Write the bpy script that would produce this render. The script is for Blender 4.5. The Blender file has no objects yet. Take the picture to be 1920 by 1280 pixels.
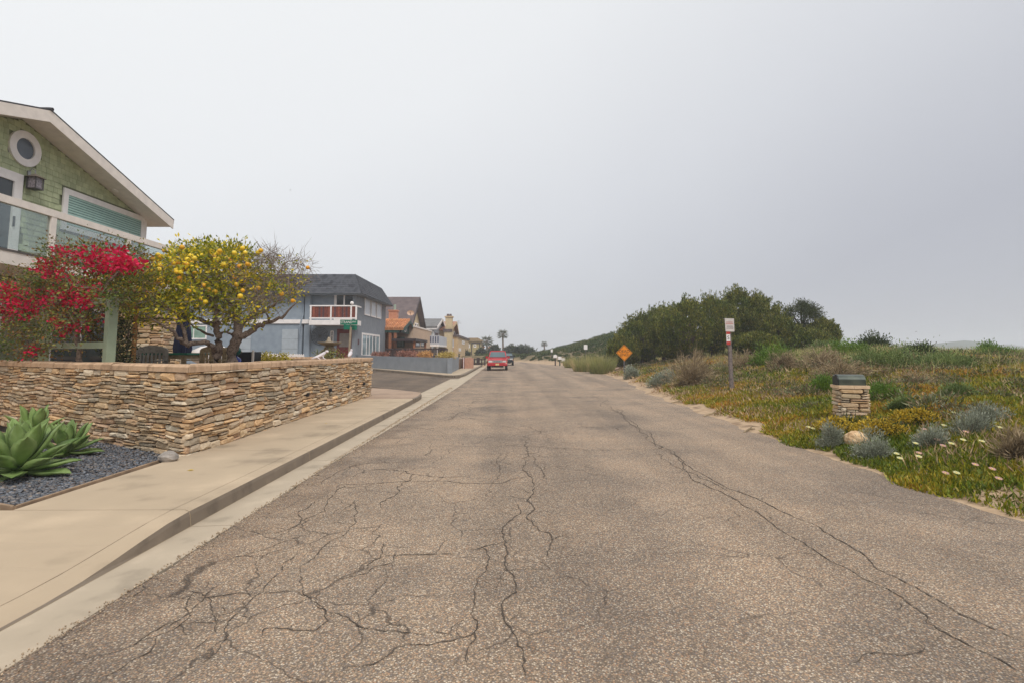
import bpy, math, random
import numpy as np
from mathutils import Vector, Matrix

random.seed(7)
rng = np.random.default_rng(11)
scn = bpy.context.scene
COL = scn.collection

# ------------------------------------------------------------------ camera
CAM = Vector((0.0, 0.0, 1.65))
FPX, CX, CY = 1000.0, 960.0, 570.0
PITCH = math.atan(90 / 1000.0)
YAW = math.atan(10 / 1000.0)
cam_d = bpy.data.cameras.new('camera')
cam = bpy.data.objects.new('camera', cam_d)
COL.objects.link(cam)
cam_d.sensor_width = 36.0
cam_d.lens = 36.0 * FPX / 1920.0
cam_d.shift_y = -(640 - CY) / 1920.0
cam_d.clip_start = 0.05
cam_d.clip_end = 6000
cam.location = CAM
cam.rotation_euler = (math.radians(90) + PITCH, 0, -YAW)
scn.camera = cam
CROT = Matrix.Rotation(-YAW, 3, 'Z') @ Matrix.Rotation(math.radians(90) + PITCH, 3, 'X')

# ------------------------------------------------------------------ world and sun (bright overcast, lightest to the left)
SUN_EL, SUN_AZ = math.radians(52), math.radians(148)      # azimuth from +Y towards +X
W = bpy.data.worlds.new('World')
scn.world = W
W.use_nodes = True
nt = W.node_tree
nt.nodes.clear()
def N(t, **k):
    n = nt.nodes.new(t)
    for a, b in k.items():
        setattr(n, a, b)
    return n
w_out = N('ShaderNodeOutputWorld'); w_bg = N('ShaderNodeBackground')
w_bg.inputs['Strength'].default_value = 0.1
w_sky = N('ShaderNodeTexSky'); w_sky.sky_type = 'NISHITA'; w_sky.sun_disc = False
w_sky.sun_elevation = SUN_EL; w_sky.sun_rotation = SUN_AZ % (2 * math.pi)
w_tc = N('ShaderNodeTexCoord')
w_dot = N('ShaderNodeVectorMath', operation='DOT_PRODUCT')
w_dot.inputs[1].default_value = (-0.47, 0.10, 0.87)
nt.links.new(w_tc.outputs['Generated'], w_dot.inputs[0])
w_ns = N('ShaderNodeTexNoise'); w_ns.inputs['Scale'].default_value = 1.6; w_ns.inputs['Detail'].default_value = 5
nt.links.new(w_tc.outputs['Generated'], w_ns.inputs['Vector'])
w_nm = N('ShaderNodeMath', operation='MULTIPLY_ADD'); w_nm.inputs[1].default_value = 0.16; w_nm.inputs[2].default_value = -0.08
nt.links.new(w_ns.outputs['Fac'], w_nm.inputs[0])
w_add = N('ShaderNodeMath', operation='ADD')
nt.links.new(w_dot.outputs['Value'], w_add.inputs[0]); nt.links.new(w_nm.outputs[0], w_add.inputs[1])
w_mr = N('ShaderNodeMapRange'); w_mr.inputs['From Min'].default_value = -0.5; w_mr.inputs['From Max'].default_value = 1.0
nt.links.new(w_add.outputs[0], w_mr.inputs['Value'])
w_cr = N('ShaderNodeValToRGB')
SKY = [(0.0, (2.7, 2.77, 3.15)), (0.30, (3.2, 3.27, 3.62)), (0.50, (4.68, 4.78, 5.02)), (0.70, (5.8, 5.9, 6.0)), (1.0, (6.5, 6.6, 6.6))]
el = w_cr.color_ramp.elements
for i, (p, c) in enumerate(SKY):
    e = el[i] if i < 2 else el.new(p)
    e.position = p; e.color = (c[0] / 10, c[1] / 10, c[2] / 10, 1)
nt.links.new(w_mr.outputs[0], w_cr.inputs[0])
w_sc = N('ShaderNodeVectorMath', operation='SCALE'); w_sc.inputs['Scale'].default_value = 10.0
nt.links.new(w_cr.outputs[0], w_sc.inputs[0])
w_mix = N('ShaderNodeMix', data_type='RGBA'); w_mix.inputs['Factor'].default_value = 0.95
nt.links.new(w_sky.outputs[0], w_mix.inputs['A']); nt.links.new(w_sc.outputs[0], w_mix.inputs['B'])
nt.links.new(w_mix.outputs['Result'], w_bg.inputs['Color']); nt.links.new(w_bg.outputs[0], w_out.inputs['Surface'])

sun_d = bpy.data.lights.new('sun', 'SUN')
sun_d.energy = 1.5; sun_d.angle = math.radians(18); sun_d.color = (1.0, 0.97, 0.93)
sun = bpy.data.objects.new('sun', sun_d); COL.objects.link(sun)
sd = Vector((math.sin(SUN_AZ) * math.cos(SUN_EL), math.cos(SUN_AZ) * math.cos(SUN_EL), math.sin(SUN_EL)))
sun.rotation_euler = (-sd).to_track_quat('-Z', 'Y').to_euler()
scn.view_settings.view_transform = 'Standard'
scn.view_settings.look = 'None'
scn.view_settings.exposure = 0.62
scn.view_settings.gamma = 1.0
scn.view_settings.use_curve_mapping = False
scn.render.engine = 'CYCLES'
scn.cycles.max_bounces = 8
scn.cycles.volume_bounces = 2
scn.cycles.transparent_max_bounces = 12

# ------------------------------------------------------------------ from the survey of the photograph to metres
def ray(px, py):
    return CROT @ Vector(((px - CX) / FPX, -(py - CY) / FPX, -1.0))
def G(px, py, z=0.0):
    d = ray(px, py); return CAM + d * ((z - CAM.z) / d.z)
def AX(px, py, X):
    d = ray(px, py); return CAM + d * (X / d.x)
def AY(px, py, Y):
    d = ray(px, py); return CAM + d * (Y / d.y)
def proj(P):
    q = CROT.transposed() @ (Vector(P) - CAM)
    return (CX - q.x / q.z * FPX, CY + q.y / q.z * FPX)
V3 = Vector
UP = V3((0, 0, 1))
def S(r, g, b, k=1.0):
    f = lambda c: ((c / 255 + 0.055) / 1.055) ** 2.4 if c > 10 else c / 255 / 12.92
    return (min(f(r) * k, 0.9), min(f(g) * k, 0.9), min(f(b) * k, 0.9))

# ------------------------------------------------------------------ materials
def ramp(nodes, cols, inter='LINEAR'):
    r = nodes.new('ShaderNodeValToRGB'); r.color_ramp.interpolation = inter
    e = r.color_ramp.elements
    n = len(cols)
    for i, c in enumerate(cols):
        p = i / max(1, n - 1) if inter == 'LINEAR' else i / n
        if isinstance(c[0], (tuple, list)):
            p, c = c[1], c[0]
        x = e[i] if i < 2 else e.new(min(p, 1.0))
        x.position = p; x.color = (*c[:3], 1)
    if n == 1:
        e[1].color = (*cols[0][:3], 1)
    return r
def pm(name, cols, scale=3.0, detail=4, rough=0.8, bump=0.0, bscale=40.0, rnd=None, rcols=None, rval=0.0,
       metallic=0.0, spec=0.4, lo=0.35, hi=0.65, transl=0.0, mixr=1.0, patch=None, bdist=0.01):
    """procedural material: colour by world-space noise, optionally by a random value per object / per mesh island"""
    m = bpy.data.materials.new(name); m.use_nodes = True
    t = m.node_tree; n = t.nodes; L = t.links
    b = n['Principled BSDF']
    b.inputs['Roughness'].default_value = rough; b.inputs['Metallic'].default_value = metallic
    b.inputs['Specular IOR Level'].default_value = spec
    geo = n.new('ShaderNodeNewGeometry')
    ns = n.new('ShaderNodeTexNoise'); ns.inputs['Scale'].default_value = scale; ns.inputs['Detail'].default_value = detail
    L.new(geo.outputs['Position'], ns.inputs['Vector'])
    mr = n.new('ShaderNodeMapRange'); mr.inputs['From Min'].default_value = lo; mr.inputs['From Max'].default_value = hi
    L.new(ns.outputs['Fac'], mr.inputs['Value'])
    fac = mr.outputs[0]
    if rnd:
        if rnd == 'obj':
            oi = n.new('ShaderNodeObjectInfo'); rv = oi.outputs['Random']
        else:
            rv = geo.outputs['Random Per Island']
    if patch is not None and rnd:                 # low-frequency patches blurred by a per-leaf random
        a = n.new('ShaderNodeMath'); a.operation = 'MULTIPLY_ADD'; a.inputs[1].default_value = patch; a.inputs[2].default_value = -patch / 2
        L.new(rv, a.inputs[0])
        s = n.new('ShaderNodeMath'); s.operation = 'ADD'; s.use_clamp = True
        L.new(mr.outputs[0], s.inputs[0]); L.new(a.outputs[0], s.inputs[1]); fac = s.outputs[0]
    r = ramp(n, cols); L.new(fac, r.inputs[0]); col = r.outputs[0]
    if rnd and rcols:
        r2 = ramp(n, rcols); L.new(rv, r2.inputs[0])
        mx = n.new('ShaderNodeMix'); mx.data_type = 'RGBA'; mx.inputs['Factor'].default_value = mixr
        L.new(col, mx.inputs['A']); L.new(r2.outputs[0], mx.inputs['B']); col = mx.outputs['Result']
    if rnd and rval:
        h = n.new('ShaderNodeHueSaturation')
        q = n.new('ShaderNodeMath'); q.operation = 'MULTIPLY'; q.inputs[1].default_value = 7.31
        fr = n.new('ShaderNodeMath'); fr.operation = 'FRACT'
        L.new(rv, q.inputs[0]); L.new(q.outputs[0], fr.inputs[0])
        a = n.new('ShaderNodeMath'); a.operation = 'MULTIPLY_ADD'; a.inputs[1].default_value = 2 * rval; a.inputs[2].default_value = 1 - rval
        L.new(fr.outputs[0], a.inputs[0]); L.new(a.outputs[0], h.inputs['Value']); L.new(col, h.inputs['Color']); col = h.outputs[0]
    L.new(col, b.inputs['Base Color'])
    if bump:
        n2 = n.new('ShaderNodeTexNoise'); n2.inputs['Scale'].default_value = bscale; n2.inputs['Detail'].default_value = 3
        L.new(geo.outputs['Position'], n2.inputs['Vector'])
        bp = n.new('ShaderNodeBump'); bp.inputs['Strength'].default_value = bump; bp.inputs['Distance'].default_value = bdist
        L.new(n2.outputs['Fac'], bp.inputs['Height']); L.new(bp.outputs[0], b.inputs['Normal'])
    if transl:
        tr = n.new('ShaderNodeBsdfTranslucent'); L.new(col, tr.inputs['Color'])
        ms = n.new('ShaderNodeMixShader'); ms.inputs[0].default_value = transl
        L.new(b.outputs[0], ms.inputs[1]); L.new(tr.outputs[0], ms.inputs[2])
        L.new(ms.outputs[0], n['Material Output'].inputs['Surface'])
    return m
def flat(name, c, rough=0.6, v=0.12, scale=4.0, **k):
    c2 = tuple(max(0, x * (1 - v)) for x in c); c3 = tuple(min(0.9, x * (1 + v)) for x in c)
    return pm(name, [c2, c, c3], scale=scale, rough=rough, **k)
def glass_mat(name, tint=(0.9, 0.95, 0.95), refl=0.12):
    m = bpy.data.materials.new(name); m.use_nodes = True
    t = m.node_tree; n = t.nodes; n.clear(); L = t.links
    o = n.new('ShaderNodeOutputMaterial'); tr = n.new('ShaderNodeBsdfTransparent'); gl = n.new('ShaderNodeBsdfGlossy')
    tr.inputs[0].default_value = (*tint, 1); gl.inputs['Roughness'].default_value = 0.03
    ly = n.new('ShaderNodeLayerWeight'); ly.inputs[0].default_value = 0.25
    ma = n.new('ShaderNodeMath'); ma.operation = 'MULTIPLY_ADD'; ma.inputs[1].default_value = 0.6; ma.inputs[2].default_value = refl; ma.use_clamp = True
    L.new(ly.outputs['Fresnel'], ma.inputs[0])
    ms = n.new('ShaderNodeMixShader'); L.new(ma.outputs[0], ms.inputs[0]); L.new(tr.outputs[0], ms.inputs[1]); L.new(gl.outputs[0], ms.inputs[2])
    L.new(ms.outputs[0], o.inputs[0])
    return m

# ------------------------------------------------------------------ mesh helpers
class Fr:
    """a wall frame: origin, u along the wall, n out of the wall, z up"""
    def __init__(s, O, u, n):
        s.O = V3(O); s.u = V3(u).normalized(); s.n = V3(n).normalized()
    def p(s, u, n, z):
        return s.O + s.u * u + s.n * n + UP * z
class MB:
    def __init__(s): s.v = []; s.f = []
    def add(s, vs, fs):
        k = len(s.v); s.v += [tuple(x) for x in vs]; s.f += [tuple(i + k for i in q) for q in fs]; return s
    def hexa(s, c):
        return s.add(c, [(0, 3, 2, 1), (4, 5, 6, 7), (0, 1, 5, 4), (1, 2, 6, 5), (2, 3, 7, 6), (3, 0, 4, 7)])
    def box(s, x0, x1, y0, y1, z0, z1):
        return s.hexa([(x0, y0, z0), (x1, y0, z0), (x1, y1, z0), (x0, y1, z0), (x0, y0, z1), (x1, y0, z1), (x1, y1, z1), (x0, y1, z1)])
    def fbox(s, F, u0, u1, n0, n1, z0, z1):
        return s.hexa([F.p(u0, n1, z0), F.p(u1, n1, z0), F.p(u1, n0, z0), F.p(u0, n0, z0), F.p(u0, n1, z1), F.p(u1, n1, z1), F.p(u1, n0, z1), F.p(u0, n0, z1)])
    def prism(s, F, poly, n0, n1):
        k = len(poly)
        vs = [F.p(u, n1, z) for u, z in poly] + [F.p(u, n0, z) for u, z in poly]
        fs = [tuple(range(k)), tuple(range(2 * k - 1, k - 1, -1))] + [(i, k + i, k + (i + 1) % k, (i + 1) % k) for i in range(k)]
        return s.add(vs, fs)
    def slab(s, poly, zt, zb):
        """ground slab: polygon (x,y) with top height function and bottom height"""
        k = len(poly)
        g = (lambda x, y: zt) if not callable(zt) else zt
        h = (lambda x, y: zb) if not callable(zb) else zb
        vs = [(x, y, g(x, y)) for x, y in poly] + [(x, y, h(x, y)) for x, y in poly]
        fs = [tuple(range(k)), tuple(range(2 * k - 1, k - 1, -1))] + [(i, k + i, k + (i + 1) % k, (i + 1) % k) for i in range(k)]
        return s.add(vs, fs)
    def tube(s, pts, rad, n=6, caps=True):
        pts = [V3(p) for p in pts]
        if not isinstance(rad, (list, tuple)): rad = [rad] * len(pts)
        base = len(s.v)
        for i, p in enumerate(pts):
            t = (pts[min(i + 1, len(pts) - 1)] - pts[max(i - 1, 0)])
            if t.length < 1e-9: t = UP.copy()
            t.normalize()
            a = t.cross(UP)
            if a.length < 0.05: a = t.cross(V3((1, 0, 0)))
            a.normalize(); b = t.cross(a)
            for j in range(n):
                w = 2 * math.pi * j / n
                s.v.append(tuple(p + (a * math.cos(w) + b * math.sin(w)) * rad[i]))
        for i in range(len(pts) - 1):
            for j in range(n):
                q = base + i * n + j; r = base + i * n + (j + 1) % n
                s.f.append((q, r, r + n, q + n))
        if caps:
            s.f.append(tuple(base + j for j in range(n - 1, -1, -1)))
            e = base + (len(pts) - 1) * n
            s.f.append(tuple(e + j for j in range(n)))
        return s
    def cyl(s, p0, p1, r0, r1=None, n=12):
        return s.tube([p0, p1], [r0, r0 if r1 is None else r1], n)
    def lathe(s, c, prof, n=20, axis='z'):
        base = len(s.v); c = V3(c)
        for r, z in prof:
            for j in range(n):
                w = 2 * math.pi * j / n
                o = V3((r * math.cos(w), r * math.sin(w), z)) if axis == 'z' else (V3((z, r * math.cos(w), r * math.sin(w))) if axis == 'x' else V3((r * math.cos(w), z, r * math.sin(w))))
                s.v.append(tuple(c + o))
        for i in range(len(prof) - 1):
            for j in range(n):
                q = base + i * n + j; r = base + i * n + (j + 1) % n
                s.f.append((q, r, r + n, q + n))
        s.f.append(tuple(base + j for j in range(n - 1, -1, -1)))
        e = base + (len(prof) - 1) * n
        s.f.append(tuple(e + j for j in range(n)))
        return s
    def ball(s, c, r, n=10, k=6, sq=(1, 1, 1), jit=0.0):
        base = len(s.v)
        for i in range(k + 1):
            th = math.pi * i / k
            for j in range(n):
                w = 2 * math.pi * j / n
                q = 1 + random.uniform(-jit, jit)
                s.v.append((c[0] + r * q * sq[0] * math.sin(th) * math.cos(w), c[1] + r * q * sq[1] * math.sin(th) * math.sin(w), c[2] + r * q * sq[2] * math.cos(th)))
        for i in range(k):
            for j in range(n):
                q = base + i * n + j; p = base + i * n + (j + 1) % n
                s.f.append((q, q + n, p + n, p))
        return s
def mk(name, V, Fc, smooth=False):
    me = bpy.data.meshes.new(name)
    me.from_pydata(V, [], Fc)
    if smooth: me.polygons.foreach_set('use_smooth', [True] * len(me.polygons))
    me.update()
    return me
def fastmesh(name, V, Fc, smooth=False):
    """numpy verts (n,3), faces (m,k)"""
    me = bpy.data.meshes.new(name)
    V = np.asarray(V, dtype=np.float32); Fc = np.asarray(Fc, dtype=np.int32)
    m, k = Fc.shape
    me.vertices.add(len(V)); me.vertices.foreach_set('co', V.ravel())
    me.loops.add(m * k); me.loops.foreach_set('vertex_index', Fc.ravel())
    me.polygons.add(m)
    me.polygons.foreach_set('loop_start', np.arange(0, m * k, k, dtype=np.int32))
    me.polygons.foreach_set('loop_total', np.full(m, k, dtype=np.int32))
    if smooth: me.polygons.foreach_set('use_smooth', np.ones(m, dtype=bool))
    me.update(calc_edges=True); me.validate()
    return me
def put(name, me, mat, parent=None, kind=None):
    o = bpy.data.objects.new(name, me)
    if mat and not me.materials: me.materials.append(mat)
    COL.objects.link(o)
    if parent is not None:
        o.parent = parent
        if parent.type == 'EMPTY':
            o.matrix_parent_inverse = PINV[parent.name]
        else:
            o.matrix_parent_inverse = Matrix.Identity(4)
    if kind: o['kind'] = kind
    return o
PINV = {}
def obj(name, mb, mat, parent=None, smooth=False, kind=None):
    return put(name, mk(name, mb.v, mb.f, smooth), mat, parent, kind)
def thing(name, label, cat, loc=(0, 0, 0), group=None):
    o = bpy.data.objects.new(name, None); COL.objects.link(o)
    o.location = loc; o.empty_display_size = 0.2
    PINV[o.name] = Matrix.Translation(-V3(loc))
    o['label'] = label; o['category'] = cat
    if group: o['group'] = group
    return o
def structure(name, loc=(0, 0, 0)):
    o = bpy.data.objects.new(name, None); COL.objects.link(o); o.location = loc
    PINV[o.name] = Matrix.Translation(-V3(loc)); o['kind'] = 'structure'
    return o
def tag(o, label, cat, group=None, kind=None):
    o['label'] = label; o['category'] = cat
    if group: o['group'] = group
    if kind: o['kind'] = kind
    return o
def leaves(P, D, Ln, Wd, tri=False, bend=None):
    """numpy leaf / blade quads: base P, direction D, length, width"""
    n = len(P)
    D = D / (np.linalg.norm(D, axis=1, keepdims=True) + 1e-9)
    R = rng.normal(size=(n, 3)); Sd = np.cross(D, R); Sd /= (np.linalg.norm(Sd, axis=1, keepdims=True) + 1e-9)
    Ln = np.broadcast_to(np.asarray(Ln, dtype=float), (n,))[:, None]; Wd = np.broadcast_to(np.asarray(Wd, dtype=float), (n,))[:, None]
    if tri:
        V = np.stack([P - Sd * Wd / 2, P + Sd * Wd / 2, P + D * Ln], 1).reshape(-1, 3)
        return V, np.arange(3 * n).reshape(n, 3)
    nn = np.cross(D, Sd)
    mid = P + D * Ln * 0.5 + nn * Ln * rng.uniform(-.08, .08, (n, 1))
    V = np.stack([P, mid + Sd * Wd / 2, P + D * Ln, mid - Sd * Wd / 2], 1).reshape(-1, 3)
    return V, np.arange(4 * n).reshape(n, 4)
def catmesh(name, parts):
    V = np.concatenate([p[0] for p in parts]); off = 0; Fs = []
    for v, f in parts:
        Fs.append(f + off); off += len(v)
    return fastmesh(name, V, np.concatenate(Fs))
_txt = {}
def text_polys(body, size):
    cu = bpy.data.curves.new('t', 'FONT'); cu.body = body; cu.size = size; cu.align_x = 'CENTER'; cu.align_y = 'CENTER'
    o = bpy.data.objects.new('t', cu); COL.objects.link(o)
    dg = bpy.context.evaluated_depsgraph_get(); me = bpy.data.meshes.new_from_object(o.evaluated_get(dg))
    vs = [tuple(v.co) for v in me.vertices]; fs = [tuple(p.vertices) for p in me.polygons]
    bpy.data.objects.remove(o); bpy.data.curves.remove(cu); bpy.data.meshes.remove(me)
    return vs, fs
def text(mb, F, u, z, n, body, size, sx=1.0):
    vs, fs = text_polys(body, size)
    mb.add([F.p(u + x * sx, n, z + y) for x, y, _ in vs], fs)
    return mb
# ================================================================== terrain, road, pavements
def sstep(x, a, b):
    t = np.clip((x - a) / (b - a), 0, 1); return t * t * (3 - 2 * t)
_XRY = [-20, 5, 11, 22, 30, 41, 55, 75, 88, 96, 100, 101]
_XRX = [4.75, 4.82, 4.95, 5.5, 6.5, 7.2, 7.4, 6.9, 4.6, 0.5, -6, -40]
def XR(y): return np.interp(y, _XRY, _XRX)
def wob(x, y):
    return (np.sin(x * 1.3 + y * .7) + np.sin(x * .53 - y * .91 + 1.3) + np.sin(x * 2.9 + y * 2.3 + .4) * .5 + np.sin(-x * 3.7 + y * 4.9) * .3) / 2.8
def T(x, y):
    """height of the dune side and everything else that is not paved"""
    x = np.asarray(x, dtype=float); y = np.asarray(y, dtype=float)
    d = np.minimum(x - XR(y), np.where(y > 90, 99, 99))
    d = np.where(y > 96, np.maximum(d, (y - 98) * .8), d)
    edge = -0.05 + 0.075 * sstep(d, -.45, .55) + .02 * wob(x * 2.3, y * 2.3) * sstep(d, -.6, 0)
    rise = np.where(d > .35, 2.1 * (1 - np.exp(-np.maximum(d - .35, 0) / 10.0)), 0)
    rise = rise * (1 - .32 * sstep(x - .5 * y, 2, 14))
    hill = 3.0 * np.exp(-((x - 22) / 10.0) ** 2) * sstep(y, 58, 92) * (1 - sstep(y, 150, 260))
    bump = (.20 * wob(x * .45, y * .45) + .10 * wob(x * 1.3 + 2, y * 1.3)) * sstep(d, 1, 5)
    z = edge + rise * (1 - .45 * sstep(d, 60, 140)) + hill + bump
    z = np.where(y > 96, np.minimum(z, edge + 0.9 * sstep(d, 0.3, 4) + hill + bump), z)
    left = sstep(-x, 2.0, 3.2) * (1 - sstep(y, 99, 103))
    return z * (1 - left) + (-.06) * left
def Tz(x, y): return float(T(x, y))

def grid_axis(*segs):
    a = []
    for s, e, st in segs: a.append(np.arange(s, e, st))
    return np.concatenate(a)
gx = grid_axis((-1500, -200, 260), (-200, -20, 30), (-20, 3.6, 2.5), (3.6, 9, .14), (9, 24, .45), (24, 60, 1.5), (60, 200, 14), (200, 1501, 260))
gy = grid_axis((-1500, -20, 370), (-20, -2, 3), (-2, 26, .22), (26, 60, .5), (60, 125, 1.5), (125, 300, 12), (300, 1501, 240))
XX, YY = np.meshgrid(gx, gy)
ZZ = T(XX, YY)
nx, ny = len(gx), len(gy)
idx = np.arange(nx * ny).reshape(ny, nx)
Fg = np.stack([idx[:-1, :-1], idx[:-1, 1:], idx[1:, 1:], idx[1:, :-1]], -1).reshape(-1, 4)
m_sand = pm('loose_sand', [S(176, 148, 118, .85), S(196, 168, 136, .85), S(150, 124, 98, .8)], scale=2.2, rough=.95, bump=.5, bscale=60, detail=8)
gme = fastmesh('ground', np.stack([XX, YY, ZZ], -1).reshape(-1, 3), Fg, True)
at_ = gme.attributes.new('humus', 'FLOAT', 'POINT')       # bare sand along the road, dark root-bound soil under the plants
dd = np.where(YY > 96, np.maximum(XX - XR(YY), (YY - 98) * .8), XX - XR(YY))
at_.data.foreach_set('value', (sstep(dd, .5, 1.6 + .6 * wob(XX * 2, YY * 2)) * 1.0).astype(np.float32).ravel())
m_ground = pm('sandy_soil', [S(176, 148, 118, .85), S(196, 168, 136, .85), S(150, 124, 98, .8)], scale=2.2, rough=.95, bump=.5, bscale=60, detail=8)
_t = m_ground.node_tree; _b = _t.nodes['Principled BSDF']; _c = _b.inputs['Base Color'].links[0].from_socket
_a = _t.nodes.new('ShaderNodeAttribute'); _a.attribute_name = 'humus'
_m = _t.nodes.new('ShaderNodeMix'); _m.data_type = 'RGBA'; _t.links.new(_a.outputs['Fac'], _m.inputs['Factor']); _t.links.new(_c, _m.inputs['A'])
_n = _t.nodes.new('ShaderNodeTexNoise'); _n.inputs['Scale'].default_value = 1.1; _n.inputs['Detail'].default_value = 8
_r = ramp(_t.nodes, [S(70, 62, 40), S(96, 84, 56), S(120, 104, 74), S(84, 84, 48)]); _t.links.new(_n.outputs['Fac'], _r.inputs[0])
_g = _t.nodes.new('ShaderNodeNewGeometry'); _t.links.new(_g.outputs['Position'], _n.inputs['Vector'])
_t.links.new(_r.outputs[0], _m.inputs['B']); _t.links.new(_m.outputs['Result'], _b.inputs['Base Color'])
put('ground', gme, m_ground, kind='structure')

# ---- asphalt with exposed stone chips
def asphalt(name, warm=1.0):
    m = bpy.data.materials.new(name); m.use_nodes = True
    t = m.node_tree; n = t.nodes; L = t.links; b = n['Principled BSDF']
    geo = n.new('ShaderNodeNewGeometry')
    vo = n.new('ShaderNodeTexVoronoi'); vo.inputs['Scale'].default_value = 95
    L.new(geo.outputs['Position'], vo.inputs['Vector'])
    sx = n.new('ShaderNodeSeparateColor'); L.new(vo.outputs['Color'], sx.inputs[0])
    chips = ramp(n, [S(112, 104, 98), S(138, 124, 112), S(168, 140, 118), S(148, 136, 122), S(178, 158, 136), S(128, 123, 122), S(162, 148, 134), S(198, 188, 174)], 'CONSTANT')
    L.new(sx.outputs[0], chips.inputs[0])
    d = n.new('ShaderNodeMapRange'); d.inputs['From Min'].default_value = .35; d.inputs['From Max'].default_value = .75
    L.new(vo.outputs['Distance'], d.inputs['Value'])
    mx = n.new('ShaderNodeMix'); mx.data_type = 'RGBA'; L.new(d.outputs[0], mx.inputs['Factor'])
    L.new(chips.outputs[0], mx.inputs['A']); mx.inputs['B'].default_value = (*S(112, 101, 91), 1)
    ns = n.new('ShaderNodeTexNoise'); ns.inputs['Scale'].default_value = .55; ns.inputs['Detail'].default_value = 9; ns.inputs['Roughness'].default_value = .62
    L.new(geo.outputs['Position'], ns.inputs['Vector'])
    big = ramp(n, [(.70, .71, .73), (1.0, .97, .93), (1.16, 1.08, .98)]) if False else ramp(n, [(.60, .60, .61), (.84, .815, .785), (1.0, .94, .87)])
    mr = n.new('ShaderNodeMapRange'); mr.inputs['From Min'].default_value = .33; mr.inputs['From Max'].default_value = .66
    L.new(ns.outputs['Fac'], mr.inputs['Value']); L.new(mr.outputs[0], big.inputs[0])
    # traffic-worn lengthwise bands
    sp = n.new('ShaderNodeSeparateXYZ'); L.new(geo.outputs['Position'], sp.inputs[0])
    cb = n.new('ShaderNodeCombineXYZ')
    q = n.new('ShaderNodeMath'); q.operation = 'MULTIPLY'; q.inputs[1].default_value = .045; L.new(sp.outputs['Y'], q.inputs[0])
    L.new(sp.outputs['X'], cb.inputs['X']); L.new(q.outputs[0], cb.inputs['Y'])
    n3 = n.new('ShaderNodeTexNoise'); n3.inputs['Scale'].default_value = .9; n3.inputs['Detail'].default_value = 5; L.new(cb.outputs[0], n3.inputs['Vector'])
    r3 = ramp(n, [((.74, .75, .77), .36), ((1, 1, 1), .58)]); L.new(n3.outputs['Fac'], r3.inputs[0])
    m1 = n.new('ShaderNodeMix'); m1.data_type = 'RGBA'; m1.blend_type = 'MULTIPLY'; m1.inputs['Factor'].default_value = 1
    L.new(mx.outputs['Result'], m1.inputs['A']); L.new(big.outputs[0], m1.inputs['B'])
    m2 = n.new('ShaderNodeMix'); m2.data_type = 'RGBA'; m2.blend_type = 'MULTIPLY'; m2.inputs['Factor'].default_value = 1
    L.new(m1.outputs['Result'], m2.inputs['A']); L.new(r3.outputs[0], m2.inputs['B'])
    br = n.new('ShaderNodeMix'); br.data_type = 'RGBA'; br.blend_type = 'MULTIPLY'; br.inputs['Factor'].default_value = 1
    L.new(m2.outputs['Result'], br.inputs['A']); br.inputs['B'].default_value = (warm * 1.05, warm, warm * .925, 1)
    nw = n.new('ShaderNodeTexNoise'); nw.inputs['Scale'].default_value = 2.6; nw.inputs['Detail'].default_value = 6; L.new(geo.outputs['Position'], nw.inputs['Vector'])
    wv_ = n.new('ShaderNodeVectorMath'); wv_.operation = 'MULTIPLY_ADD'; wv_.inputs[1].default_value = (.38, .38, 0); L.new(nw.outputs['Color'], wv_.inputs[0]); L.new(geo.outputs['Position'], wv_.inputs[2])
    ve = n.new('ShaderNodeTexVoronoi'); ve.feature = 'DISTANCE_TO_EDGE'; ve.inputs['Scale'].default_value = 1.5; L.new(wv_.outputs[0], ve.inputs['Vector'])
    ce = n.new('ShaderNodeMapRange'); ce.inputs['From Min'].default_value = .004; ce.inputs['From Max'].default_value = .011; ce.inputs['To Min'].default_value = 1; ce.inputs['To Max'].default_value = 0; L.new(ve.outputs['Distance'], ce.inputs['Value'])
    nm = n.new('ShaderNodeTexNoise'); nm.inputs['Scale'].default_value = .75; nm.inputs['Detail'].default_value = 4; L.new(geo.outputs['Position'], nm.inputs['Vector'])
    xm = n.new('ShaderNodeMapRange'); xm.inputs['From Min'].default_value = 3.2; xm.inputs['From Max'].default_value = -1.5; xm.inputs['To Min'].default_value = -.12; xm.inputs['To Max'].default_value = .10; L.new(sp.outputs['X'], xm.inputs['Value'])
    ad = n.new('ShaderNodeMath'); ad.operation = 'ADD'; L.new(nm.outputs['Fac'], ad.inputs[0]); L.new(xm.outputs[0], ad.inputs[1])
    mk_ = n.new('ShaderNodeMapRange'); mk_.inputs['From Min'].default_value = .43; mk_.inputs['From Max'].default_value = .56; mk_.inputs['To Max'].default_value = .66; L.new(ad.outputs[0], mk_.inputs['Value'])
    mu = n.new('ShaderNodeMath'); mu.operation = 'MULTIPLY'; L.new(ce.outputs[0], mu.inputs[0]); L.new(mk_.outputs[0], mu.inputs[1])
    fx = n.new('ShaderNodeMix'); fx.data_type = 'RGBA'; L.new(mu.outputs[0], fx.inputs['Factor']); L.new(br.outputs['Result'], fx.inputs['A']); fx.inputs['B'].default_value = (*S(62, 54, 48), 1)
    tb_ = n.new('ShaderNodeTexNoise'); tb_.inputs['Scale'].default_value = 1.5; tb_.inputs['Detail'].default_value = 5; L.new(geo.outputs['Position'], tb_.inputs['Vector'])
    tx_ = n.new('ShaderNodeMath'); tx_.operation = 'MULTIPLY_ADD'; tx_.inputs[1].default_value = 2.6; L.new(tb_.outputs['Fac'], tx_.inputs[0]); L.new(sp.outputs['X'], tx_.inputs[2])
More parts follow.
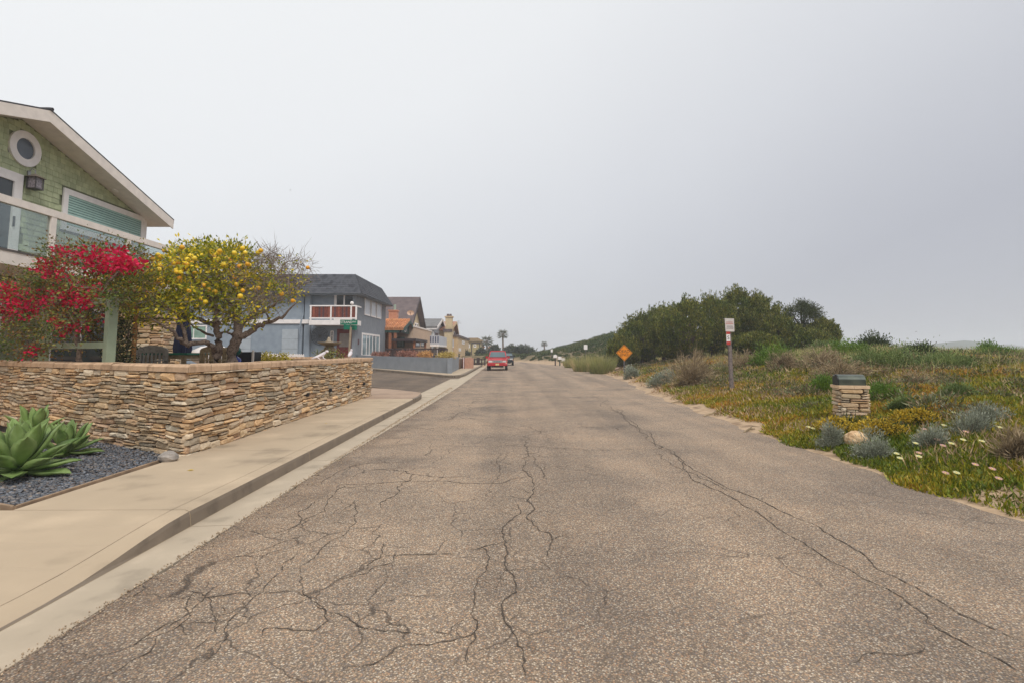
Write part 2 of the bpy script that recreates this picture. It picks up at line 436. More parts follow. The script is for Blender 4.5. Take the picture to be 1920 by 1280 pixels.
    tr_ = n.new('ShaderNodeMapRange'); tr_.inputs['From Min'].default_value = -1.25; tr_.inputs['From Max'].default_value = -.65; tr_.inputs['To Min'].default_value = .62; tr_.inputs['To Max'].default_value = 0; L.new(tx_.outputs[0], tr_.inputs['Value'])
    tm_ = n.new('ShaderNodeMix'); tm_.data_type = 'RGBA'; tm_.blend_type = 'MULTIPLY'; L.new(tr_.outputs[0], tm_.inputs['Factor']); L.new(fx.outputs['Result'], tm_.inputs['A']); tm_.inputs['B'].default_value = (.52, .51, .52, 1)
    L.new(tm_.outputs['Result'], b.inputs['Base Color'])
    b.inputs['Roughness'].default_value = .88; b.inputs['Specular IOR Level'].default_value = .25
    bp = n.new('ShaderNodeBump'); bp.inputs['Strength'].default_value = .55; bp.inputs['Distance'].default_value = .006; bp.invert = True
    L.new(vo.outputs['Distance'], bp.inputs['Height']); L.new(bp.outputs[0], b.inputs['Normal'])
    return m
m_asph = asphalt('chip_seal_asphalt', 1.34)
m_asph2 = asphalt('side_street_asphalt', 1.0)
XL = -2.63
ys = np.concatenate([np.arange(-8, 30, .35), np.arange(30, 84, 1.0), np.arange(84, 99.5, .75)])
def XLf(y): return float(np.interp(y, [0, 8, 16, 26, 60], [-2.63, -2.63, -2.46, -2.32, -2.35]))
rv, rf = [], []
for k, y in enumerate(ys):
    a = XLf(y) + (.05 * math.sin(y * 3.1) + .03 * math.sin(y * 7.7 + 1) if y < 40 else 0)
    if y > 84: a = XLf(y) - ((y - 84) / 6.0) ** 2 * 3
    r = float(XR(y)) + .35
    for j in range(7):
        x = a + (r - a) * j / 6
        rv.append((x, y, .035 * (1 - ((j - 3) / 3.0) ** 2)))
    if k:
        for j in range(6):
            q = (k - 1) * 7 + j; rf.append((q, q + 1, q + 8, q + 7))
road = put('road', mk('road', rv, rf, True), m_asph, kind='structure')
def road_z(x, y):
    a = XLf(y); r = float(XR(y)) + .35
    t = (x - a) / (r - a) * 2 - 1
    return .035 * (1 - t * t) if -1 < t < 1 else 0
side = MB().slab([(-2.62, 21.5), (-2.62, 37), (-3.9, 36.2), (-6.2, 38.6), (-10.6, 43.4), (-24, 52), (-60, 62), (-60, 34), (-14, 27), (-5.9, 24.6), (-3.9, 22.5)],
                 lambda x, y: -.012 + .035 * max(0, -4.0 - x), -.4)
obj('side_street', side, m_asph2, kind='structure')

# ---- cracks in the asphalt, traced from the photograph and jagged
CR = [
 [(1130,755),(1170,785),(1200,805),(1240,840),(1265,850),(1300,885),(1380,925),(1450,955),(1560,1010),(1640,1070),(1720,1110),(1800,1160),(1920,1215)],
 [(1150,765),(1180,795),(1230,840),(1290,890),(1350,925),(1420,965),(1500,1020),(1570,1065),(1660,1110),(1740,1165),(1738,1180)],
 [(1740,1175),(1800,1210),(1860,1240),(1920,1278)], [(1225,850),(1270,880),(1330,905),(1365,925)],[(1110,740),(1140,760),(1175,778)],
 [(800,838),(880,840),(960,838),(1000,840),(1080,845),(1140,848),(1220,845),(1250,838)],
 [(975,800),(985,830),(990,855),(988,890),(1000,930),(1003,960),(1010,1000),(1030,1005),(1035,1020),(1025,1050)],
 [(940,850),(938,880),(934,905)], [(640,908),(700,908),(760,905),(820,905),(880,910),(940,910),(985,898)],
 [(775,890),(745,915),(715,955)], [(1000,855),(1005,875),(1020,900),(1045,905)],
 [(970,950),(960,980),(945,1010),(950,1040),(962,1085),(950,1130),(945,1170),(970,1210),(985,1280)],
 [(905,1030),(915,1060),(895,1100),(890,1140),(895,1180),(880,1220),(880,1260)],
 [(610,1155),(680,1185),(720,1192),(810,1195),(870,1205)], [(895,1180),(870,1205),(800,1220),(740,1225),(700,1255),(640,1262)],
 [(720,1020),(715,1050),(690,1070),(680,1075)], [(720,1045),(790,1045),(860,1045)],
 [(560,1040),(530,1060),(480,1120),(420,1190),(405,1230),(370,1255)], [(400,1195),(395,1145),(360,1110),(330,1180),(310,1180)],
 [(410,1100),(395,1110),(360,1150),(310,1180)], [(370,1100),(400,1090)], [(510,1010),(540,1000),(560,960),(590,940)],
 [(640,960),(670,940),(665,985),(640,1010),(590,1050),(560,1080)], [(490,1200),(495,1185),(540,1185),(590,1190),(615,1170),(610,1150),(590,1140)],
 [(735,800),(800,805),(900,800),(960,803)], [(1590,1260),(1620,1240),(1700,1240),(1735,1225)], [(640,1090),(690,1080),(740,1040)],
 [(450,1010),(520,1000),(610,960),(640,908)], [(880,1040),(910,1030),(960,1020)], [(600,910),(680,870),(740,868),(800,862)], [(700,880),(760,885),(815,897),(880,895)],
 [(900,745),(880,760),(860,775),(840,790)], [(350,1130),(440,1115),(480,1120)], [(250,1215),(300,1180),(330,1165)], [(180,1275),(230,1255),(290,1200)],
 [(560,1080),(570,1120),(610,1155)], [(1020,800),(1100,803),(1190,800)], [(890,770),(960,768),(1050,772),(1120,765)], [(1035,1020),(1060,1010)],
]
def crack_line(pts, w, lev=4):
    P = [G(x, y, .0) for x, y in pts]
    P = [V3((p.x, p.y, 0)) for p in P]
    jt = .05 if len(pts) > 10 else .08
    for l in range(lev):
        Q = [P[0]]
        for a, b in zip(P, P[1:]):
            d = b - a
            if d.length > .045:
                m = (a + b) / 2 + V3((-d.y, d.x, 0)) * random.gauss(0, jt)
                Q.append(m)
            Q.append(b)
        P = Q
    return P
ck = MB()
def ribbon(P, w):
    k = len(P); base = len(ck.v)
    for i, p in enumerate(P):
        t = (P[min(i + 1, k - 1)] - P[max(i - 1, 0)]); t = t.normalized() if t.length > 1e-6 else V3((1, 0, 0))
        n = V3((-t.y, t.x, 0)); e = min(1, i / 3, (k - 1 - i) / 3)
        ww = w * random.uniform(.25, 1.3) * (.2 + .8 * e) * (1 + .07 * p.y)
        for sgn in (-1, 1):
            q = p + n * sgn * ww / 2
            ck.v.append((q.x, q.y, road_z(q.x, q.y) + .0045))
        if i: ck.f.append((base + 2 * i - 2, base + 2 * i - 1, base + 2 * i + 1, base + 2 * i))
for c in CR:
    P = crack_line(c, 0); ribbon(P, random.uniform(.005, .009))
    for i in range(4, len(P) - 4, 6):
        if random.random() < .5:
            a = P[i]; ang = random.uniform(0, 6.28); br = [a]
            for s in range(random.randint(3, 7)):
                ang += random.gauss(0, .5); br.append(br[-1] + V3((math.cos(ang), math.sin(ang), 0)) * random.uniform(.02, .06))
            ribbon(br, .0045)
m_crack = flat('crack_tar', S(78, 68, 59), rough=.95, v=.3, scale=20)
obj('crack', ck, m_crack, road, kind='stuff')

# ---- concrete
def concrete(name, base, sc=1.0):
    m = pm(name, [tuple(x * .68 for x in base), tuple(x * .95 for x in base), base, tuple(min(.9, x * 1.14) for x in base)], scale=1.3 * sc, detail=10, rough=.9, bump=.25, bscale=120, lo=.3, hi=.7, bdist=.004)
    return m
m_conc = concrete('pavement_concrete', S(186, 166, 140, .92))
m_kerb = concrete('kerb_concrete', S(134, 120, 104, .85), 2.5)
m_gut = concrete('gutter_concrete', S(184, 168, 146, .92), 1.6)
XK, XW = -3.03, -4.72                    # kerb face, wall foot
def kz(y): return .018 + .132 * float(sstep(y, 3.7, 5.3)) if y < 5.32 else .15
JY = [-6, -1.0, 2.1, 5.3, 8.4, 11.5, 14.55, 17.6]
sw = structure('sidewalk')
for a, b in zip(JY, JY[1:]):
    g = .006
    n = 8 if a < 5.2 else 1
    for q in range(1):
        mb = MB(); vs = []; fs = []
        yy = [a + g + (b - a - 2 * g) * i / n for i in range(n + 1)]
        xs_ = [XW if a > 4 else -7.8, -4.7, -3.21] if a < 4 else [XW, -3.21]
        for z in ('t', 'b'):
            for y in yy:
                for x in xs_:
                    zt = .15 if x < -4 else kz(y) + (.15 - kz(y)) * .25
                    if y >= 5.28: zt = .15
                    vs.append((x, y, zt if z == 't' else -.2))
        m_ = len(xs_); K = m_ * len(yy)
        for i in range(n):
            for j in range(m_ - 1):
                p = i * m_ + j; fs.append((p, p + 1, p + m_ + 1, p + m_)); fs.append((K + p, K + p + m_, K + p + m_ + 1, K + p + 1))
        for i in range(n):
            p = i * m_; fs.append((p, p + m_, K + p + m_, K + p)); p = i * m_ + m_ - 1; fs.append((p, K + p, K + p + m_, p + m_))
        for j in range(m_ - 1):
            p = j; fs.append((p, K + p, K + p + 1, p + 1)); p = n * m_ + j; fs.append((p, p + 1, K + p + 1, K + p))
        mb.add(vs, fs); obj('slab', mb, m_conc, sw)
    # kerb stretch and gutter pan
    mb = MB(); vs = []; fs = []; n = 10
    for i in range(n + 1):
        y = a + g + (b - a - 2 * g) * i / n; z = kz(y); zb = z + (.15 - z) * .25 if y < 5.28 else .15
        vs += [(-3.202, y, zb), (XK - .05, y, z), (XK - .012, y, z - .016), (XK, y, max(z - .05, .004)), (XK + .012, y, -.003), (XK + .012, y, -.2), (-3.202, y, -.2)]
    for i in range(n):
        for j in range(7):
            p = i * 7 + j; r = i * 7 + (j + 1) % 7; fs.append((p, p + 7, r + 7, r))
    fs += [tuple(range(7)), tuple(range(n * 7 + 6, n * 7 - 1, -1))]
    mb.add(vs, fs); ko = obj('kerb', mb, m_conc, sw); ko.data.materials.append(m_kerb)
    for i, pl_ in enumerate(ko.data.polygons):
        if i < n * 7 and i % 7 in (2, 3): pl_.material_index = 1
gut = structure('gutter')
for a, b in zip(JY + [20.8, 24, 27.2, 30.4, 33.6, 37, 41, 46, 52], (JY + [20.8, 24, 27.2, 30.4, 33.6, 37, 41, 46, 52, 60])[1:]):
    xo = XK + .014
    w = .006
    if 19 < b < 36: xo = -3.5
    mb = MB().slab([(xo, a + w), (XLf(a) + .02, a + w), (XLf(b) + .02, b - w), (xo, b - w)], lambda x, y: .006 if x > -2.8 else -.006, -.2)
    obj('gutter_pan', mb, m_gut, gut)
# corner of the pavement at the side street
cor = [(XW, 17.606), (-3.21, 17.606), (XK - .05, 17.606), (XK - .02, 18.6), (-3.12, 19.4), (-3.21, 20.3), (-4.0, 21.3), (-4.8, 22.2), (-5.8, 23.0), (-7.5, 23.9), (-14, 26.3), (-14, 25.2), (-7, 20.6), (XW, 19.0)]
mb = MB().slab(cor, .15, -.2); obj('corner_slab', mb, concrete('corner_concrete', S(178, 152, 130, .86)), sw)
mb = MB()
ck_pts = [(XK, 17.62), (XK + .012, 18.6), (-3.07, 19.42), (-3.38, 20.36), (-3.97, 21.38), (-4.77, 22.3), (-5.78, 23.12), (-7.48, 24.02), (-13.9, 26.45)]
for i, (p, q) in enumerate(zip(ck_pts, ck_pts[1:])):
    h0 = .15 - .03 * min(3, max(0, i - 2)); h1 = .15 - .03 * min(3, max(0, i - 1))
    d = V3((q[0] - p[0], q[1] - p[1], 0)).normalized(); nn = V3((d.y, -d.x, 0)) * .05
    mb.hexa([(p[0] - nn.x, p[1] - nn.y, -.2), (p[0] + nn.x * .3, p[1] + nn.y * .3, -.2), (q[0] + nn.x * .3, q[1] + nn.y * .3, -.2), (q[0] - nn.x, q[1] - nn.y, -.2),
             (p[0] - nn.x, p[1] - nn.y, h0 + .003), (p[0] + nn.x * .3, p[1] + nn.y * .3, h0 - .01), (q[0] + nn.x * .3, q[1] + nn.y * .3, h1 - .01), (q[0] - nn.x, q[1] - nn.y, h1 + .003)])
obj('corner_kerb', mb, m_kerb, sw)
# far pavement beyond the side street
fs_ = structure('far_sidewalk')
rise = lambda x, y: .15 + .035 * max(0, -4.0 - x)
far = [(-24, 51.2), (-10.6, 42.6), (-6.4, 38.3), (-4.2, 35.9), (-3.5, 35.5), (-3.12, 36.4), (XK, 38.5), (XK, 64), (-4.25, 64), (-4.25, 48), (-4.1, 38.6), (-10.8, 43.6), (-24, 53)]
obj('slab', MB().slab(far, rise, -.2), m_conc, fs_)
fk = [(-24, 51.0), (-10.6, 42.4), (-6.35, 38.15), (-4.15, 35.75), (-3.46, 35.32), (-3.06, 36.3), (XK + .06, 38.5), (XK + .06, 64)]
mb = MB()
for p, q in zip(fk, fk[1:]):
    d = V3((q[0] - p[0], q[1] - p[1], 0)).normalized(); nn = V3((d.y, -d.x, 0)) * .08
    a0, a1 = rise(*p), rise(*q)
    mb.hexa([(p[0] - nn.x * 1.6, p[1] - nn.y * 1.6, -.2), (p[0] + nn.x, p[1] + nn.y, -.2), (q[0] + nn.x, q[1] + nn.y, -.2), (q[0] - nn.x * 1.6, q[1] - nn.y * 1.6, -.2),
             (p[0] - nn.x * 1.6, p[1] - nn.y * 1.6, a0 + .004), (p[0] + nn.x, p[1] + nn.y, a0 - .01), (q[0] + nn.x, q[1] + nn.y, a1 - .01), (q[0] - nn.x * 1.6, q[1] - nn.y * 1.6, a1 + .004)])
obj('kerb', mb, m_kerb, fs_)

# ================================================================== stone wall
PB = G(345, 856, .13); PB = V3((PB.x, PB.y, 0))
DL = V3((-.848, .53, 0)).normalized()
PA = PB + DL * 9.6
PC = V3((PB.x - .02, 18.75, 0))
PD = V3((-12.5, 23.2, 0))
ZB, ZT, CAP = .06, 1.355, 1.465
wall = thing('stone_wall', 'low garden wall of stacked tan fieldstone with a smooth coping, turning the street corner', 'wall', (PB.x, PB.y, 0))
m_stone = pm('fieldstone', [S(150, 132, 108), S(205, 188, 160), S(178, 158, 128)], scale=14, rough=.9, bump=.5, bscale=45, rnd='obj', rval=.24, mixr=.66,
             rcols=[S(206, 186, 152), S(196, 150, 98), S(176, 162, 140), S(214, 172, 120), S(170, 128, 96), S(216, 204, 182), S(186, 150, 110), S(150, 140, 124), S(208, 164, 112)])
m_stone_s = pm('fieldstone_small', [S(150, 132, 108), S(205, 188, 160), S(178, 158, 128)], scale=14, rough=.9, bump=.5, bscale=45, rnd='isl', rval=.24, mixr=.66,
             rcols=[S(206, 186, 152), S(196, 150, 98), S(176, 162, 140), S(214, 172, 120), S(170, 128, 96), S(216, 204, 182), S(186, 150, 110), S(150, 140, 124), S(208, 164, 112)])
m_mortar = flat('wall_core_mortar', S(84, 70, 56), rough=.95, v=.3, scale=12)
m_cap = pm('coping_sandstone', [S(186, 154, 124, .95), S(204, 172, 140, .95), S(170, 140, 112, .95)], scale=4, detail=8, rough=.85, bump=.3, bscale=50, rnd='obj', rval=.1)
def stone_shape(seed):
    """unit stone in x (-.5..+.5 long), y (0 face .. 1 proud), z (-.5..+.5): an uneven octagon with a rounded, broken face"""
    r = random.Random(seed)
    oc = [(-.5, -.26), (-.42, -.5), (.42, -.5), (.5, -.24), (.5, .28), (.42, .5), (-.42, .5), (-.5, .24)]
    j = lambda s: r.uniform(-s, s)
    o = [(x + j(.05), z + j(.10)) for x, z in oc]
    o = [(max(-.52, min(.52, x)), max(-.53, min(.53, z))) for x, z in o]
    vs = [(x, -.8, z) for x, z in o] + [(x, .35 + j(.2), z) for x, z in o] + [(x * .90 + j(.03), .85 + j(.18), z * .80 + j(.06)) for x, z in o] + [(j(.15), 1.0 + j(.12), j(.1))]
    fs = []
    for i in range(8):
        k = (i + 1) % 8
        fs += [(i, k, 8 + k, 8 + i), (8 + i, 8 + k, 16 + k, 16 + i), (16 + i, 16 + k, 24)]
    return vs, fs
STV = [stone_shape(100 + i) for i in range(26)]
STM = [mk('stone', v, f) for v, f in STV]
def face_cells(L, z0, z1, seed, lmin=.14, lmax=.46, hmin=.048, hmax=.098):
    r = random.Random(seed); cells = []; z = z0
    ph = [r.uniform(0, 6.28) for _ in range(4)]
    wv = lambda s, zz: (.022 * math.sin(s * 1.9 + ph[0] + zz * 3) + .016 * math.sin(s * 4.7 + ph[1] - zz * 5)) * min(1, (zz - z0) * 6, (z1 - zz) * 6)
    while z < z1 - .02:
        h = min(r.uniform(hmin, hmax), z1 - z)
        if z1 - z - h < .03: h = z1 - z
        s = r.uniform(-.2, 0)
        while s < L:
            l = r.uniform(lmin, lmax) * (1.25 if h < .06 else 1)
            a, b = max(s, 0), min(s + l, L)
            if b - a > .05:
                w0 = wv((a + b) / 2, z); w1 = wv((a + b) / 2, z + h); sl = (wv(b, z + h / 2) - wv(a, z + h / 2)) / (b - a)
                zz0, zz1 = z + w0, z + h + w1
                if h > .078 and r.random() < .38:
                    f = r.uniform(.35, .65); mid = zz0 + (zz1 - zz0) * f
                    cells.append((a, b, zz0, mid, sl)); cells.append((a, b, mid, zz1, sl))
                else:
                    cells.append((a, b, zz0, zz1, sl))
            s += l
        z += h
    return cells
def lay(faces, parent, limit, mat, mat_s, seed, gap=.011, d0=.03, d1=.085, core=.0):
    """faces: list of (origin, direction, outward normal, cells); the biggest in the picture become objects, the rest one part"""
    r = random.Random(seed); al = []
    for O, u, n, cells in faces:
        for a, b, z0, z1, sl in cells:
            c = O + u * ((a + b) / 2); p = c + UP * ((z0 + z1) / 2)
            px, py = proj(p) if p.y > .3 else (-9999, 0)
            vis = -60 < px < 1980
            view = (CAM - p)
            area = (b - a) * (z1 - z0) * max(0, view.normalized().dot(n)) / view.length_squared
            al.append((area if vis else 0, c, u, n, a, b, z0, z1, sl))
    al.sort(key=lambda t: -t[0]); rest = MB()
    for k, (ar, c, u, n, a, b, z0, z1, sl) in enumerate(al):
        i = r.randrange(len(STM)); l = b - a - gap * r.uniform(.3, 1.2); h = z1 - z0 - gap * r.uniform(.4, 1.2); d = r.uniform(d0, d1)
        zc = (z0 + z1) / 2
        M = Matrix(((u.x * l, n.x * d, 0, c.x), (u.y * l, n.y * d, 0, c.y), (sl * l * .8, 0, max(h, .02), zc), (0, 0, 0, 1)))
        if r.random() < .5: M = M @ Matrix.Diagonal((-1, 1, -1, 1))
        if k < limit and ar > 0:
            o = put('stone', STM[i], mat, parent); o.matrix_basis = M
        else:
            v, f = STV[i]; rest.add([M @ V3(x) for x in v], f)
    if rest.v: obj('stonework', rest, mat_s, parent, kind='stuff')
segs = [(PA, PB), (PB, PC), (PC, PD)]
faces = []
for i, (a, b) in enumerate(segs):
    u = (b - a).normalized(); n = V3((u.y, -u.x, 0))
    faces.append((a, u, n, face_cells((b - a).length, ZB, ZT, 40 + i, *((.14, .5, .048, .122) if i == 0 else (.15, .52, .048, .122)))))
lay(faces, wall, 298, m_stone, m_stone_s, 5)
core = MB()
TH = .36
def inset(i, d):
    """point i of the wall path moved d towards the garden"""
    P = [PA, PB, PC, PD]
    us = [(b - a).normalized() for a, b in zip(P, P[1:])]; ns = [V3((-u.y, u.x, 0)) for u in us]
    if i == 0: return P[0] + ns[0] * d
    if i == 3: return P[3] + ns[2] * d
    n = (ns[i - 1] + ns[i]); return P[i] + n * (d / (n.dot(ns[i])))
for i in range(3):
    a, b, c, d = inset(i, .03), inset(i + 1, .03), inset(i + 1, TH), inset(i, TH)
    core.slab([(p.x, p.y) for p in (a, b, c, d)], ZT, 0.0)
obj('wall_core', core, m_mortar, wall)
ncop = 0
for i in range(3):
    a, b, c, d = inset(i, -.06), inset(i + 1, -.06), inset(i + 1, TH + .05), inset(i, TH + .05)
    L = (b - a).length; k = max(1, round(L / .62)); t0 = 0
    for j in range(k):
        t1 = (j + 1) / k if j == k - 1 else (j + 1 + random.uniform(-.08, .08)) / k
        e = .004 / L
        A, B = a.lerp(b, t0 + e), a.lerp(b, t1 - e); C, D = d.lerp(c, t1 - e), d.lerp(c, t0 + e)
        z0 = ZT + .001; z1 = CAP + random.uniform(-.006, .006); r_ = .03; o_ = (d - a).normalized() * r_
        mb = MB().add([(A.x, A.y, z0), (B.x, B.y, z0), (C.x, C.y, z0), (D.x, D.y, z0), (A.x, A.y, z1 - r_), (B.x, B.y, z1 - r_), (C.x, C.y, z1 - r_), (D.x, D.y, z1 - r_),
                       (A.x + o_.x, A.y + o_.y, z1), (B.x + o_.x, B.y + o_.y, z1), (C.x - o_.x, C.y - o_.y, z1), (D.x - o_.x, D.y - o_.y, z1)],
                      [(3, 2, 1, 0), (0, 1, 5, 4), (1, 2, 6, 5), (2, 3, 7, 6), (3, 0, 4, 7), (4, 5, 9, 8), (5, 6, 10, 9), (6, 7, 11, 10), (7, 4, 8, 11), (8, 9, 10, 11)])
        obj('coping_stone', mb, m_cap, wall); t0 = t1
mb = MB()
for px, py in ((578, 739), (621, 731), (654, 724), (684, 719)):
    p = AX(px, py, PB.x + .078); mb.box(p.x - .05, p.x + .012, p.y - .05, p.y + .05, p.z - .04, p.z + .04)
obj('drain_hole', mb, flat('weep_hole_black', (.01, .01, .012)), wall)

# garden bed with dark pebbles
E0, E1 = V3((-4.76, 5.36, 0)), G(302, 858, .15)
E2 = G(-60, 915, .15); E2 = V3((E2.x, E2.y, 0))
bed = [(E0.x, E0.y), (-4.8, PB.y - .05), (PB.x - .05, PB.y - .02), (PA.x, PA.y), (E2.x - 1.5, PA.y), (E2.x - 1.5, E2.y + .3), (E2.x, E2.y)]
obj('garden_soil', MB().slab(bed, .115, -.1), flat('bed_soil', S(52, 48, 46), rough=.95, v=.3, scale=20), kind='structure')
m_edge = flat('bed_edging_wood', S(146, 122, 98), rough=.85, v=.25, scale=6)
edg = MB()
for p, q in (((E0.x, E0.y), (-4.8, PB.y - .25)), ((E0.x + .0, E0.y), (E2.x - 1.5, E2.y + .3))):
    d = V3((q[0] - p[0], q[1] - p[1], 0)).normalized(); nn = V3((d.y, -d.x, 0)) * .018
    edg.hexa([(p[0] - nn.x, p[1] - nn.y, .02), (p[0] + nn.x, p[1] + nn.y, .02), (q[0] + nn.x, q[1] + nn.y, .02), (q[0] - nn.x, q[1] - nn.y, .02),
              (p[0] - nn.x, p[1] - nn.y, .172), (p[0] + nn.x, p[1] + nn.y, .172), (q[0] + nn.x, q[1] + nn.y, .172), (q[0] - nn.x, q[1] - nn.y, .172)])
obj('bed_edging', edg, m_edge, kind='structure')
def in_poly(x, y, poly):
    c = np.zeros(len(x), bool); k = len(poly); j = k - 1
    for i in range(k):
        xi, yi = poly[i]; xj, yj = poly[j]
        c ^= ((yi > y) != (yj > y)) & (x < (xj - xi) * (y - yi) / (yj - yi + 1e-12) + xi); j = i
    return c
ph = (1 + 5 ** .5) / 2
ICO_V = np.array([(-1, ph, 0), (1, ph, 0), (-1, -ph, 0), (1, -ph, 0), (0, -1, ph), (0, 1, ph), (0, -1, -ph), (0, 1, -ph), (ph, 0, -1), (ph, 0, 1), (-ph, 0, -1), (-ph, 0, 1)]) / math.sqrt(1 + ph * ph)
ICO_F = np.array([(0, 11, 5), (0, 5, 1), (0, 1, 7), (0, 7, 10), (0, 10, 11), (1, 5, 9), (5, 11, 4), (11, 10, 2), (10, 7, 6), (7, 1, 8), (3, 9, 4), (3, 4, 2), (3, 2, 6), (3, 6, 8), (3, 8, 9), (4, 9, 5), (2, 4, 11), (6, 2, 10), (8, 6, 7), (9, 8, 1)])
xs = rng.uniform(-11, -4.78, 90000); yy = rng.uniform(4.9, 12, 90000)
k = in_poly(xs, yy, bed) & (rng.random(90000) < np.clip(60 / (xs * xs + yy * yy), .12, 1))
xs, yy = xs[k][:15000], yy[k][:15000]; n = len(xs)
r_ = rng.uniform(.009, .019, n) * (1 + .02 * np.hypot(xs, yy)); sq = rng.uniform(.6, 1.25, (n, 1, 3)) * np.array([1.15, 1.15, .6])
an = rng.uniform(0, 6.28, n); ca, sa = np.cos(an), np.sin(an)
Vp = ICO_V[None] * sq * r_[:, None, None]
Vr = np.stack([Vp[..., 0] * ca[:, None] - Vp[..., 1] * sa[:, None], Vp[..., 0] * sa[:, None] + Vp[..., 1] * ca[:, None], Vp[..., 2]], -1)
Vr += np.stack([xs, yy, .118 + rng.uniform(-.004, .014, n)], -1)[:, None]
m_peb = pm('dark_pebble', [S(70, 74, 82), S(96, 100, 110)], scale=30, rough=.55, rnd='isl', rval=.35, mixr=.8, rcols=[S(54, 58, 66), S(96, 102, 110), S(72, 73, 76), S(134, 136, 140), S(60, 63, 70), S(118, 104, 94), S(86, 91, 98), S(150, 132, 112)])
o = put('pebble_gravel', fastmesh('pebble_gravel', Vr.reshape(-1, 3), (ICO_F[None] + 12 * np.arange(n)[:, None, None]).reshape(-1, 3), True), m_peb)
tag(o, 'dark blue grey pebbles spread in the bed at the foot of the stone wall', 'gravel', kind='stuff')
p = G(311, 862, .17)
mb = MB().ball((p.x, p.y + .05, .20), .11, 10, 7, (1.15, 1, .8), .10)
tag(obj('rock', mb, flat('grey_rock', S(150, 142, 134), rough=.9, v=.25, scale=9, bump=.4), None), 'small pale grey rock on the pavement edge at the stone wall corner', 'rock')
m_leafy = flat('fallen_leaf_yellow', S(206, 176, 72), v=.2, transl=.2)
for i, (px, py, lab) in enumerate(((357, 881, 'small yellow fallen leaf lying on the pavement near the rock'), (611, 793, 'tiny dark yellow fallen leaf on the pavement close to the kerb'))):
    p = G(px, py, .153); a = i * 2.1; u = V3((math.cos(a), math.sin(a), 0)); w = V3((-u.y, u.x, 0))
    mb = MB().add([p - u * .045, p + w * .02 + UP * .012, p + u * .05 + UP * .006, p - w * .02 + UP * .004], [(0, 1, 2), (0, 2, 3)])
    tag(obj('fallen_leaf', mb, m_leafy), lab, 'leaf')
# ---- agaves
m_agave = pm('agave_leaf', [S(96, 124, 60, 1.0), S(138, 160, 96, 1.0), S(112, 138, 70, 1.0)], scale=3, detail=3, rough=.5, spec=.4, rnd='obj', rval=.16, transl=.08)
def agave(name, lab, base, n, L, hc, seed):
    r = random.Random(seed)
    t = thing(name, lab, 'agave', tuple(base), 'agaves in the pebble bed')
    st = MB().cyl(base + V3((0, 0, -.06)), base + V3((0, 0, hc * .8)), .07, .05, 8); obj('stem', st, m_agave, t)
    C = base + UP * hc * .62
    for i in range(n):
        f = i / (n - 1)                                  # 0 innermost .. 1 lowest
        az = i * 2.39996 + r.uniform(-.1, .1); elv = math.radians(82 - 105 * f ** .9 + r.uniform(-6, 6))
        l = L * (.55 + .5 * math.sin(min(1, f * 1.5 + .15) * math.pi / 2)) * r.uniform(.9, 1.06); w = l * .37
        h = V3((math.cos(az), math.sin(az), 0)); side = V3((-h.y, h.x, 0)); p = C + h * .03 - UP * hc * .42 * f; mb = MB(); k = 8
        prof = [.42, .40, .52, .72, .92, 1.0, .86, .52, .04]
        e = elv; rows = []
        for s in range(k + 1):
            q = s / k
            d = h * math.cos(e) + UP * math.sin(e); up = (UP * math.cos(e) - h * math.sin(e))
            ww = w * prof[s] / 2; th = .018 * (1 - q) + .004
            rows.append([p - side * ww + up * ww * .38, p - side * ww * .5 + up * ww * .07, p, p + side * ww * .5 + up * ww * .07, p + side * ww + up * ww * .38, p + side * ww * .5 - up * th, p - up * th * 1.4, p - side * ww * .5 - up * th])
            p = p + d * (l / k); e += (.10 if f < .5 else .075) * (1 if q < .6 else -1.2) * (1.0 if elv < 1.2 else -.2)
        vs = [x for rw in rows for x in rw]
        for s in range(k):
            for j in range(8):
                a = s * 8 + j; b = s * 8 + (j + 1) % 8; mb.f.append((a, b, b + 8, a + 8))
        mb.v = [tuple(x) for x in vs]
        obj('leaf', mb, m_agave, t, smooth=True)
    return t
b1 = G(34, 893, .12); agave('agave', 'large grey green agave rosette at the front of the pebble bed', b1, 38, .60, .34, 3)
b2 = G(122, 855, .12); agave('agave', 'smaller agave rosette behind the large one, against the stone wall', b2, 26, .46, .26, 9)
b3 = G(62, 830, .12); agave('agave', 'upright agave half hidden behind the large rosette', b3, 16, .5, .42, 14)
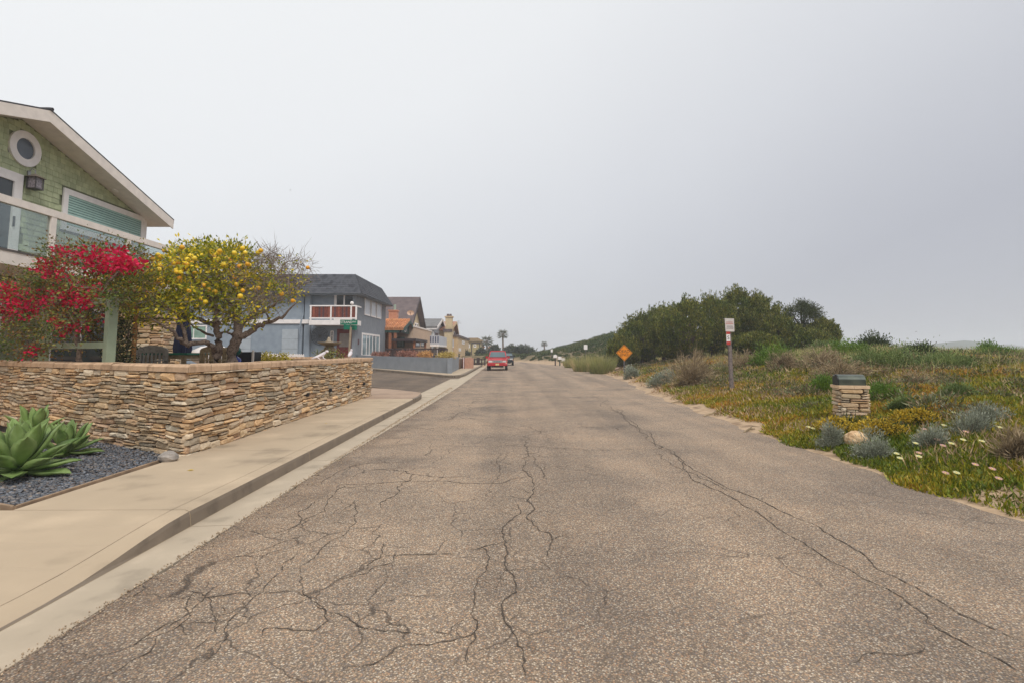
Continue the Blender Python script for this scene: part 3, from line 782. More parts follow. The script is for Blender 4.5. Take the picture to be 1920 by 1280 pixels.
# ================================================================== green shingled house
m_white = flat('white_paint', S(236, 230, 226, 1.0), v=.05, rough=.55)
m_cream = flat('cream_trim_paint', S(226, 216, 206, 1.0), v=.06, rough=.6)
m_glassd = flat('dark_window_glass', (.045, .055, .06), rough=.06, v=.3, scale=.8, spec=.6)
m_rail_glass = glass_mat('rail_glass', (.90, .96, .94), .06)
m_blind = flat('pale_green_blind', S(168, 200, 190, 1.0), v=.05, rough=.5)
m_asphs = pm('asphalt_shingle', [S(62, 62, 66), S(82, 82, 86), S(74, 72, 74)], scale=6, rough=.9, bump=.4, bscale=40)
m_steel = flat('grey_metal', S(150, 150, 150), rough=.35, metallic=.6)
m_dark = flat('dark_void', (.015, .015, .017), rough=.8)
def window(parent, F, u0, u1, z0, z1, fw, m_fr, m_pa, n=0.0, mull=(), proud=.05, label=None, hm=()):
    mb = MB()
    mb.fbox(F, u0, u0 + fw, n + .002, n + proud, z0, z1).fbox(F, u1 - fw, u1, n + .002, n + proud, z0, z1)
    mb.fbox(F, u0 + fw, u1 - fw, n + .002, n + proud, z0, z0 + fw).fbox(F, u0 + fw, u1 - fw, n + .002, n + proud, z1 - fw, z1)
    for q in mull: mb.fbox(F, q - fw * .3, q + fw * .3, n + .003, n + proud - .004, z0 + fw, z1 - fw)
    for q in hm: mb.fbox(F, u0 + fw, u1 - fw, n + .0035, n + proud - .008, q - fw * .3, q + fw * .3)
    w = obj('window', mb, m_fr, parent)
    if label: w['label'] = label
    obj('pane', MB().fbox(F, u0 + fw, u1 - fw, n + .004, n + .018, z0 + fw, z1 - fw), m_pa, w)
    return w
XF = -14.5; XR_ = -12.6; RY, RZ, SLOPE = 15.57, 8.88, .30
gh = thing('green_house', 'green shingled house with white trim, round gable window and glass railed deck', 'house', (-18, RY, 0))
FG = Fr((XF, 0, 0), (0, 1, 0), (1, 0, 0))
m_green_wall = flat('green_wall_paint', S(132, 138, 104, .75), v=.1)
m_shing = pm('green_shingle', [S(166, 174, 136, 1.0), S(184, 190, 152, 1.0)], scale=5, detail=5, rough=.8, rnd='obj', rval=.13, bump=.2, bscale=30)
m_shing_s = pm('green_shingle_small', [S(166, 174, 136, 1.0), S(184, 190, 152, 1.0)], scale=5, detail=5, rough=.8, rnd='isl', rval=.13, bump=.2, bscale=30)
WY0, WY1 = 10.1, 21.2
rl = lambda y: RZ - .28 - SLOPE * abs(y - RY)
obj('wall', MB().prism(FG, [(WY0, .5), (WY1, .5), (WY1, rl(WY1)), (RY, rl(RY)), (WY0, rl(WY0))], -9.5, -.02), m_green_wall, gh)
holes = [(17.12, 21.1, 5.58, 7.02), (11.8, 15.72, 4.1, 6.92)]
sh = []
z = 4.15; row = 0
while z < 8.7:
    hgt = .172; y = WY0 - random.uniform(0, .2)
    while y < WY1 - .14:
        w = random.uniform(.13, .31); a, b = max(y, WY0), min(y + w, WY1 - .13); y += w
        if b - a < .05: continue
        mid = (a + b) / 2
        if any(h0 - .02 < mid < h1 + .02 and z + hgt * .8 > h2 and z < h3 - .02 for h0, h1, h2, h3 in holes): continue
        if math.hypot(mid - 15.68, z + .09 - 7.72) < .50: continue
        top = min(z + hgt * 1.08, rl(a) - .02, rl(b) - .02)
        if top - z < .03: continue
        sh.append((a + .004, b - .004, z + random.uniform(-.006, .006), top))
    z += hgt; row += 1
def shing_geo(mb, a, b, z0, z1):
    p = FG.p
    return mb.hexa([p(a, .022, z0), p(b, .022, z0), p(b, -.01, z0), p(a, -.01, z0), p(a, .006, z1), p(b, .006, z1), p(b, -.012, z1), p(a, -.012, z1)])
def sh_score(s):
    q = proj(FG.p(s[0], 0, s[2])); q2 = proj(FG.p(s[1], 0, s[3]))
    return abs((q2[0] - q[0]) * (q2[1] - q[1])) if q2[0] > 0 and not (60 < q[0] < 270 and q[1] > 485) else 0
sh.sort(key=lambda s: -sh_score(s)); rest = MB()
for i, s in enumerate(sh):
    if i < 298: obj('shingle', shing_geo(MB(), *s), m_shing, gh)
    else: shing_geo(rest, *s)
obj('shingle_siding', rest, m_shing_s, gh, kind='stuff')
obj('corner_trim', MB().fbox(FG, WY1 - .13, WY1 + .02, -.1, .035, .5, rl(WY1) - .0), m_white, gh)
# roof slabs, fascia boards, soffit
OV = .8
for sgn in (-1, 1):
    e = RY + sgn * 6.12
    zr, ze = RZ, RZ - SLOPE * 6.12
    r_ = MB()
    y0, y1 = (RY, e)
    r_.hexa([(-27, y0, zr - .26), (XF + OV - .03, y0, zr - .26), (XF + OV - .03, y1, ze - .26), (-27, y1, ze - .26), (-27, y0, zr + .02), (XF + OV + .02, y0, zr + .02), (XF + OV + .02, y1, ze + .02), (-27, y1, ze + .02)])
    rf_ = obj('roof', r_, m_asphs, gh)
    f_ = MB()
    f_.hexa([(XF + OV - .028, y0, zr - .37), (XF + OV + .012, y0, zr - .37), (XF + OV + .012, y1 - sgn * .02, ze - .37), (XF + OV - .028, y1 - sgn * .02, ze - .37),
             (XF + OV - .028, y0, zr + .0), (XF + OV + .012, y0, zr + .0), (XF + OV + .012, y1 - sgn * .02, ze + .0), (XF + OV - .028, y1 - sgn * .02, ze + .0)])
    obj('fascia', f_, m_cream, gh)
    s_ = MB().hexa([(-26.9, y0, zr - .295), (XF + OV - .03, y0, zr - .295), (XF + OV - .03, y1 - sgn * .03, ze - .295), (-26.9, y1 - sgn * .03, ze - .295),
                    (-26.9, y0, zr - .263), (XF + OV - .03, y0, zr - .263), (XF + OV - .03, y1 - sgn * .03, ze - .263), (-26.9, y1 - sgn * .03, ze - .263)])
    obj('soffit', s_, m_cream, gh)
    if sgn > 0: obj('gutter', MB().box(-27, XF + OV - .05, e - .02, e + .09, ze - .14, ze - .02), m_asphs, gh)
obj('ridge_cap', MB().tube([(-27, RY, RZ + .03), (XF + OV - .02, RY, RZ + .03), (XF + OV + .06, RY, RZ + .02)], .055, 8), m_asphs, gh)
# round window
rw = MB()
for k in range(32):
    a0, a1 = k * math.pi / 16, (k + 1) * math.pi / 16
    q = lambda a, r, n: FG.p(15.68 + r * math.cos(a), n, 7.72 + r * math.sin(a))
    rw.add([q(a0, .31, .0), q(a0, .31, .07), q(a0, .53, .07), q(a0, .53, -.01), q(a1, .31, .0), q(a1, .31, .07), q(a1, .53, .07), q(a1, .53, -.01)], [(0, 4, 5, 1), (1, 5, 6, 2), (2, 6, 7, 3)])
w = obj('round_window', rw, m_white, gh)
obj('pane', MB().add([FG.p(15.68 + .315 * math.cos(k * math.pi / 16), .02, 7.72 + .315 * math.sin(k * math.pi / 16)) for k in range(32)], [tuple(range(32))]), flat('round_pane_glass', S(92, 100, 110), rough=.1, v=.1), w)
# strip window with horizontal blind
w = window(gh, FG, 17.16, 21.06, 5.62, 7.0, .19, m_white, flat('window_behind_blind', S(70, 92, 92), rough=.1, v=.1), proud=.06)
bl = MB()
for k in range(12):
    zz = 5.83 + k * .0825; bl.hexa([FG.p(17.36, .05, zz), FG.p(20.86, .05, zz), FG.p(20.86, .022, zz + .072), FG.p(17.36, .022, zz + .072), FG.p(17.36, .05, zz + .004), FG.p(20.86, .05, zz + .004), FG.p(20.86, .022, zz + .076), FG.p(17.36, .022, zz + .076)])
obj('blind', bl, m_blind, w, kind='stuff')
# sliding glass door
w = window(gh, FG, 11.9, 15.68, 4.24, 6.9, .27, m_white, m_glassd, proud=.07, mull=(13.8,)); w.name = 'glass_door'
obj('handle', MB().fbox(FG, 15.44, 15.48, .07, .11, 5.3, 5.6), m_dark, w)
# wall lantern
lt = MB().fbox(FG, 15.82, 15.92, .02, .06, 6.83, 7.1).tube([FG.p(15.87, .05, 7.08), FG.p(15.87, .12, 7.18), FG.p(15.88, .22, 7.12), FG.p(15.88, .22, 6.98)], .016, 6)
lo = obj('wall_lantern', lt, m_steel, gh)
c = FG.p(15.88, .24, 0)
obj('lantern_cap', MB().add([(c.x - .19, c.y - .19, 6.89), (c.x + .19, c.y - .19, 6.89), (c.x + .19, c.y + .19, 6.89), (c.x - .19, c.y + .19, 6.89), (c.x, c.y, 7.02)], [(3, 2, 1, 0), (0, 1, 4), (1, 2, 4), (2, 3, 4), (3, 0, 4)]), flat('lantern_cap_metal', S(120, 108, 98), rough=.5), lo)
mb = MB()
for dx in (-.13, .13):
    for dy in (-.13, .13): mb.box(c.x + dx - .012, c.x + dx + .012, c.y + dy - .012, c.y + dy + .012, 6.56, 6.89)
mb.box(c.x - .145, c.x + .145, c.y - .145, c.y + .145, 6.535, 6.56); obj('lantern_frame', mb, flat('lantern_frame_metal', S(70, 66, 66), rough=.5), lo)
obj('lantern_glass', MB().box(c.x - .115, c.x + .115, c.y - .115, c.y + .115, 6.562, 6.888), flat('lantern_glass', S(128, 120, 124), rough=.25, v=.4, scale=20), lo)
# eave floodlight
c = AX(219, 357, XF + .2)
fl = MB().ball((c.x, c.y, c.z), .15, 10, 6, (1, 1.5, .6)).cyl((c.x, c.y, c.z), (c.x, c.y, c.z + .26), .04)
obj('flood_light', fl, m_white, gh)
# deck
ZD = 4.23; YD0, YD1 = 7.1, 21.6
obj('deck_floor', MB().box(XF + .02, XR_ + .05, YD0, YD1, ZD - .05, ZD), flat('deck_board_grey', S(86, 80, 76), v=.2), gh)
obj('deck_fascia', MB().box(XF + .02, XR_ + .03, YD0, YD1, ZD - .38, ZD - .052), m_cream, gh)
obj('deck_rail', MB().box(XR_ - .075, XR_ + .065, YD0, YD1, ZD + 1.14, ZD + 1.33), m_cream, gh)
py_ = [7.2, 9.6, 12.1, 14.65, 17.6, 21.5]
for y in py_: obj('rail_post', MB().box(XR_ - .06, XR_ + .055, y - .085, y + .085, ZD + .001, ZD + 1.139), m_cream, gh)
for a, b in zip(py_, py_[1:]): obj('glass_panel', MB().box(XR_ - .006, XR_ + .006, a + .09, b - .09, ZD + .03, ZD + 1.138), m_rail_glass, gh)
for y in (9.0, 14.9, 20.8): obj('deck_post', MB().box(XR_ - .25, XR_ - .1, y - .1, y + .1, .5, ZD - .382), m_green_wall, gh)
window(gh, FG, 13.6, 15.4, 1.7, 3.1, .14, m_white, m_glassd, mull=(14.5,), n=-.02)
window(gh, FG, 17.0, 19.6, .9, 3.2, .14, m_white, m_glassd, mull=(18.3,), n=-.02)

# ================================================================== yard: raised ground, arbour, citrus tree, bougainvillea, furniture
YZ = .82
yard = [(inset(0, .33).x, inset(0, .33).y), (inset(1, .33).x, inset(1, .33).y), (inset(2, .33).x, inset(2, .33).y), (inset(3, .33).x, inset(3, .33).y), (-30, 26), (-30, 9.5)]
obj('patio', MB().slab(yard, YZ, .0), flat('patio_paving', S(150, 132, 116), v=.2, scale=3), kind='structure')
m_gpost = flat('sage_green_post', S(134, 146, 124, .95), v=.08, rough=.6)
ar = thing('arbour', 'sage green timber arbour of square posts and crossbars under the bougainvillea', 'arbour', (-7.6, 10, YZ))
A1 = AY(206, 640, 9.95); A2 = AY(40, 640, 12.3)
dA = (A2 - A1); dA.z = 0; dA.normalize(); nA = V3((-dA.y, dA.x, 0))
for P in (A1, A2):
    for k in (0,):
        q = V3((P.x, P.y, 0)); F_ = Fr(q, dA, nA)
        obj('post', MB().fbox(F_, -.075, .075, -.075, .075, YZ, 2.56), m_gpost, ar)
F_ = Fr((A1.x, A1.y, 0), dA, nA); LA = (V3((A2.x, A2.y, 0)) - V3((A1.x, A1.y, 0))).length
obj('crossbar', MB().fbox(F_, .076, LA - .076, -.04, .04, 1.72, 1.84), m_gpost, ar)
obj('crossbar', MB().fbox(F_, -.1, LA + .1, -.06, .06, 2.561, 2.66), m_gpost, ar)

def colonize(nodes, targets, jit=.12, maxseg=.35):
    """grow branches from skeleton nodes [(pos, radius)] to each target; returns list of polylines with radii"""
    pts = [n[0].copy() for n in nodes]; rad = [n[1] for n in nodes]; out = []
    arr = np.array([tuple(p) for p in pts])
    d0 = [(float(np.min(np.linalg.norm(arr - np.array(t), axis=1))), t) for t in targets]
    d0.sort(key=lambda q: q[0])
    for _, t in d0:
        tt = np.array(t); i = int(np.argmin(np.linalg.norm(arr - tt, axis=1)))
        a = pts[i]; L = (V3(t) - a).length; k = max(2, int(L / maxseg) + 1); r0 = min(rad[i] * .8, .035); r1 = max(.005, r0 * .45); line = [(a, r0)]
        for s in range(1, k + 1):
            f = s / k; p = a.lerp(V3(t), f) + V3((random.gauss(0, jit), random.gauss(0, jit), random.gauss(0, jit))) * L * (.35 if s < k else 0)
            r = r0 + (r1 - r0) * f; line.append((p, r)); pts.append(p); rad.append(r)
        arr = np.concatenate([arr, np.array([tuple(p) for p, _ in line[1:]])]); out.append(line)
    return out
def twigs(centers, per, L, Wd, updir=.3, spread=1.0):
    P = np.repeat(np.array([tuple(c) for c in centers]), per, 0); n = len(P)
    D = rng.normal(size=(n, 3)) * spread + np.array([0, 0, updir])
    P = P + rng.normal(size=(n, 3)) * .08
    return P, D
# citrus tree
TX, TY = -6.1, 12.0
def tp(px, py, Y): return AY(px, py, Y)
ct = thing('citrus_tree', 'spreading old citrus tree with yellow orange fruit and many bare grey twigs', 'tree', (-6.1, 12, YZ))
m_bark = pm('grey_bark', [S(92, 78, 68), S(128, 112, 100), S(74, 62, 54)], scale=18, rough=.9, bump=.6, bscale=40)
limbs = [
 ([(436, 700, 11.9), (434, 660, 11.9), (443, 635, 11.9), (448, 610, 12.0)], [.16, .14, .125, .11]),
 ([(408, 704, 11.8), (406, 668, 11.8), (411, 650, 11.75), (410, 632, 11.7), (404, 612, 11.7), (408, 590, 11.6)], [.12, .105, .09, .085, .075, .06]),
 ([(403, 662, 11.8), (398, 648, 11.6), (384, 641, 11.4), (368, 643, 11.3), (352, 649, 11.1), (340, 638, 11.0), (328, 624, 10.9), (306, 611, 10.8)], [.07, .065, .06, .058, .055, .05, .04, .025]),
 ([(352, 649, 11.1), (346, 625, 11.1), (338, 600, 11.2), (325, 575, 11.3)], [.05, .045, .035, .02]),
 ([(443, 640, 11.9), (462, 626, 12.0), (480, 612, 12.1), (505, 604, 12.2), (528, 597, 12.3), (556, 568, 12.4)], [.09, .08, .07, .055, .04, .014]),
 ([(448, 610, 12.0), (470, 595, 12.2), (492, 585, 12.4), (515, 570, 12.6), (530, 555, 12.7)], [.085, .07, .055, .04, .02]),
 ([(448, 612, 12.0), (440, 585, 12.1), (446, 555, 12.3), (455, 525, 12.4)], [.08, .065, .045, .02]),
 ([(408, 590, 11.6), (395, 560, 11.5), (370, 535, 11.4), (350, 505, 11.3)], [.06, .05, .035, .015]),
 ([(440, 585, 12.1), (420, 555, 12.2), (410, 520, 12.2), (405, 485, 12.3)], [.055, .045, .03, .012]),
 ([(404, 612, 11.7), (375, 598, 11.9), (345, 590, 12.2), (300, 575, 12.4), (265, 560, 12.4)], [.06, .05, .04, .03, .012]),
 ([(470, 595, 12.2), (495, 560, 12.3), (520, 520, 12.5), (540, 490, 12.6)], [.055, .045, .03, .012]),
 ([(400, 630, 11.75), (380, 622, 11.9), (362, 612, 12.0), (350, 600, 12.0)], [.035, .03, .02, .012]),
 ([(445, 628, 11.9), (425, 622, 11.8), (415, 626, 11.75)], [.03, .028, .03]),
]
nodes = []; trunk = MB(); brn = MB()
for k, (pp, rr) in enumerate(limbs):
    P = [tp(*q) for q in pp]
    if P[0].z < 1.3: P[0].z = YZ - .05
    Q, R2 = [], []
    for a, b, r0, r1 in zip(P, P[1:], rr, rr[1:]):
        for s in range(4):
            f = s / 4; w = V3((random.gauss(0, .018), random.gauss(0, .018), random.gauss(0, .018))) * (0 if s == 0 else 1)
            Q.append(a.lerp(b, f) + w); R2.append((r0 + (r1 - r0) * f) * random.uniform(.78, .92))
    Q.append(P[-1]); R2.append(rr[-1])
    (trunk if k < 2 else brn).tube(Q, R2, 8 if k < 6 else 6)
    nodes += [(q, r) for q, r in zip(Q[4:], R2[4:]) if q.z > 1.9]
obj('trunk', trunk, m_bark, ct, smooth=True)
CC = tp(385, 545, 12.0)
def crown_ok(px, py):
    # outline of the crown as surveyed
    top = np.interp(px, [165, 190, 240, 290, 318, 345, 380, 430, 480, 520, 560, 590], [520, 510, 502, 492, 476, 456, 450, 462, 468, 472, 482, 500])
    bot = np.interp(px, [165, 200, 250, 300, 380, 440, 500, 545, 575, 590], [552, 575, 598, 600, 602, 600, 590, 560, 530, 515])
    return top + 6 < py < bot
targets, bare = [], []
while len(targets) < 330:
    px, py, Y = random.uniform(165, 590), random.uniform(446, 606), random.gauss(12.0, 1.0)
    if abs(Y - 12) < 1.9 and crown_ok(px, py):
        p = tp(px, py, Y); targets.append(tuple(p))
        if px > 470 + random.gauss(0, 35): bare.append(tuple(p))
lines = colonize(nodes, targets)
for ln in lines: brn.tube([p for p, _ in ln], [r for _, r in ln], 4, caps=False)
obj('branches', brn, m_bark, ct, smooth=True, kind='stuff')
bs = set(bare); leafy = [t for t in targets if t not in bs]
m_twig = flat('grey_twig', S(120, 106, 94), v=.35, rough=.9)
P, D = twigs(bare, 36, .3, .01, .25); tA = leaves(P, D, rng.uniform(.08, .5, len(P)) * rng.uniform(.6, 1.1, len(P)), .010)
P, D = twigs(leafy, 13, .3, .01, .1); tB = leaves(P, D, rng.uniform(.12, .38, len(P)), .009)
put('twigs', catmesh('twigs', [tA, tB]), m_twig, ct, kind='stuff')
def leafcloud(centers, per, rad, L, Wd, up=.2, flatz=.8):
    P = np.repeat(np.array(centers), per, 0); n = len(P)
    o = rng.normal(size=(n, 3)) * rad * np.array([1, 1, flatz]); P = P + o
    D = o * 1.0 + rng.normal(size=(n, 3)) * rad * .9 + np.array([0, 0, up * rad])
    return leaves(P, D, rng.uniform(L * .6, L * 1.2, n), rng.uniform(Wd * .7, Wd * 1.15, n))
m_citl = pm('citrus_leaf', [S(118, 128, 28, 1.0), S(216, 198, 38, 1.05), S(86, 106, 30, .95), S(170, 168, 36, 1.05), S(104, 118, 32, 1), S(236, 208, 44, 1.05)], scale=1.3, rough=.5, rnd='isl', patch=.9, rval=.25, transl=.3,
            lo=.38, hi=.62)
lf = [leafcloud([t for t in leafy if random.random() < (.85 if t[2] > 2.9 else .5)], 50, .14, .10, .05)]
lf.append(leafcloud([b for b in bare if random.random() < .25], 14, .12, .08, .036))
ylw = [tuple(tp(px, py, random.uniform(11.0, 12.0))) for px, py in ((190,512),(215,520),(225,530),(178,555),(200,545),(232,505),(275,530),(300,540),(330,515),(350,540),(372,560),(350,568),(395,570),(300,500),(262,510),(465,512),(470,520),(500,535),(520,540),(545,552),(410,545),(440,545),(320,560))]
lf.append(leafcloud(ylw, 90, .10, .085, .045))
# leafier top rim on the left two thirds
rim = []
for _ in range(70):
    px = random.uniform(215, 470); top = np.interp(px, [165, 190, 240, 290, 318, 345, 380, 430, 480], [522, 514, 506, 496, 480, 460, 454, 466, 470])
    rim.append(tuple(tp(px, top + random.uniform(0, 26), random.gauss(12, .6))))
lf.append(leafcloud(rim, 34, .11, .095, .044, up=1.2))
put('foliage', catmesh('foliage', lf), m_citl, ct)
m_fruit = pm('citrus_fruit', [S(232, 170, 30, .85), S(236, 190, 40, .85)], scale=3, rough=.45, rnd='obj', rval=.08, rcols=[S(240, 206, 50, .9), S(238, 190, 34, .9), S(230, 156, 28, .9), S(242, 212, 70, .9), S(240, 208, 44, .9)], mixr=.9, bump=.15, bscale=120)
frm = mk('fruit', *(lambda b: (b.v, b.f))(MB().ball((0, 0, 0), 1, 10, 7, (1, 1, .95))), True)
spots = [(297,487),(308,470),(343,490),(358,480),(318,478),(352,487),(420,496),(417,497),(436,504),(410,474),(400,478),(489,470),(460,474),(365,512),(338,511),(337,522),(411,538),(468,497),(508,532),(577,502),(549,564),(528,551),(197,540),(186,518),(217,523),(226,532),(292,514),(303,522),(276,497),(316,527),(288,499),(330,507),(346,470),(484,474),(391,543),(372,526),(404,483),(432,487),(260,541),(172,552),(300,498),(325,494),(440,520),(455,545),(478,540),(355,545),(378,560)]
spots += [(px + random.uniform(-16, 16), py + random.uniform(-14, 14)) for px, py in spots if px < 480]
for k, (px, py) in enumerate(spots):
    o = put('fruit', frm, m_fruit, ct); p = tp(px, py, random.uniform(10.5, 11.6)); s = random.uniform(.042, .056)
    o.matrix_basis = Matrix.Translation(p) @ Matrix.Diagonal((s, s, s, 1))

# bougainvillea
bo = thing('bougainvillea', 'sprawling bougainvillea covered in magenta red bracts over the green arbour', 'shrub', (-7.7, 9.9, YZ))
def bp(px, py, Y): return AY(px, py, Y + max(0, (206 - px)) / 206 * 2.1)
nodes = []; bb = MB()
for pp, rr in (([(150, 690, 10.1), (152, 650, 10.1), (140, 610, 10.0), (120, 570, 10.0), (100, 530, 10.0)], [.06, .05, .045, .035, .02]),
               ([(140, 610, 10.0), (175, 570, 10.0), (205, 530, 9.9), (230, 500, 9.9)], [.045, .035, .025, .015]),
               ([(120, 570, 10.0), (70, 560, 10.0), (30, 555, 10.0), (0, 550, 10.1)], [.04, .03, .025, .015]),
               ([(90, 690, 10.1), (60, 660, 10.1), (40, 620, 10.0)], [.04, .03, .02])):
    P = [bp(*q) for q in pp]
    if P[0].z < 1.5: P[0].z = YZ
    Q, R2 = [], []
    for a, b, r0, r1 in zip(P, P[1:], rr, rr[1:]):
        for s in range(4): Q.append(a.lerp(b, s / 4) + V3((random.gauss(0, .02),) * 3)); R2.append(r0 + (r1 - r0) * s / 4)
    bb.tube(Q + [P[-1]], R2 + [rr[-1]], 6); nodes += list(zip(Q, R2))
obj('stem', bb, m_bark, bo, smooth=True)
pink = [(12,545,22),(30,560,26),(48,545,20),(55,575,24),(22,585,20),(15,580,14),(85,502,22),(100,495,16),(92,515,14),(118,470,14),(130,478,14),(112,475,10),(150,470,12),(165,490,24),(190,500,24),(210,490,22),(225,478,18),(230,495,20),(175,478,16),(200,470,16),(245,495,14),(262,495,12),(255,505,10),(120,515,14),(108,550,16),(95,560,14),(122,555,14),(135,565,18),(150,570,16),(160,560,14),(170,565,14),(105,605,12),(130,618,18),(150,612,14),(112,608,10),(195,600,12),(185,595,10),(20,600,14),(160,535,14),(140,545,12),(62,560,16),(75,550,14),(52,665,8),(60,655,10),(88,570,14),(5,560,14),(180,545,14),(60,590,12)]
P, Dd, = [], []
for px, py, rp in pink:
    n = int(rp * rp * .21); c = np.array(tuple(bp(px, py, random.uniform(9.45, 10.0)))); s = rp * .0105 * (.46 if px < 228 else .34)
    o = rng.normal(size=(n, 3)) * s * np.array([1, 1, .8]); P.append(c + o + (np.array([-.05, .25, 0]) if 182 < px < 222 else 0)); Dd.append(o + rng.normal(size=(n, 3)) * s)
P = np.concatenate(P); Dd = np.concatenate(Dd)
m_bract = pm('magenta_bract', [S(186, 8, 50, 1.05), S(214, 14, 82, 1.08), S(160, 20, 36, 1.0)], scale=2.5, rough=.6, rnd='isl', patch=.8, rval=.3, transl=.35)
put('bracts', catmesh('bracts', [leaves(P, Dd, rng.uniform(.055, .09, len(P)), rng.uniform(.05, .075, len(P)))]), m_bract, bo)
bt = []
while len(bt) < 240:
    px, py = random.uniform(-40, 280), random.uniform(462, 680)
    top = np.interp(px, [-40, 0, 60, 100, 140, 200, 280], [540, 528, 512, 462, 460, 458, 480]); bot = np.interp(px, [-40, 0, 40, 100, 200, 240, 280], [640, 640, 668, 660, 640, 560, 530])
    if top < py < bot: bt.append(tuple(bp(px, py, (random.gauss(10.0, .42) if px < 165 else 10.15 + abs(random.gauss(0, .3))) + (.45 if px > 165 and py > 545 else 0))))
bt += [tuple(bp(px, py, random.uniform(9.55, 9.75))) for px, py in ((196,560),(206,552),(216,562),(200,575),(212,545),(190,548),(222,548),(206,568))]
bln = colonize(nodes, bt); mb = MB()
for ln in bln: mb.tube([p for p, _ in ln], [min(r, .012) for _, r in ln], 4, caps=False)
obj('branches', mb, m_bark, bo, kind='stuff')
m_boul = pm('bougainvillea_leaf', [S(72, 96, 34, 1.0), S(116, 120, 44, 1.0), S(140, 92, 44, .95)], scale=2, rough=.55, rnd='isl', patch=.9, rval=.3, transl=.2)
P, D = twigs(bt, 7, .3, .01, .2)
put('foliage', catmesh('foliage', [leafcloud(bt, 56, .15, .065, .036)]), m_boul, bo)
put('twigs', catmesh('twigs', [leaves(P, D, rng.uniform(.1, .4, len(P)), .009)]), m_twig, bo, kind='stuff')

# stone outdoor fireplace behind the tree
fpC = AX(250, 640, -9.6); fp = thing('stone_fireplace', 'tan stacked stone outdoor fireplace half hidden behind the citrus branches', 'fireplace', (fpC.x, fpC.y, YZ))
fy = 15.4; a, b = AY(196, 640, fy), AY(306, 640, fy); O = V3((a.x, fy, 0)); u = V3((1, 0, 0)); Lf = b.x - a.x
obj('core', MB().box(a.x + .03, b.x - .03, fy + .04, fy + .9, YZ, 2.62), m_mortar, fp)
cells = [c for c in face_cells(Lf, YZ, 2.6, 77, .2, .6, .07, .14) if not (.75 < (c[0] + c[1]) / 2 < 1.35 and c[2] < 1.75)]
lay([(O, u, V3((0, -1, 0)), cells), (V3((b.x, fy, 0)), V3((0, 1, 0)), V3((1, 0, 0)), face_cells(.9, YZ, 2.6, 78, .2, .5, .07, .14))], fp, 110, m_stone, m_stone_s, 9)
obj('mantel', MB().box(a.x - .08, b.x + .08, fy - .12, fy + .95, 2.621, 2.74), m_cap, fp)
obj('firebox', MB().box(a.x + .75, a.x + 1.35, fy - .01, fy + .035, YZ, 1.75), m_dark, fp)
m_wood = flat('weathered_teak', S(170, 150, 120), v=.25, scale=14, rough=.8)
m_wood2 = flat('orange_wood_pole', S(150, 106, 58), v=.2, scale=10)
p0, p1 = AY(249, 690, 10.9), AY(256, 575, 10.9)
tag(obj('wooden_pole', MB().tube([(p0.x, p0.y, YZ), p1], [.045, .04], 8), m_wood2), 'slim leaning orange brown wooden pole right of the arbour', 'pole')
# shrub with variegated leaves between arbour and pole
pc = [tuple(AY(random.uniform(208, 246), random.uniform(600, 684), 11.0 + random.gauss(0, .25))) for _ in range(46)]
hb = thing('hedge_shrub', 'dark leafy shrub flecked with cream between the arbour post and wooden pole', 'shrub', pc[0][:2] + (YZ,))
put('foliage', catmesh('foliage', [leafcloud(pc, 46, .09, .06, .036)]), pm('variegated_leaf', [S(34, 48, 28, .8), S(70, 80, 44, .8)], scale=3, rough=.55, rnd='isl', rval=.3, rcols=[S(30, 44, 26), S(46, 62, 34), S(60, 74, 36), S(34, 50, 30), S(190, 180, 120), S(40, 56, 30)], mixr=.8, transl=.15), hb)
mb = MB()
for q in pc[::6]: mb.tube([(q[0], q[1], YZ), q], [.015, .008], 4)
obj('stem', mb, m_bark, hb)
# table, chairs
ty = 13.2
tb = thing('patio_table', 'long outdoor table with a green top under the citrus tree', 'table', (*AY(330, 665, ty).xy, YZ))
a, b = AY(288, 661, ty), AY(373, 661, ty)
obj('table_top', MB().box(a.x, b.x, ty - .5, ty + .5, a.z - .05, a.z), flat('green_table_cover', S(42, 122, 98, .9), v=.08), tb)
obj('table_apron', MB().box(a.x + .06, b.x - .06, ty - .44, ty + .44, a.z - .14, a.z - .051), m_wood, tb)
for x in (a.x + .12, b.x - .12):
    for y in (ty - .38, ty + .38): obj('leg', MB().box(x - .035, x + .035, y - .035, y + .035, YZ, a.z - .141), m_wood, tb)
def chair(lab, px, Y, rot, m, zt):
    c0 = AY(px, 660, Y); c = V3((c0.x, Y, YZ)); u = V3((math.cos(rot), math.sin(rot), 0)); F = Fr(c, u, V3((u.y, -u.x, 0)))
    t = thing('garden_chair', lab, 'chair', tuple(c), 'chairs round the patio table'); w = .31; h = zt - YZ
    obj('seat', MB().fbox(F, -w, w, -.28, .28, .42, .46), m, t)
    for s in (-1, 1):
        obj('leg', MB().fbox(F, s * w - .025, s * w + .025, .22, .28, 0, .42), m, t); obj('rear_leg', MB().fbox(F, s * w - .03, s * w + .03, -.30, -.25, 0, h - .1), m, t)
        obj('armrest', MB().fbox(F, s * (w + .02) - .03, s * (w + .02) + .03, -.25, .3, .64, .67), m, t)
    mb = MB(); k = 8
    pts = [(-w - .03, h - .16), (-w - .03, h - .1)] + [(-w + 2 * w * i / k, h - .06 + .07 * math.sin(math.pi * i / k)) for i in range(k + 1)] + [(w + .03, h - .1), (w + .03, h - .16)]
    mb.prism(F, pts, -.30, -.255); obj('top_rail', mb, m, t)
    for i in range(7):
        x = -w + .06 + (2 * w - .12) * i / 6; obj('slat', MB().fbox(F, x - .022, x + .022, -.292, -.262, .461, h - .161), m, t)
m_teak_g = flat('grey_teak', S(150, 146, 140), v=.2, scale=14, rough=.8)
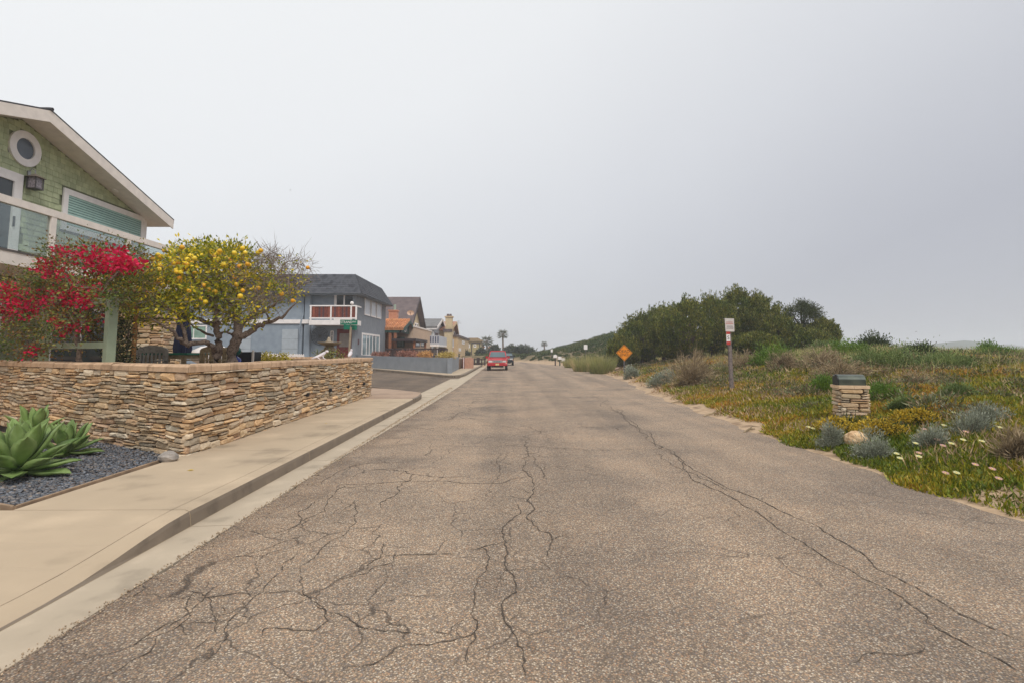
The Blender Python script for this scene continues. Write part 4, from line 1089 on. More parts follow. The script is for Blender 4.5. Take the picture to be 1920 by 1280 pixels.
chair('weathered grey slatted garden chair at the left end of the green table', 274, 12.3, .15, m_teak_g, 1.80)
chair('tan wooden slatted garden chair left of the citrus trunk', 386, 12.6, -.12, m_wood, 1.80)
chair('wooden garden chair tucked between the two citrus trunks', 421, 13.0, .3, m_wood, 1.76)
# closed umbrella
c = AY(343, 640, 14.2); un = thing('patio_umbrella', 'folded navy blue patio umbrella standing behind the green table', 'umbrella', (c.x, 14.2, YZ))
obj('pole', MB().cyl((c.x, 14.2, YZ), (c.x, 14.2, 3.05), .025), m_wood, un)
mb = MB(); prof = [(.03, 3.0), (.09, 2.7), (.15, 2.2), (.19, 1.75), (.17, 1.6)]
base = 0
for r, z in prof:
    for j in range(16): w = j * math.pi / 8; rr = r * (1 + .22 * (-1) ** j); mb.v.append((c.x + rr * math.cos(w), 14.2 + rr * math.sin(w), z))
for i in range(4):
    for j in range(16): q = i * 16 + j; p = i * 16 + (j + 1) % 16; mb.f.append((q, p, p + 16, q + 16))
obj('canopy', mb, flat('navy_canvas', S(50, 56, 88, .9), rough=.8), un)
c = AY(440, 672, 12.6)
bj = thing('glazed_jar', 'cobalt blue glazed garden jar at the foot of the citrus trunk', 'jar', (c.x, 12.6, YZ))
obj('body', MB().lathe((c.x, 12.6, 0), [(.05, YZ), (.12, YZ + .2), (.15, 1.40), (.14, 1.50), (.06, 1.56)], 14), flat('cobalt_glaze', S(34, 48, 140, .9), rough=.15), bj, True)
obj('stopper', MB().ball((c.x + .03, 12.6, 1.68), .11, 10, 6), flat('teal_glaze', S(30, 96, 88, .9), rough=.15), bj, True)
c = AY(464, 668, 13.4)
gb = thing('grill_cart', 'dark covered grill cart with pale posts right of the blue jar', 'grill', (c.x, 13.4, YZ))
obj('body', MB().box(c.x - .26, c.x + .2, 13.2, 13.7, 1.0, 1.66), flat('black_cover', S(38, 42, 50), rough=.6), gb)
for x in (c.x - .30, c.x + .24): obj('post', MB().box(x - .02, x + .02, 13.15, 13.2, YZ, 1.7), m_cream, gb)
c = AY(398, 656, 16.5); cv = MB().ball((c.x, 16.5, 1.55), .42, 12, 6, (1.6, 1, .75))
tag(obj('covered_dish', cv, m_white, smooth=True), 'white domed cover showing between the tree trunks, behind the garden chairs', 'cover')

# planter bed wall inside the yard, picket fence, fountain, garden figures
pw = thing('planter_wall', 'low raised planter wall with a tan coping inside the garden, behind the stone wall', 'wall', (-8, 19.5, YZ))
a, b = AY(478, 669, 18.6), AY(600, 666.5, 20.0)
u = V3((b.x - a.x, b.y - a.y, 0)); Lp = u.length; u.normalize(); n_ = V3((u.y, -u.x, 0)); F_ = Fr((a.x, a.y, 0), u, n_)
obj('core', MB().fbox(F_, 0, Lp, -.3, 0, YZ, a.z - .08), m_mortar, pw)
for i in range(8): obj('coping_stone', MB().fbox(F_, Lp * i / 8 + .004, Lp * (i + 1) / 8 - .004, -.35, .05, a.z - .079, a.z), m_cap, pw)
pf = thing('picket_fence', 'short white picket fence standing beyond the garden planter', 'fence', (-9, 21.3, .5))
a, b = AY(486, 661, 21.5), AY(569, 663, 21.5); k = 24
for i in range(k + 1):
    x = a.x + (b.x - a.x) * i / k; zt = a.z + (b.z - a.z) * i / k
    obj('picket', MB().prism(Fr((x, 21.5, 0), (1, 0, 0), (0, -1, 0)), [(-.033, .5), (.033, .5), (.033, zt - .04), (0, zt), (-.033, zt - .04)], 0, .022), m_white, pf)
for z in (.75, 1.45): obj('rail', MB().box(a.x - .05, b.x + .05, 21.502, 21.53, z - .03, z + .03), m_white, pf)
c = AY(618, 650, 18.0); ftn = thing('bird_bath', 'tan stone bird bath fountain with a wide bowl beside the street sign', 'fountain', (c.x, 18, YZ))
m_ftn = flat('aged_cast_stone', S(140, 126, 106), v=.25, scale=10, bump=.3)
zb = AY(618, 643, 18.0).z
obj('pedestal', MB().lathe((c.x, 18, 0), [(.22, YZ), (.2, YZ + .1), (.11, YZ + .25), (.10, zb - .55), (.15, zb - .3), (.2, zb - .22), (.13, zb - .1), (.16, zb - .06)], 16), m_ftn, ftn, True)
obj('bowl', MB().lathe((c.x, 18, 0), [(.12, zb - .11), (.25, zb - .06), (.38, zb + .0), (.39, zb + .03), (.34, zb + .025), (.1, zb - .03)], 22), m_ftn, ftn, True)
obj('finial', MB().lathe((c.x - .03, 18, 0), [(.12, zb - .03), (.11, zb + .05), (.07, zb + .09), (.06, zb + .14), (.02, zb + .2)], 12), m_ftn, ftn, True)
def smallplant(name, lab, cat, pts, mat, per, rad, L, Wd, base, group=None):
    t = thing(name, lab, cat, base, group)
    put('foliage', catmesh('foliage', [leafcloud(pts, per, rad, L, Wd, up=1.2)]), mat, t)
    mb = MB()
    for q in pts[::4]: mb.tube([(q[0], q[1], base[2]), q], [.012, .006], 4)
    obj('stem', mb, m_bark, t); return t
m_suc = pm('succulent_green', [S(86, 104, 48, .8), S(140, 140, 60, .8)], scale=4, rough=.5, rnd='isl', rval=.25, rcols=[S(90, 110, 50), S(150, 146, 60), S(110, 84, 70), S(80, 92, 56)], mixr=.7)
m_yel = pm('yellow_flower_heads', [S(150, 140, 40), S(196, 178, 50)], scale=4, rough=.6, rnd='isl', rval=.25, transl=.2)
pts = [tuple(AY(random.uniform(596, 640), random.uniform(659, 672), 17.6 + random.gauss(0, .3))) for _ in range(26)]
smallplant('succulent_plant', 'mixed green and yellow succulents growing round the foot of the bird bath', 'plant', pts, m_suc, 30, .07, .08, .03, (pts[0][0], 17.6, YZ))
pts = [tuple(AY(random.uniform(486, 538), random.uniform(668, 676), 14.0 + random.gauss(0, .25))) for _ in range(24)]
smallplant('yellow_flower_bush', 'low yellow flowering bush just behind the stone wall coping', 'plant', pts, m_yel, 40, .08, .05, .035, (pts[0][0], 14.0, YZ))
m_fig = flat('white_glazed_figure', S(216, 208, 210), rough=.4)
# cat-like white figure lying along the coping, and a small bird figure
c = AX(599, 668, PB.x - .2); c.z = CAP
dl = V3((.75, .66, 0)) * .62
mb = MB().tube([c + dl * -.34 + UP * .02, c + dl * -.18 + UP * .05, c + UP * .09, c + dl * .16 + UP * .14, c + dl * .25 + UP * .18], [.012, .03, .045, .048, .03], 8)
fg = thing('lizard_figure', 'white mottled lizard figure climbing on the stone wall coping', 'figurine', tuple(c))
obj('body', mb, m_fig, fg, True)
obj('head', MB().ball(c + dl * .31 + UP * .205, .045, 8, 6, (1.2, 1.1, .8)), m_fig, fg, True)
for y in (-.1, .12):
    for s in (-1, 1): obj('leg', MB().tube([c + dl * y + V3((-s * .02, s * .02, .07 + y * .2)), c + dl * y + V3((-s * .05, s * .06, .04)), c + dl * (y + .08) + V3((-s * .06, s * .07, .0))], [.016, .013, .014], 6), m_fig, fg)
c = AX(656, 667, PB.x - .2); c.z = CAP
bd = thing('bird_figure', 'small white bird figure at the far end of the stone wall coping', 'figurine', tuple(c))
obj('body', MB().tube([c + V3((0, -.16, .06)), c + V3((0, -.04, .10)), c + V3((0, .08, .16)), c + V3((0, .13, .22))], [.015, .055, .06, .03], 8), m_fig, bd, True)
obj('head', MB().ball(c + V3((0, .15, .25)), .042, 8, 6, (1, 1.3, 1)), m_fig, bd, True)
for s in (-1, 1): obj('leg', MB().cyl(c + V3((s * .03, 0, 0)), c + V3((s * .03, 0, .08)), .01), m_fig, bd)
# ================================================================== blue grey house across the side street
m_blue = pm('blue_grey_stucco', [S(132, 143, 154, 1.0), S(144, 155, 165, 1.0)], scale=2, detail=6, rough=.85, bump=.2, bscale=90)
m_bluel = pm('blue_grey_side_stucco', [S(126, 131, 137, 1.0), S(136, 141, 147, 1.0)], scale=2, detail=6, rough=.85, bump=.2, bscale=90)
m_roofd = pm('dark_shingle_roof', [S(70, 72, 78, .85), S(92, 94, 100, .85), S(60, 62, 68, .85)], scale=1.6, detail=8, rough=.9, bump=.5, bscale=14)
m_mahog = pm('mahogany_boards', [S(96, 44, 34), S(130, 66, 48)], scale=9, rough=.5)
m_door = flat('dark_red_door', S(108, 34, 30), rough=.45)
m_garage = flat('pale_garage_door', S(170, 178, 184, .95), v=.06)
YB = 44.0
pX = lambda px, Y=YB: AY(px, 640, Y).x
pZ = lambda px, py, Y=YB: AY(px, py, Y).z
XC = pX(665)
bh = thing('blue_house', 'blue grey two storey corner house with dark mansard roof and mahogany panelled balcony', 'house', (XC - 6, YB + 5, .4))
FB = Fr((0, YB, 0), (1, 0, 0), (0, -1, 0))               # front face, towards the side street
FS = Fr((XC, 0, 0), (0, 1, 0), (1, 0, 0))                # side face, towards the main street
BY1 = AX(722, 620, XC).y; GZ = .35; EZ = pZ(660, 545)
XLft = -31.0
Z1, Z0 = pZ(600, 599.5), pZ(600, 607)                    # white band between the storeys
# walls: the left part and the right bay stand proud, the entrance bay between is set back
obj('wall', MB().box(XLft, XC, YB + .35, BY1, GZ, EZ), m_blue, bh)
bays = [(XLft, pX(566), 0, 9), (pX(569.5), pX(580), 0, 9)]
for a, b, _, _ in bays: obj('wall_bay', MB().box(a, b, YB - .02, YB + .348, GZ, Z0 - .01), m_blue, bh)
for a, b in ((XLft, pX(566)), (pX(569.5), pX(580))): obj('upper_wall', MB().box(a, b, YB - .02, YB + .348, Z1 + .01, EZ), m_blue, bh)
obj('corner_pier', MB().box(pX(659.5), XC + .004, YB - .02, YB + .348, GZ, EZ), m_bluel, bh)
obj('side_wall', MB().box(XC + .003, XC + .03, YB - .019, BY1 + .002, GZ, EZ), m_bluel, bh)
obj('band', MB().box(XLft, pX(578), YB - .12, YB + .34, Z0, Z1), m_white, bh)
obj('drain_pipe', MB().tube([(pX(567.6), YB - .05, EZ), (pX(566.8), YB - .05, Z1 + .4), (pX(562.5), YB - .16, Z0 - .3), (pX(560.5), YB - .1, GZ)], .07, 8), m_blue, bh)
# mansard roof
RT = pZ(657, 514, 44.6); O_ = .65
x0, x1, y0, y1 = XLft - O_, XC + O_, YB - O_, BY1 + O_
ins = .95
zE0, zE1 = EZ - .32, EZ + .12
r_ = MB()
lo = [(x0, y0), (x1, y0), (x1, y1), (x0, y1)]; hi = [(x0 + ins, y0 + ins + .4), (x1 - ins, y0 + ins + .4), (x1 - ins - .1, y1 - ins), (x0 + ins, y1 - ins)]
r_.add([(x, y, zE0 + .02) for x, y in lo] + [(x, y, RT) for x, y in hi], [(3, 2, 1, 0), (4, 5, 6, 7), (0, 1, 5, 4), (1, 2, 6, 5), (2, 3, 7, 6), (3, 0, 4, 7)])
mr_ = obj('mansard_roof', r_, m_roofd, bh)
cs = MB()                                                # overlapping shingle courses on the two slopes in view
nC = 9
for i in range(nC):
    f0, f1 = i / nC, (i + 1.0) / nC
    for A, B, A2, B2, nrm in ((lo[0], lo[1], hi[0], hi[1], V3((0, -1, 0))), (lo[1], lo[2], hi[1], hi[2], V3((1, 0, 0)))):
        q = lambda P, P2, f, o: V3((P[0] + (P2[0] - P[0]) * f, P[1] + (P2[1] - P[1]) * f, zE0 + .02 + (RT - zE0 - .02) * f)) + nrm * o
        cs.add([q(A, A2, f0, .05), q(B, B2, f0, .05), q(B, B2, f1, .012), q(A, A2, f1, .012), q(A, A2, f0, .0), q(B, B2, f0, .0)], [(0, 1, 2, 3), (4, 5, 1, 0)])
obj('shingle_course', cs, m_roofd, mr_, kind='stuff')
obj('soffit', MB().box(x0 + .05, x1 - .05, y0 + .05, y1 - .05, zE0 - .05, zE0 + .019), m_blue, bh)
# balcony
bx0, bx1 = pX(579.5, 43), pX(667.5, 43); BYf = YB - 1.15
bz0, bz1 = pZ(620, 609.5, 43), pZ(620, 600.5, 43)
bal = obj('balcony', MB().box(bx0, bx1, BYf, YB + .34, bz0, bz1), m_white, bh)
rt = pZ(620, 572.5, 42.9); rb = pZ(620, 595.5, 42.9)
obj('balcony_rail', MB().box(bx0, bx1, BYf, BYf + .1, rt - .1, rt), m_white, bal)
obj('balcony_rail', MB().box(bx0, bx1, BYf, BYf + .1, rb - .1, rb), m_white, bal)
for px in (581, 619, 657, 666.5): 
    x = pX(px, 42.9); obj('balcony_post', MB().box(x - .06, x + .06, BYf + .005, BYf + .095, bz1 + .002, rt - .102), m_white, bal)
obj('balcony_side_rail', MB().box(bx1 - .1, bx1, BYf + .1, YB + .34, rt - .1, rt), m_white, bal)
x = bx0 + .1; i = 0
m_mah2 = [m_mahog, flat('reddish_board', S(140, 76, 56), v=.2), flat('dark_plum_board', S(84, 54, 56), v=.2)]
while x < bx1 - .1:
    w = .155; obj('balcony_board', MB().box(x, min(x + w - .012, bx1 - .08), BYf + .04, BYf + .07, rb + .002, rt - .102), random.choice([m_mah2[0], m_mah2[0], m_mah2[1], m_mah2[2]]), bal); x += w
obj('globe_lamp', MB().ball((pX(658, 42.9), BYf + .05, rt - .05 + .22), .15, 10, 6), m_white, bal)
FR = Fr((0, YB + .35, 0), (1, 0, 0), (0, -1, 0))
window(bh, FR, pX(622), pX(663), bz1 + .02, pZ(640, 549), .2, m_white, m_glassd, n=0, mull=(pX(641),))
# ground floor of the entrance bay
dr = obj('door', MB().fbox(FR, pX(629.5), pX(661), .01, .07, GZ, pZ(640, 617)), m_door, bh)
obj('door_panel', MB().fbox(FR, pX(634.5), pX(652.5), .072, .1, pZ(640, 650), pZ(640, 625)), flat('screen_grey', S(140, 130, 122)), dr)
window(bh, FR, pX(617), pX(622.5), pZ(620, 641), pZ(620, 620), .07, m_white, m_glassd, n=0, hm=(pZ(620, 630),))
sp = MB(); cc = V3((pX(597), YB + .30, pZ(597, 630)))
for k in range(5):
    R_ = .18 + k * .13
    sp.tube([cc + V3((R_ * math.cos(a * math.pi / 12), -.0, R_ * math.sin(a * math.pi / 12))) for a in range(25)], .022, 5)
for k in range(12): a = k * math.pi / 6; sp.tube([cc, cc + V3((.75 * math.cos(a), -.01, .75 * math.sin(a)))], .018, 4)
tag(obj('wall_ornament', sp, flat('dark_iron', S(84, 86, 90), rough=.6)), 'round openwork metal ornament on the blue wall behind the bird bath', 'ornament')
FG2 = Fr((0, YB - .02, 0), (1, 0, 0), (0, -1, 0))
for a, b in ((529, 559), (447, 471)):
    g = MB().fbox(FG2, pX(a), pX(b), .005, .05, GZ, pZ((a + b) / 2, 617.5)); go_ = obj('garage_door', g, m_garage, bh)
    for k in range(1, 4):
        z = GZ + (pZ(545, 617.5) - GZ) * k / 4; obj('door_seam', MB().fbox(FG2, pX(a), pX(b), .05, .056, z - .02, z + .02), flat('garage_seam', S(140, 148, 154)), go_)
window(bh, FG2, pX(354), pX(387.5), pZ(370, 636), pZ(370, 610), .1, m_white, flat('green_curtain_glass', S(128, 156, 140), rough=.15, v=.15), mull=(pX(363),))
# side windows
sy = lambda px: AX(px, 620, XC).y
FSo = Fr((XC + .03, 0, 0), (0, 1, 0), (1, 0, 0))
m_shade = flat('white_window_shade', S(196, 200, 206), v=.04, rough=.3)
zt = AX(682, 554.5, XC).z; zb_ = AX(682, 590.5, XC).z
for a, b in ((681.5, 692), (694, 703), (704.5, 713)): window(bh, FSo, sy(a), sy(b), zb_, zt, .12, m_white, m_shade)
zt = AX(679, 624, XC).z; zb_ = AX(679, 668, XC).z
w = window(bh, FSo, sy(678), sy(711), zb_, zt, .16, m_white, flat('pale_patio_glass', S(142, 160, 166), rough=.1, v=.3, scale=.7), mull=(sy(686.5), sy(692), sy(698), sy(704)))
sc_ = AX(670.5, 640, XC); obj('wall_sconce', MB().box(XC + .03, XC + .12, sc_.y - .09, sc_.y + .09, sc_.z - .25, sc_.z + .2), flat('bronze', S(96, 74, 78)), bh)

# street sign at the corner
c = AY(655, 640, 25.5)
ss = thing('street_sign', 'street name sign with two crossed green blades on a tan pole', 'sign', (c.x, 25.5, .1))
m_pole_t = flat('tan_pole', S(158, 142, 120), v=.15); m_sgreen = flat('sign_green', S(10, 116, 90, .9), v=.08, rough=.4)
zt = pZ(655, 600, 25.5)
obj('pole', MB().cyl((c.x - .05, 25.5, .0), (c.x + .05, 25.5, zt - .35), .05, .05, 10), m_pole_t, ss)
Fq = Fr((c.x + .02, 25.44, 0), (1, .0, 0), (0, -1, 0)); z1 = zt
b1_ = obj('blade', MB().fbox(Fq, -.46, .36, -.012, .012, z1 - .235, z1), m_sgreen, ss)
tx = MB(); text(tx, Fq, -.16, z1 - .115, .016, 'STRAND', .17, .85); text(tx, Fq, .22, z1 - .10, .016, 'WY', .11)
obj('lettering', tx, m_white, b1_)
Fq2 = Fr((c.x + .03, 25.5, 0), (.5, .86, 0), (.86, -.5, 0))
obj('blade', MB().fbox(Fq2, -.4, .4, -.012, .012, z1 - .47, z1 - .25), m_sgreen, ss)
obj('bracket', MB().cyl((c.x + .03, 25.5, zt - .36), (c.x + .03, 25.5, zt - .02), .03), m_steel, ss)

# low blue grey wall and the pink wall beyond it
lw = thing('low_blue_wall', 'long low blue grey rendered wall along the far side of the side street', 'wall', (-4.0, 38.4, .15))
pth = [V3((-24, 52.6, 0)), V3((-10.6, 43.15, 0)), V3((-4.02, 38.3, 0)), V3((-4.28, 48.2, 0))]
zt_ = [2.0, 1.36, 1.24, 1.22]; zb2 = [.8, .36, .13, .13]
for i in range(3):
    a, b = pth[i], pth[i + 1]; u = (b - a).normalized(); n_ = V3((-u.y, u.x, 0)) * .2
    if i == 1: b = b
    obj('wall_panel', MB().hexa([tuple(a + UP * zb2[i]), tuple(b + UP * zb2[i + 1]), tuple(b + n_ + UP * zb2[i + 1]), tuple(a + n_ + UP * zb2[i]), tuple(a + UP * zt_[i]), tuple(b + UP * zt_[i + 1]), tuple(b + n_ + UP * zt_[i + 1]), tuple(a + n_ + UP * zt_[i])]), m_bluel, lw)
m_pink = flat('pink_stucco', S(186, 142, 120, .95), v=.08, rough=.85)
pkw = thing('pink_wall', 'low salmon pink rendered wall end between the blue wall and the red truck', 'wall', (-3.7, 52, .15))
a, b = AY(870.5, 690, 50.5), AY(887.5, 690, 50.5)
obj('wall_panel', MB().box(a.x, b.x, 50.5, 50.75, .1, pZ(880, 670.5, 50.5)), m_pink, pkw)
obj('return_panel', MB().box(a.x, a.x + .2, 50.751, 58, .1, pZ(880, 670.5, 50.5)), m_pink, pkw)
gp = thing('red_gate_post', 'narrow dark red and white striped post between the blue and pink walls', 'post', (-4.15, 49.4, .15))
for i, mm in enumerate((m_door, m_white, m_door)):
    x = AY(867.6 + i * 1.2, 690, 49.3).x; obj('board', MB().box(x, x + .057, 49.3, 49.4, .1, 1.2), mm, gp)
# raised garden behind the low wall
obj('raised_garden', MB().slab([(-24, 53.2), (-10.6, 43.5), (-4.2, 38.7), (-4.5, 64), (-24, 64)], lambda x, y: 1.05, .0), flat('garden_earth', S(120, 98, 78), v=.3, scale=2), kind='structure')
def topplants(lab, px0, px1, py, Y, mat, cat='plant', name='succulent_plant', hh=5, n=40, per=26):
    pts = [tuple(AY(random.uniform(px0, px1), py + random.uniform(-hh / 2, hh / 2), Y + random.gauss(0, .25))) for _ in range(n)]
    return smallplant(name, lab, cat, pts, mat, per, .13, .16, .05, (pts[0][0], Y, 1.0))
m_brn = pm('reddish_brown_succulent', [S(138, 92, 78), S(170, 120, 100)], scale=2, rough=.6, rnd='isl', rval=.25)
m_tan = pm('tan_orange_shrub', [S(190, 132, 72), S(204, 160, 100)], scale=2, rough=.6, rnd='isl', rval=.25)
m_yelg = pm('yellow_green_shrub', [S(176, 150, 74), S(190, 168, 90)], scale=2, rough=.6, rnd='isl', rval=.25)
m_dgrn = pm('dark_hedge_leaf', [S(44, 58, 36, .85), S(74, 86, 52, .85)], scale=1.2, rough=.6, rnd='isl', rval=.35, transl=.15)
topplants('reddish brown trailing plants on top of the low blue wall, near its middle', 745, 785, 664, 42.5, m_brn)
topplants('orange tan shrub on top of the low blue wall', 787, 808, 665.5, 41.5, m_tan)
topplants('yellow green shrub at the right end of the low blue wall', 824, 850, 666.5, 41.5, m_yelg)
topplants('dark brown plants beside the blue house at the left end of the low wall', 697, 724, 665, 46.5, m_brn, hh=3)
# dark low fence
df = thing('dark_fence', 'dark brown low picket fence behind the shrubs of the blue wall', 'fence', (-9, 48, 1))
a, b = AY(722, 655, 50), AY(838, 655, 50); zt = pZ(780, 652.5, 50)
m_dfence = flat('dark_brown_fence', S(66, 52, 52), v=.2)
obj('rail', MB().box(a.x, b.x, 50, 50.05, zt - .12, zt), m_dfence, df); obj('rail', MB().box(a.x, b.x, 50, 50.05, 1.25, 1.33), m_dfence, df)
x = a.x
while x < b.x:
    obj('picket', MB().box(x, x + .085, 50.051, 50.075, 1.05, zt - .02), m_dfence, df); x += .125

# ================================================================== houses down the street
def fwin(parent, X, px0, px1, py0, py1, m_pa=None, mull=0, fw=.14, m_fr=None):
    F = Fr((X, 0, 0), (0, 1, 0), (1, 0, 0)); a, b = AX(px0, py0, X), AX(px1, py1, X)
    mm = [a.y + (b.y - a.y) * (i + 1) / (mull + 1) for i in range(mull)]
    return window(parent, F, a.y, b.y, min(AX(px0, py1, X).z, b.z), max(a.z, AX(px0, py0, X).z), fw, m_fr or m_white, m_pa or m_glassd, mull=mm)
def ywin(parent, Y, px0, px1, py0, py1, m_pa=None, mull=0, fw=.12, m_fr=None):
    F = Fr((0, Y, 0), (1, 0, 0), (0, -1, 0)); a, b = AY(px0, py1, Y), AY(px1, py0, Y)
    mm = [a.x + (b.x - a.x) * (i + 1) / (mull + 1) for i in range(mull)]
    return window(parent, F, a.x, b.x, a.z, b.z, fw, m_fr or m_white, m_pa or m_glassd, mull=mm)
def gable(parent, Xg, x_back, Ya, za, Ye0, ze0, Ye1, ze1, m_roof, ov=.5, th=.2, m_barge=None, name='roof'):
    """gable roof, ridge along x, gable end at Xg facing the street"""
    for s, (ye, ze) in enumerate(((Ye0, ze0), (Ye1, ze1))):
        c = [(x_back, Ya, za - th), (Xg + ov, Ya, za - th), (Xg + ov, ye, ze - th), (x_back, ye, ze - th), (x_back, Ya, za), (Xg + ov, Ya, za), (Xg + ov, ye, ze), (x_back, ye, ze)]
        r = obj(name, MB().hexa(c), m_roof, parent)
        d = .03; q = MB().hexa([(Xg + ov + .003, Ya, za - th - .18), (Xg + ov + .05, Ya, za - th - .18), (Xg + ov + .05, ye, ze - th - .18), (Xg + ov + .003, ye, ze - th - .18),
                                (Xg + ov + .003, Ya, za + d), (Xg + ov + .05, Ya, za + d), (Xg + ov + .05, ye, ze + d), (Xg + ov + .003, ye, ze + d)])
        obj('barge_board', q, m_barge or m_white, r)
# terracotta porch house
m_terra = pm('terracotta_tile', [S(196, 128, 84, .9), S(222, 160, 112, .9)], scale=3, rough=.8, rnd='isl', rval=.2)
m_dkgreen = flat('dark_green_trim', S(44, 70, 62), rough=.6); m_orange = flat('orange_stained_wood', S(150, 96, 66), v=.2)
m_beige = flat('beige_stucco', S(196, 170, 146, .95), v=.08, rough=.9); m_cream2 = flat('cream_stucco', S(204, 184, 148, .95), v=.08, rough=.9)
m_brick = pm('terracotta_chimney_brick', [S(196, 134, 104, .9), S(214, 156, 126, .9)], scale=6, rough=.85)
XP = -10.9
ph_ = thing('tiled_porch_house', 'low house with an orange terracotta tiled porch roof, dark green gable and brick chimney', 'house', (XP - 3, 58, .6))
pa = AX(763.5, 601, XP); ya = pa.y; za = pa.z; e0 = AX(750, 616, XP); e1 = AX(777, 630, XP)
xb = AY(719, 600, ya).x - 2.5
gable(ph_, XP, xb, ya, za, e0.y, e0.z, e1.y, e1.z, m_terra, .35, .16, m_dkgreen)
tl = MB(); nT = 22; u_ = V3((0, e0.y - ya, e0.z - za)); Lr = u_.length
for i in range(nT):
    x = xb + (XP + .35 - xb) * (i + .5) / nT; r_ = (XP + .35 - xb) / nT * .36
    for k in range(6):
        p0 = V3((x, ya, za)) + u_ * (k / 6); p1 = V3((x, ya, za)) + u_ * ((k + 1.08) / 6)
        tl.tube([p0 + UP * .02, p1 + UP * .06], [r_ * .85, r_], 6)
obj('roof_tiles', tl, m_terra, ph_, kind='stuff')
rt_ = MB()
for i in range(12): x = xb + (XP + .3 - xb) * i / 12; rt_.tube([(x, ya, za + .05), (x + (XP - xb) / 12 * 1.05, ya, za + .08)], [.12, .15], 7)
obj('ridge_tiles', rt_, m_terra, ph_, kind='stuff')
FP_ = Fr((XP, 0, 0), (0, 1, 0), (1, 0, 0))
obj('gable_wall', MB().prism(FP_, [(e0.y + .4, e0.z - .35), (e1.y - .2, e1.z + .05), (ya, za - .25)], -.2, -.02), m_dkgreen, ph_)
fwin(ph_, XP, 758, 761, 609, 622, mull=0, fw=.08)
obj('wall', MB().box(xb, XP - 1.6, e0.y + 1.2, e1.y, .6, e0.z - .1), m_orange, ph_)
for px in (731.5, 741):
    x = AY(px, 640, e0.y + .2).x; obj('porch_post', MB().box(x - .14, x + .14, e0.y + .1, e0.y + .38, .6, e0.z - .12), m_orange, ph_)
obj('porch_beam', MB().box(xb, XP - .1, e0.y + .05, e0.y + .35, e0.z - .42, e0.z - .13), m_dkgreen, ph_)
ywin(ph_, e0.y + 1.19, 739.5, 759, 632, 651, m_pa=flat('porch_glass', S(108, 126, 116), rough=.12, v=.4, scale=1.5), mull=2, m_fr=m_dkgreen)
a, b = AY(729.5, 600, ya + .3), AY(744.5, 583.5, ya + .3)
chm = obj('chimney', MB().box(a.x, b.x, ya + .1, ya + 1.1, za - .6, b.z), m_brick, ph_)
obj('chimney_cap', MB().box(a.x - .08, b.x + .08, ya + .02, ya + 1.18, b.z, b.z + .12), m_brick, chm)
obj('flue_pipe', MB().cyl((a.x + .55, ya + .6, b.z + .12), (a.x + .55, ya + .6, b.z + .75), .13), flat('pale_green_pipe', S(150, 168, 152)), chm)
# tall brown gabled house
m_brnroof = pm('brown_shingle_roof', [S(98, 86, 86, .85), S(118, 104, 102, .85)], scale=1.5, detail=8, rough=.9, bump=.4, bscale=10)
m_dkbrn = flat('dark_brown_barge', S(58, 46, 48))
XT = -12.2
tg = thing('brown_gabled_house', 'tall beige house under a steep brown gabled roof behind the terracotta porch', 'house', (XT - 5, 74, .6))
pa = AX(787.5, 557, XT + .7); e0 = AX(772, 612, XT + .7); e1 = AX(800, 622, XT + .7)
gable(tg, XT, XT - 9.2, pa.y, pa.z, e0.y, e0.z, e1.y, e1.z, m_brnroof, .7, .25, m_dkbrn)
FT = Fr((XT, 0, 0), (0, 1, 0), (1, 0, 0))
obj('wall', MB().prism(FT, [(e0.y + .6, .6), (e1.y - .6, .6), (e1.y - .6, e1.z + .0), (pa.y, pa.z - .6), (e0.y + .6, e0.z + .0)], -9, 0), m_cream2, tg)
fwin(tg, XT, 777.5, 780.5, 605, 618, mull=0); fwin(tg, XT, 781.5, 784, 606, 619, mull=0)
c = AY(770, 587, e0.y + .5)
ds = thing('satellite_dish', 'tan oval satellite dish on the brown roof above the tiled porch', 'dish', tuple(c))
mb = MB(); k = 20
for r_, dz in ((.0, .10), (.22, .08), (.42, 0), (.44, -.03)):
    for j in range(k): w = j * 2 * math.pi / k; mb.v.append((c.x + r_ * math.cos(w), c.y - .0 + dz * .8, c.z + r_ * .72 * math.sin(w)))
for i in range(3):
    for j in range(k): q = i * k + j; p = i * k + (j + 1) % k; mb.f.append((q, p, p + k, q + k))
obj('reflector', mb, flat('tan_dish', S(198, 164, 138)), ds, True)
obj('feed_horn', MB().cyl(c + V3((0, .05, -.25)), c + V3((0, -.3, -.02)), .03).ball(c + V3((0, -.32, 0)), .07, 8, 5), m_orange, ds)
obj('arm', MB().cyl(c + V3((0, .06, 0)), c + V3((.1, .9, -.35)), .04), m_steel, ds)
# flat roofed pinkish link
lk = thing('flat_roofed_wing', 'flat roofed pinkish beige building with a dark window strip left of the white house', 'house', (-11, 66, .6))
Xl = -10.4; a, b = AX(776, 640, Xl), AX(809, 640, Xl)
obj('wall', MB().box(Xl - 6, Xl, a.y, b.y, .6, AX(790, 617, Xl).z), m_beige, lk)
obj('parapet', MB().box(Xl - 6.05, Xl + .06, a.y - .06, b.y + .05, AX(790, 617, Xl).z, AX(790, 617, Xl).z + .18), m_cream, lk)
for a0, b0, y0_, y1_ in ((779, 787, 640, 650), (789, 795, 637, 650)): fwin(lk, Xl, a0, b0, y0_, y1_, mull=0, m_fr=m_dkbrn)
Xc = -9.4; a, b = AX(772, 640, Xc), AX(795, 640, Xc)
obj('canopy_roof', MB().box(Xl - 1, Xc + .4, a.y, b.y, AX(783, 636, Xc).z - .25, AX(783, 636, Xc).z), m_dkbrn, lk)
for y in (a.y + .3, b.y - .3): obj('canopy_post', MB().box(Xc + .1, Xc + .3, y - .1, y + .1, .6, AX(783, 636, Xc).z - .251), m_orange, lk)
